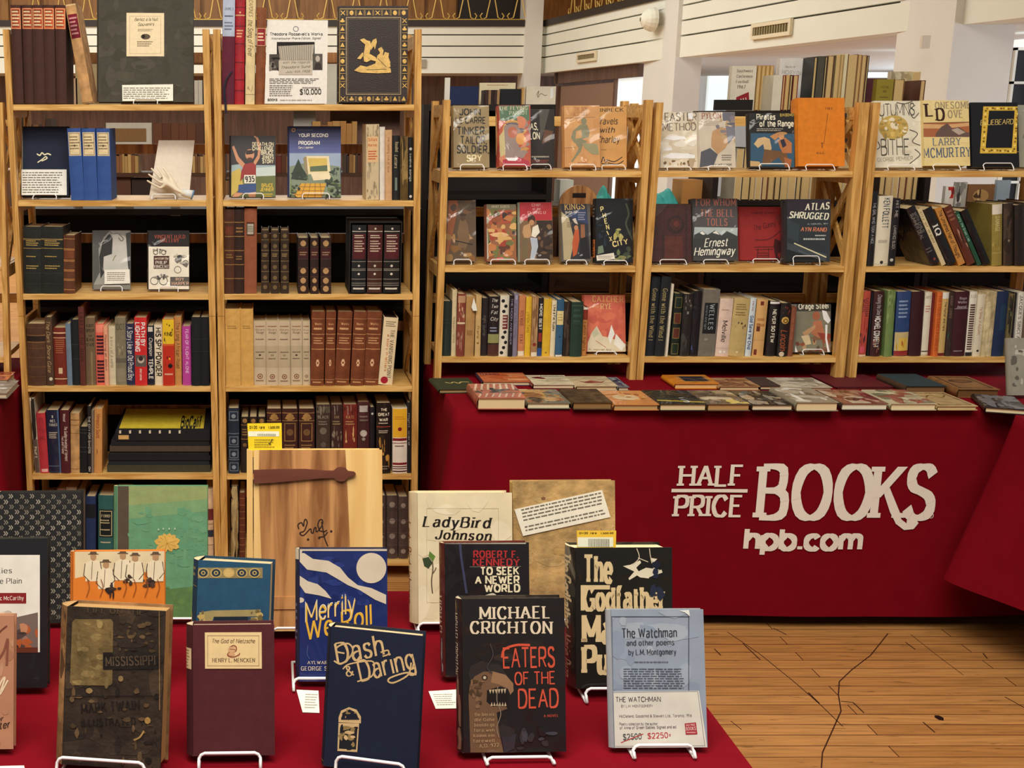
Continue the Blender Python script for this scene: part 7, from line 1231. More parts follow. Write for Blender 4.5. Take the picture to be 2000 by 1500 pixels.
flat_book((-70, 779), (14, 779), .19, 12 / 640, 'grey jacketed book nearest the edge of far left cloth', GF, ZT, '8a8278', page='c8b89a')

# ------------------------------------------------------------------ display books on the front table
k1 = lambda c: c.crop(0, 930, 2.632); k2 = lambda c: c.crop(520, 930, 2.632); k3 = lambda c: c.crop(780, 930, 2.632); k4 = lambda c: c.crop(1060, 930, 2.631)
GS = 'display books standing on the front red cloth'
def front(tl, bl, br, txt, short, es=None, **kw):
    return face_book('book', tl, bl, br, txt, GS, ZT, es=es, esl=f'white wire stand holding the {short}' if es else None, esg='wire book stands on the front table', **kw)
def chev(c):
    k1(c); c.blobs(0, 85, 440, 740, 30, ['201f20', '17181a', '26251f'], 3, .1); rnd = random.Random(2)
    for r in range(24):
        for q in range(9):
            x = -5 + q * 54 + (27 if r % 2 else 0) + rnd.uniform(-3, 3); y = 104 + r * 27 + rnd.uniform(-2, 2); g = ['8a8474', '9a9484', '7c7664', '6e695c'][rnd.randrange(4)]
            for d in (0, 11): c.line([(x + d, y - 10), (x + d + 8, y), (x + d, y + 10)], 4.5, g); c.k -= 1
front((2, 962), (-2, 1218), (160, 1216), 'large black book patterned with rows of grey chevrons', '', al=12, t=.03, col='1b1b1c', mat='cloth', art=chev, page='c0a878')
def plains(c):
    k1(c); c.rect(-80, 405, 205, 905, 'd8d4c8'); s = dict(tx=1.5, ty=.7, serif=.4); c.text('Cities', (-55, 500), (62, 498), 26, '4a463f', **s); c.text('of the Plain', (-90, 553), (112, 551), 26, '4a463f', **s); c.rect(-60, 600, 135, 655, '7c1c20'); c.text('Cormac McCarthy', (-70, 638), (122, 636), 20, 'e4d2c4', **s)
    c.blobs(-40, 690, 195, 760, 12, ['c4b8a8', 'd2c6b4', 'b8a898'], 3, .3); c.poly([(60, 730), (195, 700), (195, 905), (0, 905), (-60, 905), (-60, 840)], '6a5a54'); c.blobs(-40, 780, 190, 900, 22, ['2c2426', '4a3a38', '8a6a5c', 'a0522c', '3a2c2a', 'b07a58'], 5, .25); c.rect(-80, 880, 195, 907, '5a2a1c')
front((-42, 1053), (-52, 1345), (92, 1343), 'black jacketed book with white panel and dusk photograph', 'black dusk photograph book', al=15, t=.03, col='15151a', mat='mylar', art=plains)
def posse(c):
    k1(c); c.poly([(385, 385), (855, 385), (855, 520), (385, 540)], 'd2bf98'); c.poly([(385, 525), (500, 500), (620, 530), (700, 490), (855, 500), (858, 1120), (370, 1120)], 'cf7426')
    for x, y in ((480, 400), (545, 440), (632, 395), (695, 405), (800, 400)):
        c.poly([(x - 45, y + 50), (x - 10, y + 30), (x + 30, y + 35), (x + 45, y + 70), (x + 40, y + 140), (x - 40, y + 140)], 'dccdae'); c.disc(x, y + 14, 16, 22, 'a8825c', 12); c.line([(x - 42, y + 50), (x - 50, y + 110), (x - 20, y + 140)], 4, '4a3a2c'); c.line([(x + 35, y + 40), (x + 45, y + 95), (x + 20, y + 125)], 4, '4a3a2c'); c.poly([(x - 20, y), (x + 20, y), (x + 14, y - 12), (x - 14, y - 12)], '5a4634'); c.line([(x - 26, y + 1), (x + 26, y + 1)], 4, '5a4634'); c.line([(x - 5, y + 40), (x - 10, y + 130)], 3, '6a5440')
    c.blobs(560, 560, 620, 610, 8, ['241c1c', '3a2a24'], 4, .4); c.blobs(730, 530, 785, 570, 7, ['2a2020', '4a342a'], 5, .4); c.blobs(640, 500, 680, 560, 5, ['3a2a22'], 6, .4)
    for x in (450, 520, 640, 690, 750, 810): c.curve([(x, 530), (x + 10, 570), (x - 5, 620)], 4, '8a4a1c')
front((147, 1077), (142, 1342), (322, 1340), 'orange and cream jacketed book with sketched cowboys', 'orange sketched cowboys book', al=15, t=.024, col='cf7426', mat='mylar', art=posse)
def worn(c):
    k1(c); c.blobs(335, 670, 830, 1495, 60, ['33281e', '2a211a', '3d3024', '241c17'], 3, .12); c.poly([(372, 750), (385, 735), (572, 735), (582, 748), (578, 1065), (565, 1076), (372, 1074), (360, 1060)], '6c5a36'); c.blobs(375, 745, 570, 1065, 26, ['7a6840', '5e4d2c', '8a764a'], 5, .12)
    c.poly([(530, 905), (580, 905), (580, 935), (825, 930), (825, 990), (530, 995)], '18120f'); c.text('MISSISSIPPI', (545, 975), (800, 968), 44, '5a4a38', **SERIF); c.text('LIFE ON THE', (450, 700), (740, 712), 24, '4a3c2c', **SERIF); c.blobs(600, 750, 810, 900, 22, ['4a3a26', '5e4a30', '2a2018'], 8, .1)
    c.text('MARK TWAIN', (420, 1215), (720, 1195), 44, '15100e', **SERIF); c.text('ILLUSTRATED', (420, 1285), (700, 1275), 34, '15100e', **SERIF); c.blobs(340, 1100, 820, 1480, 30, ['4d3c28', '5c4830', '1c1512', '443522'], 9, .05); c.line([(340, 1130), (820, 1128)], 4, '15100e'); c.disc(460, 1102, 18, 15, '8a7248', 8); c.disc(622, 1040, 14, 16, '7a6440', 8); c.disc(760, 1255, 16, 18, '9a7a40', 8); c.curve([(690, 1355), (720, 1340), (740, 1310)], 9, '9a7c48'); c.line([(820, 680), (822, 1200)], 5, '7a6040'); c.line([(360, 668), (820, 668)], 6, '6a5238')
front((133, 1184), (121, 1493), (313, 1506), 'battered dark brown book with worn gilt oblong panel', 'battered dark brown book', es=(-.012, .061, .034), al=14, t=.055, col='2e241b', scol='8a6844', mat='worn', art=worn, page='b08a58', bulge=.015, spine=lambda c: c.blobs(.0, 0, 1, 1, 0, ['5c452c']) or spine_deco(c, [('g', .03, .97, 30, ['a07c50', '7a5a38', '9a7a4c', '5a4028'], .35)], c.w, c.h))
def green(c):
    k1(c); c.rect(605, 40, 662, 740, '4c3f30'); rnd = random.Random(4); c.rect(662, 40, 1075, 740, '5a8a66'); c.poly([(662, 45), (1070, 45), (1070, 120), (662, 160)], '84905c'); c.poly([(662, 150), (1072, 118), (1072, 180), (662, 220)], '6f9064'); c.blobs(670, 170, 1065, 500, 60, ['578a68', '5e8e6a', '5a8c68', '608f6a'], 5, .08); c.poly([(662, 600), (1078, 560), (1080, 740), (662, 740)], '4f7040'); c.blobs(670, 560, 1070, 730, 26, ['4f7040', '547540', '58793f'], 6, .1)
    g = 'c9a04c'; cx, cy = 860, 345
    for a, l, w in ((-170, 62, 20), (-140, 55, 18), (-110, 50, 15), (-75, 50, 15), (-45, 55, 17), (-15, 62, 20), (20, 60, 18), (60, 45, 14), (110, 50, 14), (150, 60, 18)):
        ca, sa = math.cos(R(a)), math.sin(R(a)); c.poly([(cx, cy), (cx + ca * l * .5 - sa * w, cy + sa * l * .5 + ca * w), (cx + ca * l * .9 - sa * w * .7, cy + sa * l * .9 + ca * w * .7), (cx + ca * l * 1.1, cy + sa * l * 1.1), (cx + ca * l * .9 + sa * w * .7, cy + sa * l * .9 - ca * w * .7), (cx + ca * l * .5 + sa * w, cy + sa * l * .5 - ca * w)], g); c.line([(cx, cy), (cx + ca * l * .8, cy + sa * l * .8)], 2, '8a6c30')
    for x in (815, 840, 870, 900): c.disc(x, 270 + (x % 3) * 2, 4, 6, 'a8c0a0', 6)
front((230, 949), (227, 1210), (405, 1210), 'large faded green book with golden flower and brown spine strip', 'large faded green book', es=(.03, .045, .016), al=13, t=.022, col='5a8a66', mat='cloth', art=green, page='cbb98c')
def blue(c):
    k1(c); g = 'b89c5c'; c.rect(1005, 470, 1350, 524, '8a7a50')
    for i in range(5):
        x = 1045 + i * 66; f = i == 2; c.disc(x, 497, 30, 26, g, 18); c.disc(x, 497, 23, 20, 'c8a868' if f else '1c3040', 16); 
        if not f: c.disc(x, 497, 12, 11, g, 10); c.disc(x, 497, 6, 6, '1c3040', 8)
    c.rect(1025, 695, 1340, 760, '2c4258'); c.poly([(1025, 700), (1090, 690), (1340, 685), (1340, 720), (1100, 722), (1090, 750), (1025, 750)], '9a8a5a'); c.blobs(1030, 700, 1085, 745, 6, ['b89c5c', '6a5c38'], 4, .35); c.blobs(1285, 695, 1338, 745, 6, ['b89c5c', '6a5c38'], 5, .35); c.rect(1100, 722, 1275, 800, '12202c')
front((376, 1094), (379, 1331), (521, 1341), 'blue cloth book with band of gilt rosettes', 'blue gilt rosettes book', al=13, t=.055, bulge=.012, col='1f4a66', scol='1c3a50', mat='cloth', art=blue, page='c8b48c', spine=lambda c: spine_deco(c, [('n', .85, .95, 2, '9a8a5a'), ('d', .5, .5, .25, 'b89c4c'), ('b', .78, .785, '9a8a5a'), ('b', .06, .07, '9a8a5a')], c.w, c.h))
mg = front((374, 1221), (377, 1477), (537, 1475), 'plain maroon cloth book with small cream title label', 'plain maroon book', es=(-.006, .043, .021), al=13, t=.03, bulge=.009, col='4c1c22', scol='451a20', mat='cloth', page='b8a488', spine=lambda c: spine_deco(c, [('r', .15, .66, .95, .82, 'd8c49a'), ('n', .67, .81, 6, '8a7048')], c.w, c.h))[0]
def ml(c):
    k1(c); c.frame(1066, 818, 1332, 976, 3, 'a8906a'); c.text('The God of Nietzsche', (1088, 857), (1310, 857), 20, '54402e', tx=1.3, ty=.7, slant=.2); c.text('HENRY L. MENCKEN', (1092, 955), (1310, 955), 19, '54402e', **SERIF); c.curve([(1180, 880), (1200, 870), (1215, 880), (1210, 900), (1180, 905), (1170, 920), (1195, 930), (1225, 920), (1232, 910)], 5, '8a4a34'); c.disc(1192, 892, 20, 16, 'c8a078', 12); c.disc(1190, 915, 18, 10, 'c89a70', 10); c.line([(1180, 888), (1210, 892)], 3, '8a4a34')
sheet('title_label', on_book(mg, [(400, 1235.5), (511, 1235), (511.5, 1306), (400.5, 1306)], .0007), None, None, col='dcc390', art=ml, parent=mg)['label'] = 'cream printed title label'
def tanb(c): k1(c); c.blobs(-300, 720, 65, 1400, 30, ['a8785c', 'b08466', '9c6c52'], 3, .1); c.curve([(-30, 850), (0, 800), (35, 770)], 8, '6a3c30'); c.curve([(-20, 960), (20, 900), (40, 840), (35, 970)], 12, '7a4838'); c.curve([(-20, 1120), (10, 1050), (25, 1040), (0, 1120), (40, 1050)], 9, 'd8c4a4'); c.text('Laughter', (-120, 1320), (52, 1290), 34, '2c1814', tx=1.6, ty=.8, slant=.3); c.text('or', (-20, 1262), (18, 1256), 24, '2c1814', tx=1.5, ty=.8, slant=.3)
front((-110, 1203), (-125, 1464), (26, 1463), 'tan jacketed book cut by the left photo edge', 'tan book', al=14, t=.02, col='a8785c', mat='jacket', art=tanb)
# the big book bound in wooden boards
def woodb():
    r = front((487, 879), (496, 1233), (748, 1232), 'large book bound in two-toned wooden boards with dark strap', 'wooden-boarded book', es=(-.02, .06, .026), al=13, t=.05, col='d8ac66', mat='maple', page='cdbb98', nospine=True, art=None); o, c, w, h, mt = r
    cov = o.children[0]; inv = mt.inverted(); c2 = Canvas(None, None, w, h, inv, (mt.translation, mt.to_3x3() @ Vector((0, -1, 0)))); c2.crop(410, 750, 3.749)
    Q = lambda x, y: (lambda l: (l.x, l.z))(c2.P((x, y)))
    def slab(name, pts, y0, y1, mat, lab=None):
        p = [Q(*a) for a in pts]; p = [(min(max(a, .0), w), min(max(b, 0), h)) for a, b in p]; n = len(p); mb = MB()
        mb.poly([(a, y0, b) for a, b in p]); mb.poly([(a, y1, b) for a, b in p][::-1])
        for i in range(n): a, b = p[i], p[(i + 1) % n]; mb.poly([(a[0], y0, a[1]), (a[0], y1, a[1]), (b[0], y1, b[1]), (b[0], y0, b[1])])
        q = mb.build(name, mat, o)
        if lab: q['label'] = lab
    slab('centre_panel', [(362, 470), (990, 460), (1005, 740), (1025, 1200), (1050, 1750), (400, 1790), (375, 1200), (358, 700)], -.0012, -.0001, 'walnut', 'dark reddish-brown grained wood panel')
    slab('strap', [(302, 628), (500, 620), (700, 620), (850, 632), (905, 632), (930, 610), (960, 604), (990, 612), (1010, 634), (1055, 640), (1068, 656), (1055, 672), (1012, 682), (985, 708), (955, 712), (925, 705), (905, 686), (800, 690), (620, 706), (450, 722), (310, 727)], -.006, -.0012, 'strapwood', 'dark wooden strap with pointed tip')
    slab('bottom_strip', [(300, 1560), (1240, 1545), (1245, 1640), (305, 1650)], -.003, -.0012, 'walnut')
    mb = MB(); mb.box((-.012, -.001, 0), (-.0015, .05, h)); mb.build('spine_board', 'maple', o)
    mb = MB(); sig = Canvas(mb, lambda x, y, e: (x, -.0014 - e, y), w, h, inv, (mt.translation, mt.to_3x3() @ Vector((0, -1, 0)))); sig.crop(410, 750, 3.749)
    for q in ([(650, 1060), (645, 1030), (670, 1015), (685, 1040), (690, 1005), (700, 990), (712, 1010), (705, 1040), (690, 1075), (660, 1090), (668, 1105), (690, 1105), (735, 1060), (742, 1085), (755, 1090), (762, 1060), (775, 1050), (778, 1080), (800, 1065), (790, 1035), (800, 1000), (818, 992), (826, 1010), (818, 1040), (800, 1070), (835, 1080), (855, 1070)], [(818, 1010), (830, 1080), (840, 1130), (862, 1185)], [(800, 1120), (835, 1115), (860, 1085)]): sig.curve(q, 9, '2c1a12')
    for x, y in ((718, 1138), (800, 1126), (888, 1078)): sig.disc(x, y, 9, 9, '2c1a12', 10)
    mb.build('initials', 'plain', o)
    return o
M['strapwood'] = wood_mat('dark_strap_grain', '5a2f22', '6e3c2b', 6, (.7, 7, 7))
wb = woodb()
def tagart(ox, oy, sc, x0, y0, x1, y1, bar):
    def f(c):
        c.crop(ox, oy, sc); h = y1 - y0; w = x1 - x0; c.text('01/20  rare', (x0 + .06 * w, y0 + .2 * h), (x0 + .5 * w, y0 + .19 * h), h * .1, '4a3c1c', **BOLD); c.text('1,500.00', (x0 + .6 * w, y0 + .2 * h), (x0 + .93 * w, y0 + .18 * h), h * .08, '4a3c1c', **BOLD)
        c.rect(x0 + .02 * w, y0 + bar[0] * h, x1 - .08 * w, y0 + bar[1] * h, 'e4ddc4')
        for k in range(18): c.line([(x0 + (.3 + .03 * k) * w, y0 + (bar[0] + .1) * h), (x0 + (.3 + .03 * k) * w, y0 + (bar[1] - .02) * h)], .012 * w, '4a443a')
        if bar[1] < .6: c.lines(x0 + .2 * w, y0 + .58 * h, x0 + .8 * w, y1 - .05 * h, 4, '8a7a2c', 4, .3); c.curve([(x0 + .72 * w, y0 + .6 * h), (x0 + .66 * w, y0 + .75 * h), (x0 + .62 * w, y0 + .78 * h), (x0 + .68 * w, y0 + .8 * h)], .02 * w, '3a3224')
    return f
sheet('price_tag', on_book(wb, [(483, 827), (550, 826), (551, 893), (486, 893)], -.0031), 'yellow price slip sticking up from the wooden-boarded book', 'price slip', 'yellow price slips', col='e0c028', t=.0005, art=tagart(410, 750, 3.749, 275, 290, 527, 478, (.3, .5)))
def merr(c):
    k2(c); w = 'cdbfa8'; c.blobs(165, 395, 610, 660, 24, ['1d2c66', '172458', '243472'], 3, .15); c.rect(130, 370, 620, 384, w); c.poly([(130, 370), (185, 385), (160, 430), (130, 440)], w)
    c.poly([(160, 395), (195, 395), (240, 425), (320, 435), (380, 470), (420, 520), (470, 560), (540, 575), (616, 610), (616, 658), (560, 635), (480, 585), (420, 560), (370, 530), (310, 495), (210, 480), (160, 440)], w); c.poly([(160, 512), (215, 540), (265, 555), (305, 590), (336, 630), (270, 612), (200, 600), (160, 560)], w); c.disc(540, 472, 77, 78, w, 36); c.disc(175, 637, 20, 14, w, 12)
    g = 'd8a838'; s = dict(tx=1.5, ty=.9, slant=.3); c.text('Merrily', (203, 752), (460, 700), 92, g, **s); c.text('We Roll', (203, 845), (545, 760), 100, g, **s)
    c.text('Merrily', (200, 750), (457, 698), 100, 'e6d8b8', tx=.5, ty=.4, slant=.3); c.text('AYLWARD', (212, 965), (330, 965), 15, w, **SERIF); c.text('GEORGE S.', (178, 998), (320, 998), 20, w, **SERIF); c.curve([(215, 870), (210, 910), (222, 940)], 3, '4a5a8a')
front((574, 1072), (585, 1331), (757, 1331), 'navy blue jacketed book with white ribbons and moon', 'white ribbons and moon book', es=(-.03, .05, .02), al=13, t=.022, col='192860', scol='1a1e3c', mat='mylar', art=merr, page='d8ccb0', spine=lambda c: spine_deco(c, [('b', .92, 1, 'cdbfa8'), ('n', .3, .6, 6, '6a6a80')], c.w, c.h))
def dash(c):
    k2(c); g = 'c4a878'; s = dict(tx=1.5, ty=.7); c.text('Dash', (365, 965), (610, 915), 100, g, slant=.1, **s); c.curve([(350, 950), (385, 965), (430, 930), (445, 890), (420, 860), (370, 875), (360, 900), (400, 910)], 8, g); c.text('Daring', (485, 1055), (770, 985), 100, g, slant=.1, **s); c.text('&', (412, 1030), (455, 1022), 48, g, **s); c.curve([(395, 990), (430, 965), (540, 950), (555, 985), (540, 1030), (470, 1055)], 7, g); c.curve([(770, 1020), (720, 1010), (640, 1035), (628, 1055), (660, 1060), (730, 1020), (745, 960)], 8, g); c.curve([(590, 905), (625, 895), (628, 915), (600, 925)], 7, g)
    c.poly([(372, 1265), (372, 1240), (385, 1205), (425, 1187), (465, 1200), (487, 1235), (487, 1270)], g); c.poly([(385, 1245), (395, 1215), (428, 1198), (462, 1215), (475, 1245)], '0c1426'); c.blobs(400, 1205, 465, 1240, 8, ['161a1c', '8a7448'], 4, .35); c.rect(385, 1243, 478, 1252, '1a1e28'); c.poly([(372, 1268), (478, 1270), (468, 1418), (366, 1412)], g); c.poly([(380, 1290), (470, 1292), (462, 1405), (374, 1400)], '14161c'); c.blobs(382, 1290, 462, 1400, 16, [g, '14161c', '8a7448'], 6, .22)
front((651, 1224), (632, 1496), (813, 1520), 'dark navy cloth book with gilt script and arched scene', 'dark navy gilt script book', es=(.002, .047, .036), al=13, t=.036, col='0d1830', scol='141c2e', mat='cloth', art=dash, page='c9b48a', spine=lambda c: spine_deco(c, [('g', .78, .97, 8, ['8a7a58', '2a3040'], .3), ('g', .2, .7, 10, ['2c3444', '4a4a48'], .25), ('b', .03, .04, '6a5c40')], c.w, c.h))
def lady(c):
    k3(c); c.blobs(80, 90, 545, 750, 22, ['d8c9a8', 'd3c4a2', 'dccfb0'], 3, .15); c.frame(140, 165, 510, 650, 2, 'b8ab8c'); s = dict(tx=2.2, ty=.7, serif=.5, slant=.2); c.text('LadyBird', (118, 258), (465, 266), 52, '1c1614', **s); c.text('Johnson', (180, 322), (470, 330), 46, '1c1614', **s)
    c.poly([(118, 422), (150, 415), (172, 445), (150, 475), (128, 462)], '33422c'); c.poly([(150, 410), (155, 385), (185, 412), (172, 440)], '5a7a34'); c.curve([(170, 440), (172, 480), (165, 540), (170, 600)], 6, '5a4a38'); c.curve([(172, 500), (185, 480), (188, 470)], 5, '5a4a38')
front((809, 963), (817, 1219), (1002, 1218), 'cream jacketed book with dark italic title and leaf sprig', 'cream leaf sprig book', es=(-.035, .05, .022), al=13, t=.05, bulge=.012, col='d6c7a4', scol='d0c09c', mat='mylar', art=lady, page='d8c8a4', spine=lambda c: spine_deco(c, [('v', 'Lady Bird Johnson', .78, .15, .5, .4, '7a2a1c', ITAL), ('g', .82, .93, 4, ['5a5a34', '3a2a1c'], .35)], c.w, c.h))
def rfk(c):
    k3(c); s = dict(tx=2.4, ty=1.5, serif=.3); c.text('ROBERT F.', (380, 418), (612, 420), 34, 'a82a2c', **s); c.text('KENNEDY', (378, 460), (618, 460), 34, 'a82a2c', **s); c.line([(362, 466), (625, 464)], 2, '8a8478'); w = dict(tx=2.6, ty=2.0)
    for t, x0, x1, y in (('TO SEEK', 415, 615, 506), ('A NEWER', 388, 618, 552), ('WORLD', 437, 622, 595)): c.text(t, (x0, y), (x1, y - 2), 36, 'e0d2ae', **w)
    c.rect(182, 338, 650, 348, 'b8b2a0'); c.curve([(312, 350), (318, 420), (330, 500), (345, 600)], 12, '3a3c58'); c.curve([(440, 618), (480, 606), (500, 622)], 10, 'c8c0a8')
front((859, 1061), (871, 1322), (1036, 1320), 'black jacketed book with red and cream block lettering', 'red and cream block lettering book', es=None, al=13, t=.028, col='191517', scol='5a1c1c', mat='mylar', art=rfk, page='c8b48c', spine=lambda c: spine_deco(c, [('b', .0, 1, '4a1a1a'), ('g', .02, .22, 9, ['7a868a', '2a3034'], .3), ('v', 'MICHAEL', .6, .3, .5, .5, 'b8a890', SERIF)], c.w, c.h))
def eaters(c):
    k3(c); c.blobs(320, 860, 840, 1410, 14, ['201c1b', '2a2423', '1a1718'], 3, .2); s = dict(tx=2.3, ty=.9, serif=.9, track=-.4); c.text('MICHAEL', (412, 735), (778, 728), 60, 'd8cbb0', **s); c.text('CRICHTON', (362, 808), (786, 808), 60, 'd8cbb0', **s)
    r = 'c85038'; u = dict(tx=1.5, ty=1.1); c.text('EATERS', (533, 984), (800, 978), 98, r, **u); c.curve([(528, 930), (540, 890), (600, 868), (668, 868)], 12, r); c.text('OF THE', (592, 1072), (802, 1066), 62, r, **u); c.text('DEAD', (610, 1190), (820, 1186), 92, r, **u); c.text('A NOVEL', (742, 1238), (818, 1236), 12, r, **SERIF)
    t = '6a4f38'; c.poly([(355, 1130), (362, 1070), (385, 1030), (430, 1005), (480, 1002), (540, 1020), (580, 1060), (588, 1100), (570, 1125), (560, 1095), (520, 1080), (500, 1085), (450, 1100), (448, 1160), (480, 1185), (545, 1180), (555, 1195), (500, 1215), (515, 1330), (535, 1420), (365, 1420), (360, 1250)], t)
    c.poly([(450, 1100), (500, 1085), (545, 1090), (560, 1120), (550, 1180), (480, 1184), (448, 1155)], '15100f'); c.poly([(480, 1004), (545, 1020), (585, 1065), (586, 1105), (570, 1122), (556, 1090), (510, 1070), (470, 1060)], '8a6a4c'); c.disc(438, 1035, 16, 15, '3a2a1e', 12); c.disc(438, 1035, 8, 8, 'b8ac94', 10)
    for k in range(6): c.poly([(460 + k * 15, 1098 - k), (467 + k * 15, 1118), (473 + k * 15, 1096 - k)], 'b8a684'); c.poly([(468 + k * 14, 1180), (474 + k * 14, 1160), (480 + k * 14, 1181)], 'b8a684')
    c.blobs(365, 1050, 430, 1190, 16, ['54402e', '7a5e44', '46331f'], 6, .2)
    for k, q in enumerate(('Be bereit', 'die Gehe', 'beende ge', 'fora weh', 'komm ein', 'farewell')): c.text(q, (388 - k * 2, 1232 + k * 27), (488, 1230 + k * 27), 15, 'a88a64', **SERIF)
    c.text('A.D. 922', (410, 1395), (512, 1388), 18, 'a88a64', **SERIF); c.poly([(520, 1330), (560, 1340), (600, 1320), (590, 1400), (540, 1420)], '2c2a30'); c.blobs(560, 1300, 820, 1400, 9, ['2e2c2e', '1a1819', '3a3a42'], 8, .3); c.curve([(505, 1080), (500, 1150), (520, 1220), (500, 1290), (510, 1340)], 4, '8a7a68'); c.curve([(465, 860), (480, 920), (450, 980), (475, 1010)], 5, '3e3a40')
front((894, 1170), (905, 1471), (1106, 1468), 'black jacketed book with red title and stone beast head', 'stone beast head book', es=(.005, .047, .009), al=13, t=.028, col='191617', scol='1c1516', mat='mylar', art=eaters, page='cfc0a0', spine=lambda c: spine_deco(c, [('v', 'MICHAEL CRICHTON', .9, .5, .5, .45, 'c8baa0', SERIF), ('g', .05, .45, 12, ['5a2a24', '7a5a48', '2a2020'], .3)], c.w, c.h))
def board(c):
    k3(c); c.blobs(560, 30, 1090, 750, 30, ['b08e5a', 'aa8753', 'b69562'], 3, .1); c.disc(740, 115, 12, 9, '7a5434', 8); c.line([(575, 210), (640, 208)], 4, 'c8aa74')
bo = front((993, 940), (1003, 1216), (1203, 1214), 'plain tan fibreboard folder with slanted paper strip', 'tan fibreboard folder', es=(.02, .05, .018), al=12, t=.024, col='b08e5a', mat='worn', art=board, nospine=True, page='a5834e')[0]
def slip(c):
    c.k += 1; rnd = random.Random(3)
    for r in range(7):
        if r == 4: continue
        x = .04
        while x < .93:
            w = rnd.uniform(.02, .07); y = .9 - r * .125; c.mb.poly([c.surf(a * c.w + .1 * c.h * (1 - b) * 0, b * c.h, c.k * c.lay) for a, b in ((x, y), (min(x + w, .95), y), (min(x + w, .95), y + .05), (x, y + .05))], '6e675a'); x += w + .012
sheet('information_card', on_book(bo, [(1004.5, 995), (1176, 957), (1192.5, 1010), (1021.5, 1047)], .0017), 'white printed paper strip slanted across the tan fibreboard folder', 'card', 'printed information cards', col='ddd6c2', art=slip)
def god(c):
    k4(c); g = 'd0b98c'; w = dict(tx=3.2, ty=1.5, serif=.3, track=-1.2)
    c.text('The', (205, 543), (360, 543), 132, g, tx=3.0, ty=1.4, serif=.3, track=-1.1); c.text('Godfather', (205, 686), (636, 682), 112, g, **w); c.rect(195, 560, 345, 582, g); c.rect(195, 560, 214, 690, g); c.text('Mario', (200, 852), (520, 850), 128, g, **w); c.text('Puzo', (200, 1010), (480, 1008), 132, g, **w)
    c.poly([(412, 462), (450, 455), (500, 432), (505, 445), (480, 470), (500, 500), (445, 534), (440, 525), (470, 490)], 'd8cdb4'); c.poly([(520, 505), (610, 480), (615, 495), (530, 525)], 'd8cdb4'); c.poly([(470, 500), (530, 470), (600, 480), (550, 500), (545, 525), (500, 520)], 'd8cdb4'); c.poly([(555, 420), (588, 425), (568, 445)], 'd8cdb4')
    for q in ([(483, 372), (495, 420), (460, 455)], [(548, 372), (555, 420), (580, 490)], [(555, 425), (575, 500)], [(490, 420), (540, 440)]): c.curve(q, 4, 'c8bda4')
    c.blobs(560, 385, 640, 620, 8, ['1a2238', '141a2c', '20283c'], 3, .3)
gf = front((1121, 1070), (1125, 1345), (1314, 1344), 'thick black jacketed book with tall cream lettering and puppet hand', 'tall cream lettering book', es=(-.018, .045, .022), al=12, t=.06, col='14120f', scol='14120f', mat='mylar', art=god, page='d8c69c', spine=lambda c: spine_deco(c, [('v', 'The Godfather', .95, .4, .5, .55, 'c4ae84', dict(tx=2.8, ty=1.4, track=-1)), ('v', 'Mario Puzo', .36, .05, .5, .5, '8a6a58', dict(tx=2.4, ty=1.4))], c.w, c.h))[0]
sheet('price_tag', on_book(gf, [(1126.5, 1036), (1203.6, 1036.5), (1202.5, 1086), (1127.5, 1086)], -.0031), 'yellow price slip sticking up from the thick black book', 'price slip', 'yellow price slips', col='dcb43c', t=.0005, art=tagart(1060, 930, 2.631, 175, 280, 378, 365, (.4, .98)))
def watch(c):
    k4(c); c.blobs(300, 690, 800, 1100, 26, ['8a96a8', '939fae', '828fa2', '9aa4b0'], 3, .15); c.frame(352, 720, 752, 1130, 4, '3a424e'); b = dict(tx=2.0, ty=.8); c.text('The Watchman', (405, 830), (690, 826), 46, '30323c', **b); c.text('and other poems', (430, 870), (676, 866), 26, '363a44', **b); c.text('by L.M. Montgomery', (440, 918), (686, 914), 26, '30323c', **b); c.lines(470, 948, 650, 962, 1, '5a626e'); c.lines(415, 985, 728, 1095, 9, '4a525e', 5, .45, .05)
    c.poly([(325, 1108), (802, 1102), (845, 1395), (365, 1395)], 'd0cec2'); c.line([(338, 1112), (796, 1106), (832, 1385), (372, 1388)], 2.5, '6a6e74'); c.text('THE WATCHMAN', (374, 1160), (606, 1158), 24, '3a2c34', tx=1.6, ty=1.4); c.text('BY L.M. MONTGOMERY', (402, 1188), (566, 1186), 12, '6a5a60', **LT); c.text('McClelland, Goodchild & Stewart Ltd., Toronto, 1916', (392, 1240), (765, 1236), 13, '6a6064', **LT); c.text('Poetry collection by the author', (393, 1280), (590, 1278), 13, '6a6064', **LT); c.text('of Anne of Green Gables. Signed and ed.', (395, 1300), (688, 1294), 13, '6a6064', **LT)
    c.text('$2500', (412, 1355), (508, 1350), 28, '3a3a3c', **UNC); c.line([(402, 1368), (515, 1324)], 4, 'b02c2c'); c.text('$2250=', (538, 1348), (660, 1342), 26, 'b02c34', **UNC); c.poly([(728, 1270), (786, 1264), (794, 1326), (734, 1328)], 'a0303a'); c.text('HALF PRICE', (735, 1284), (782, 1281), 9, 'e0b8b0', **BOLD); c.text('BOOKS', (735, 1306), (786, 1303), 16, 'e8c8c0', **SERIF); c.lines(738, 1310, 786, 1322, 1, 'd8a8a0'); c.poly([(700, 690), (750, 684), (756, 720), (730, 700)], 'd8dcd8')
front((1174, 1191), (1200, 1461), (1382, 1460), 'grey-blue book in clear sleeve with blackletter title and price card', 'grey-blue blackletter book', es=(.0, .043, .018), al=16, t=.014, col='8a96a6', scol='9aa0a6', mat='mylar', art=watch, page='d0c8b4')
def card_flat(c): c.uvmode = True; c.lines(.1, .85, .9, .15, 6, '8a8274', 3, .35)
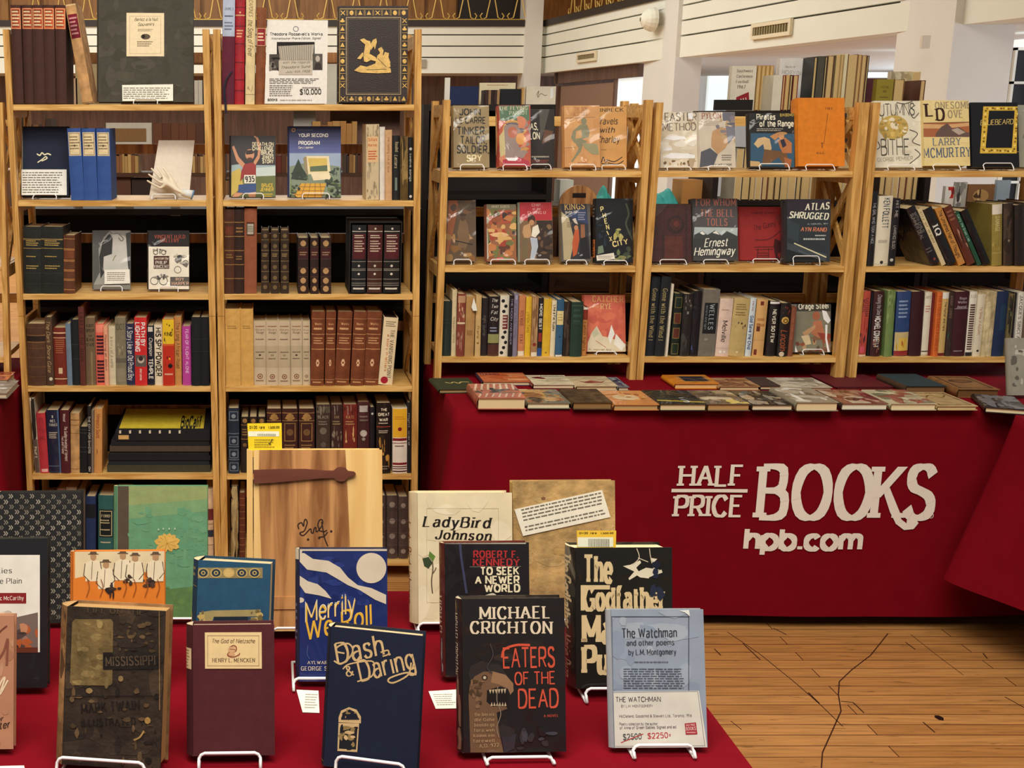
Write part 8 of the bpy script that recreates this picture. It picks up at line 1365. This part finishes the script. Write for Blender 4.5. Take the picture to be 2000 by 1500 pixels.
for pts, txt in (([(579, 1347), (622, 1349), (624, 1392), (591, 1391)], 'small white card on the red cloth beside the dark navy book'), ([(837, 1350), (900, 1346), (902, 1383), (851, 1384)], 'small white card on the red cloth left of the beast head book'), ([(-40, 1497), (47, 1495), (60, 1560), (-40, 1560)], 'white card on the red cloth at the bottom left corner')):
    sheet('information_card', [atZ(x, y, ZT + .0016) for x, y in pts], txt, 'card', 'printed information cards', col='e2dccc', art=card_flat)
# ------------------------------------------------------------------ behind the bookcases
def dark_case(label, x0, x1, ytop, Y, z0, shelves, col='2a1c16', back=True, dep=.28, name='bookcase', opn=None):
    """dark-stained bookcase; x and y in the photo on its plane Y"""
    A, B = atY(x0, 200, Y), atY(x1, 200, Y); zt = atY(700, ytop, Y).z; w = B.x - A.x; h = zt - z0
    o = empty(name, Matrix.Translation((A.x, Y, z0)), label, 'bookcase', 'dark bookcases behind the pine ones')
    for n, lo, hi in (('side_panel', (0, 0, 0), (.022, dep, h)), ('side_panel', (w - .022, 0, 0), (w, dep, h)), ('top', (.022, 0, h - .024), (w - .022, dep, h))):
        mb = MB(); mb.box(lo, hi, col); mb.build(n, 'dark', o)
    for y in shelves:
        z = atY(700, y, Y).z - z0; mb = MB(); mb.box((.022, .002, z - .02), (w - .022, dep - .01, z), col); mb.build('shelf', 'dark', o)
    if back:
        zb = h - .024 if opn is None else atY(700, opn, Y).z - z0
        mb = MB(); mb.box((.022, dep - .008, 0), (w - .022, dep, zb), col); mb.build('back_panel', 'dark', o)
    return A.x, w, zt
dark_case('dark bookcase low behind the left tall pine bookcase', 20, 412, 408, 4.5, 0, (600, 800), '1c1411', opn=None)
dark_case('dark bookcase low behind the second tall pine bookcase', 416, 830, 408, 4.5, 0, (600, 800), '1c1411')
for x0, x1, t in ((28, 424, 'left'), (430, 818, 'right')): dark_case(f'tall dark distant bookcase, the {t} of two behind the tall pine bookcases', x0, x1, 112, 6.0, 0, (205, 288, 338, 398), '4a2c1a', back=False)
def plain_book(x0, x1, yt, yb, Y, col, label=None, group=None, dep=.15, fore=False, lean=0, shared=False, art=None, mat='jacket', cat='book', name='book', z=None):
    """small background book: one cover with its page block"""
    A, B = atY(x0, yb, Y), atY(x1, yb, Y); z = A.z if z is None else z; h = atY(x0, yt, Y).z - z; w = B.x - A.x - .0006
    o = empty(name, Matrix.Translation((A.x, Y, z + .0006)), label, cat, group, shared=shared); mb = MB(); T = min(.0025, w * .2); q = .0015
    mb.box((0, 0, 0), (T, dep, h), col); mb.box((w - T, 0, 0), (w, dep, h), col)
    if fore: mb.box((T, dep - .002, 0), (w - T, dep, h), col)
    else: mb.box((T, 0, 0), (w - T, .002, h), col)
    if art: c = Canvas(mb, lambda x, y, e: (x, -e - .0003, y), w, h); c.uvmode = True; art(c)
    mb.build('cover', mat, o); mb = MB(); mb.box((T, .003, .003), (w - T, dep - .003, h - .003), 'c8ac78'); mb.build('page_block', 'pages', o)
    return o
rnd = random.Random(11); YD = 6.01; GD = 'distant books behind the tall pine bookcases'
zof = lambda y, Y: atY(700, y, Y).z
def dist_row(x, xe, yb, ylo, yhi, cols, wlo=4, whi=8):
    while x < xe:
        w = rnd.uniform(wlo, whi)
        plain_book(x, x + w, rnd.uniform(ylo, yhi), yb, YD, rnd.choice(cols), 'small dim book on the distant shelves seen through the tall pine bookcases', GD, shared=True, z=zof(yb, 6.0)); x += w + .3
BR_ = ['7a5230', '8a6238', '5a3420', 'a8804a', '6a2a20', '3a2a20', 'c09a60', '4a3a30']
dist_row(222, 270, 338, 299, 306, ['b08a50', '8a5a34', '6a4428', 'c29a5c']); dist_row(332, 398, 338, 299, 306, BR_); dist_row(480, 560, 338, 299, 306, BR_, 5, 9); dist_row(672, 720, 338, 299, 306, BR_)
dist_row(300, 392, 288, 240, 243, ['5a3018', '643820', '54301c'], 15, 18); dist_row(610, 690, 288, 236, 246, ['a8763c', 'b08448', '8a5c30'], 9, 16); dist_row(46, 120, 288, 230, 250, BR_, 6, 11); dist_row(441, 470, 398, 350, 356, BR_); dist_row(380, 402, 204, 150, 160, ['2a2a2a', 'c8c0b0', '6a4a34'], 5, 8); dist_row(127, 147, 204, 150, 178, ['6a4a44', '5a3a3a', 'b89878'], 6, 9)
def bx(name, label, cat, x0, x1, yt, yb, Y, dep, col, mat='plain', inner=None, z=None):
    A, B = atY(x0, yb, Y), atY(x1, yb, Y); z = A.z if z is None else z; h = atY(x0, yt, Y).z - z; w = B.x - A.x
    o = empty(name, Matrix.Translation((A.x, Y, z + .0006)), label, cat); mb = MB(); mb.box((0, 0, 0), (w, dep, h), col)
    m = mb.build('body' if inner is None else 'frame', mat, o)
    if inner: e, c = inner; mb = MB(); mb.box((e, -.004, e), (w - e, -.0004, h - e), c); mb.build('panel', 'paper', o)
    return o
bx('pin_board', 'pale tan board standing on the distant shelf beside the charcoal folio', 'board', 149, 236, 125, 204, YD, .02, 'a8946c', z=zof(205, 6.0))
bx('picture_frame', 'white framed tan picture seen above the royal blue volumes', 'picture', 208, 297, 240, 287, YD + .05, .02, 'c8bfae', inner=(.028, '8a6844'), z=zof(288, 6.0))
bx('storage_box', 'dark wooden box seen between the blue volumes and the glove', 'box', 258, 302, 350, 392, YD + .02, .16, '33221a', z=zof(398, 6.0))
bx('storage_box', 'brown box seen behind the royal blue volumes', 'box', 222, 256, 346, 392, YD + .02, .16, '5a3826', z=zof(398, 6.0))
bx('pin_board', 'pale board seen between the price sign and ornate black book', 'board', 634, 668, 125, 204, YD, .02, 'd0ccbc', z=zof(205, 6.0))
bx('picture_frame', 'pinkish board seen above the tan slipcase on the second tall bookcase', 'picture', 644, 780, 214, 287, YD + .16, .012, '7a5a4c', z=zof(288, 6.0))
bx('printed_sheet', 'grey printed sheet seen above the yellow brick path paperback', 'paper', 573, 616, 214, 287, YD + .1, .004, 'a8a49a', 'paper', z=zof(288, 6.0))
# wire rails with white clips over the low dark bookcases
def wire_rail(label, x0, x1, y, Y, clips):
    A, B = atY(x0, y, Y), atY(x1, y, Y); zt = zof(408, 4.5); o = empty('wire_rack', Matrix.Translation((A.x, Y, zt + .0005)), label, 'wire rack', 'white wire racks'); mb = MB(); w = B.x - A.x; h = A.z - zt
    mb.tube([(0, 0, 0), (0, 0, h), (w, 0, h), (w, 0, 0)] if h > 0 else [(0, 0, .01), (w, 0, .01)], .0022, 'd8d4cc', seg=5); mb.build('wire', 'wire', o)
    for cx0, cx1, hh in clips:
        mb = MB(); a = (atY(cx0, y, Y).x - A.x); b = (atY(cx1, y, Y).x - A.x); mb.box((a, -.004, max(h, .01) - hh), (b, -.0024, max(h, .01) + .008), 'e4e0d6'); mb.build('clip_card', 'paper', o)
wire_rail('white wire rack with paper clips behind the grey photographic book', 144, 402, 396, 4.56, [(146, 162, .02), (226, 262, .02), (333, 352, .05)])
# right side: dark bookcases back to back with the low pine ones, books standing on top
zTop = zof(218, 4.75)
dark_case('dark bookcase behind the first low pine bookcase', 828, 1086, 204, 4.75, 0, (380, 560), '1b1412')
dark_case('dark bookcase behind the orange case book', 1404, 1697, 216, 4.75, 0, (392, 560), '1e1512', opn=392)
dark_case('dark bookcase behind the gold frame book, at the right', 1701, 1835, 206, 4.75, 0, (392, 560), '1e1512', opn=392)
dark_case('low brown cabinet in the gap between the dark bookcases', 1090, 1400, 402, 4.75, 0, (560,), '4a2f1e')
ZA, ZB_, ZC = zof(204, 4.75), zof(216, 4.75), zof(206, 4.75); YT = 4.78
def topb(x0, x1, yt, z, col, txt, **k): return plain_book(x0, x1, yt, 200, YT + k.pop('dy', 0), col, txt, 'books standing on the dark bookcases', z=z, **k)
A_ = 'on top of the dark bookcase'
bx('picture_frame', 'white card mount standing on the dark bookcase next to the tall pine post', 'picture', 868, 878, 152, 200, YT + .05, .012, 'd8d4c8', z=ZA)
topb(877, 934, 169, ZA, '16244c', f'navy blue book facing out {A_}, leftmost', dep=.03, dy=.06)
topb(936, 1006, 162, ZA, 'cfc4a0', f'tall cream folder facing out {A_}', dep=.012, dy=.16, art=lambda c: c.lines(.2, .93, .8, .86, 1, 'b07a60'))
for i in range(5): topb(948 + i * 5.6, 953.2 + i * 5.6, 176, ZA, ['3a2420', '8a6a4a', '2a1a18', '3a2420', '9a7a54'][i], f'thin {["dark brown", "tan", "black", "dark brown", "buff"][i]} book {A_}, {nm[i]} of five', dep=.1)
topb(977, 1018, 174, ZA, '15171f', f'black book facing out {A_} by five thin ones', dep=.03, dy=.02)
topb(1019, 1024, 171, ZA, 'b8935a', f'narrow tan book {A_} beside the signed white one', dep=.1)
topb(1027, 1093 - 8, 169, ZA, 'd0c6b2', f'white glossy book with scrawled mark facing out {A_}', dep=.02, mat='mylar', art=lambda c: (c.curve([(.35, .5), (.42, .75), (.4, .4), (.5, .6), (.62, .5), (.7, .52)], .03, '6a5a48'), c.poly([(.82, .3), (.92, .4), (.9, .95), (.82, .9)], 'eeeeea')))
def foot(c): c.poly([(.25, .3), (.75, .42), (.8, .2), (.7, .02), (.3, .1)], '8a1f2c'); c.text('AU', (.42, .16), (.7, .2), .1, 'e8dccc', **BOLD); c.text('Southwest', (.2, .86), (.85, .86), .06, '4a3c34', **SERIF); c.text('Conference', (.2, .74), (.85, .74), .06, '4a3c34', **SERIF); c.text('Football', (.2, .62), (.7, .62), .06, '4a3c34', **SERIF); c.text('1967', (.25, .5), (.6, .5), .07, '4a3c34', **SERIF)
topb(1425, 1473, 129, ZB_, 'd2cab8', f'tall cream book with maroon pennant facing out {A_}', dep=.03, dy=.1, art=foot)
for i in range(4): topb(1475 + i * 8, 1482.5 + i * 8, 128, ZB_, 'b08a50', f'tall tan book with its pages outward {A_}, {nm[i]} of four', fore=True, dep=.12, dy=.1)
topb(1517, 1568, 114, ZB_, 'd6d2cc', f'tall white book with grey title facing out {A_}', dep=.035, dy=.15, art=lambda c: (c.text('The Art of', (.2, .82), (.6, .82), .035, '6a6460', **SERIF), c.text('MICKEY DAY', (.1, .7), (.95, .66), .08, '8a8480', tx=1, ty=.8)))
for i, (a, b, cl, t) in enumerate(((1507, 1525, 'cfc8b4', 'white'), (1525.5, 1531, '7a1c20', 'thin red-edged'), (1531.5, 1539, 'b89258', 'tan'), (1539.5, 1545, '2a2020', 'dark'), (1545.5, 1556, '7a2420', 'tan and red'))): topb(a, b, 147, ZB_, cl, f'{t} book, pages outward, on the dark bookcase, short row of five', fore=i != 0, dep=.12)
for i, (a, b, cl, t, yt) in enumerate(((1583, 1590, '1d1c1a', 'black-edged', 112), (1590.5, 1604, '4a463c', 'mottled black and white', 110), (1604.5, 1609, '20201c', 'thin black', 111), (1609.5, 1622, '6a4a34', 'brown', 109), (1622.5, 1625, '241a18', 'very thin dark', 109), (1625.5, 1634, 'c0a878', 'cream-edged', 107), (1634.5, 1641, 'a88a54', 'narrow tan', 107), (1641.5, 1648, 'd0c4a0', 'pale cream', 105), (1648.5, 1668, '7a5a3c', 'thick brown', 106), (1668.5, 1675, 'b08a58', 'slim light brown', 107), (1675.5, 1685, '8a6440', 'russet brown', 108), (1685.5, 1690, '1a1a22', 'black end', 109))): topb(a, b, yt, ZB_, cl, f'{t} book, tallest row, on the dark bookcase', fore=i not in (1, 7), dep=.16, dy=.05)
mb = MB(); A, B = atY(1414, 196, 4.66), atY(1490, 194, 4.66); o = empty('black_tray', Matrix.Translation((A.x, 4.62, ZB_ - 0.0)), 'black board lying tilted at the front edge of the dark bookcase top', 'board'); o.location.y = YT - .028
mb.box((0, 0, .0008), (B.x - A.x, .014, atY(1414, 195, YT).z - ZB_), '17140f'); mb.build('board', 'plain', o)
topb(1709, 1742, 155, ZC, '8a7c2c', f'olive yellow book facing out {A_}, right group', dep=.03, art=lambda c: (c.text('TOTAL', (.25, .66), (.75, .66), .08, '4a3c14', **SERIF), c.text('NIL', (.4, .5), (.65, .5), .08, '4a3c14', **SERIF), c.lines(.25, .35, .75, .28, 1, '5a4a1c')))
topb(1743, 1763, 155, ZC, '7a5a34', f'brown book with pages outward {A_}, right group', fore=True, dep=.12)
topb(1733, 1775, 140, ZC, 'c0b294', f'grey-cream patterned book facing out {A_}, right group', dep=.02, dy=.14, art=lambda c: c.blobs(.1, .1, .9, .9, 12, ['b0a284', 'cabd9e', '9a8c70'], 3, .2))
topb(1776, 1793, 140, ZC, 'c8ba90', f'tall cream book with pages outward {A_}, right group', fore=True, dep=.12, dy=.1); topb(1794, 1804, 157, ZC, '5a3020', f'short russet book with pages outward {A_}, right group', fore=True, dep=.12)
# fore edges on the inner shelf of the dark bookcase, seen between the shelves
x = 1432; zi = zof(392, 4.75); cc = ['c8bda4', '3a2c24', 'b89a6c', 'd0c8b4', '6a2a24', '8a7048', '2a2422', 'c0a878']; k = 0
while x < 1644:
    w = rnd.uniform(8, 17); plain_book(x, x + w, rnd.uniform(282, 300), 392, 4.77, cc[k % 8], 'book with pages outward inside the dark bookcase behind low pine shelves', 'books inside the dark bookcase', fore=True, dep=.14, shared=True, z=zi); x += w + .5; k += 1
x = 1714
while x < 1790:
    w = rnd.uniform(8, 15); plain_book(x, x + w, rnd.uniform(290, 310), 392, 4.77, cc[k % 8], 'book with pages outward inside the dark bookcase behind low pine shelves', 'books inside the dark bookcase', fore=True, dep=.14, shared=True, z=zi); x += w + .5; k += 1
# on the low cabinet: paddle board and teal cloths
zl = zof(402, 4.75); A = atY(1130, 402, 4.82); rr = (atY(1167, 402, 4.82).x - A.x); hh = atY(1130, 366, 4.82).z - zl
o = empty('wooden_paddle_board', Matrix.Translation((A.x, 4.82, zl + .0006)), 'round-topped brown wooden board with a handle slot, behind the middle shelf', 'board'); mb = MB()
pr = [(rr * math.cos(R(a)), max(0, hh - rr) + rr * math.sin(R(a))) for a in range(0, 181, 12)]; pr = [(rr, 0)] + pr + [(-rr, 0)]; hs = hh - rr * .42
for y in (0, .018): mb.poly([(a, y, max(b, 0)) for a, b in pr], '7a5236')
for a, b in zip(pr, pr[1:] + pr[:1]): mb.poly([(a[0], 0, max(a[1], 0)), (b[0], 0, max(b[1], 0)), (b[0], .018, max(b[1], 0)), (a[0], .018, max(a[1], 0))], 'a87850')
mb.build('board', 'walnut', o); mb = MB(); mb.box((-rr * .35, -.002, hs - .009), (rr * .35, -.0004, hs + .009), '1c100a'); mb.build('handle_slot', 'plain', o)
def heap(label, x0, x1, yt, col, seed):
    A, B = atY(x0, 402, 4.85), atY(x1, 402, 4.85); h = atY(x0, yt, 4.85).z - zl; w = B.x - A.x; rn = random.Random(seed); ph = [rn.uniform(0, 6) for _ in range(4)]
    def fn(u, v):
        e = (math.sin(math.pi * u) * math.sin(math.pi * v)) ** .5 if 0 < u < 1 and 0 < v < 1 else 0
        return (u * w, v * .12, .0008 + e * h * (.75 + .2 * math.sin(9 * u + ph[0]) + .12 * math.sin(17 * u + 7 * v + ph[1])))
    mb = MB(); mb.grid(fn, 24, 8, col); o = mb.build('folded_cloth', 'cloth', smooth=True, loc=(A.x, 4.85, zl)); tag(o, label, 'cloth', 'teal cloths')
heap('crumpled teal cloth behind the left end of the cowboy book shelf', 1284, 1326, 366, '3a9a96', 3); heap('crumpled teal cloth behind the top of the slanting yellow letters book', 1172, 1200, 364, '3a9a90', 5)
bx('storage_box', 'pale box behind the round-topped wooden board', 'box', 1092, 1118, 352, 402, 4.9, .1, 'b8bab0', z=zl)
bx('storage_box', 'small pine crate behind the middle shelf of the second low bookcase', 'box', 1330, 1372, 352, 402, 4.86, .12, 'a8763e', z=zl)
dark_case('low dark bookcase behind the right end of the third low bookcase', 1840, 2100, 412, 4.75, 0, (560,), '1e1512')
zr = zof(412, 4.75)
plain_book(1842, 1860, 364, 412, YT, 'd8d0c4', 'small red and white book facing out over the leaning row', 'books standing on the dark bookcases', z=zr, dep=.02, art=lambda c: (c.rect(.05, .5, .95, .97, 'b02a24'), c.blobs(.1, .1, .9, .8, 5, ['e8e0d8', '7a1c1a'], 3, .4)))
plain_book(1862, 1884, 356, 412, YT, 'a8a69c', 'grey illustrated book facing out over the leaning row', 'books standing on the dark bookcases', z=zr, dep=.02, art=lambda c: c.blobs(.1, .1, .9, .9, 10, ['3a3a38', 'd0ccc4', '7a7a74'], 3, .3))
plain_book(1886, 1938, 360, 412, YT, '7a5636', 'brown book with tan oval facing out over the leaning row', 'books standing on the dark bookcases', z=zr, dep=.02, art=lambda c: (c.disc(.5, .55, .3, .25, 'a8844e'), c.blobs(.35, .4, .65, .7, 5, ['4a3220', 'c8a878'], 4, .4)))
plain_book(1942, 1968, 352, 412, YT, '8a9aa8', 'pale blue book facing out at the far right shelf gap', 'books standing on the dark bookcases', z=zr, dep=.02)
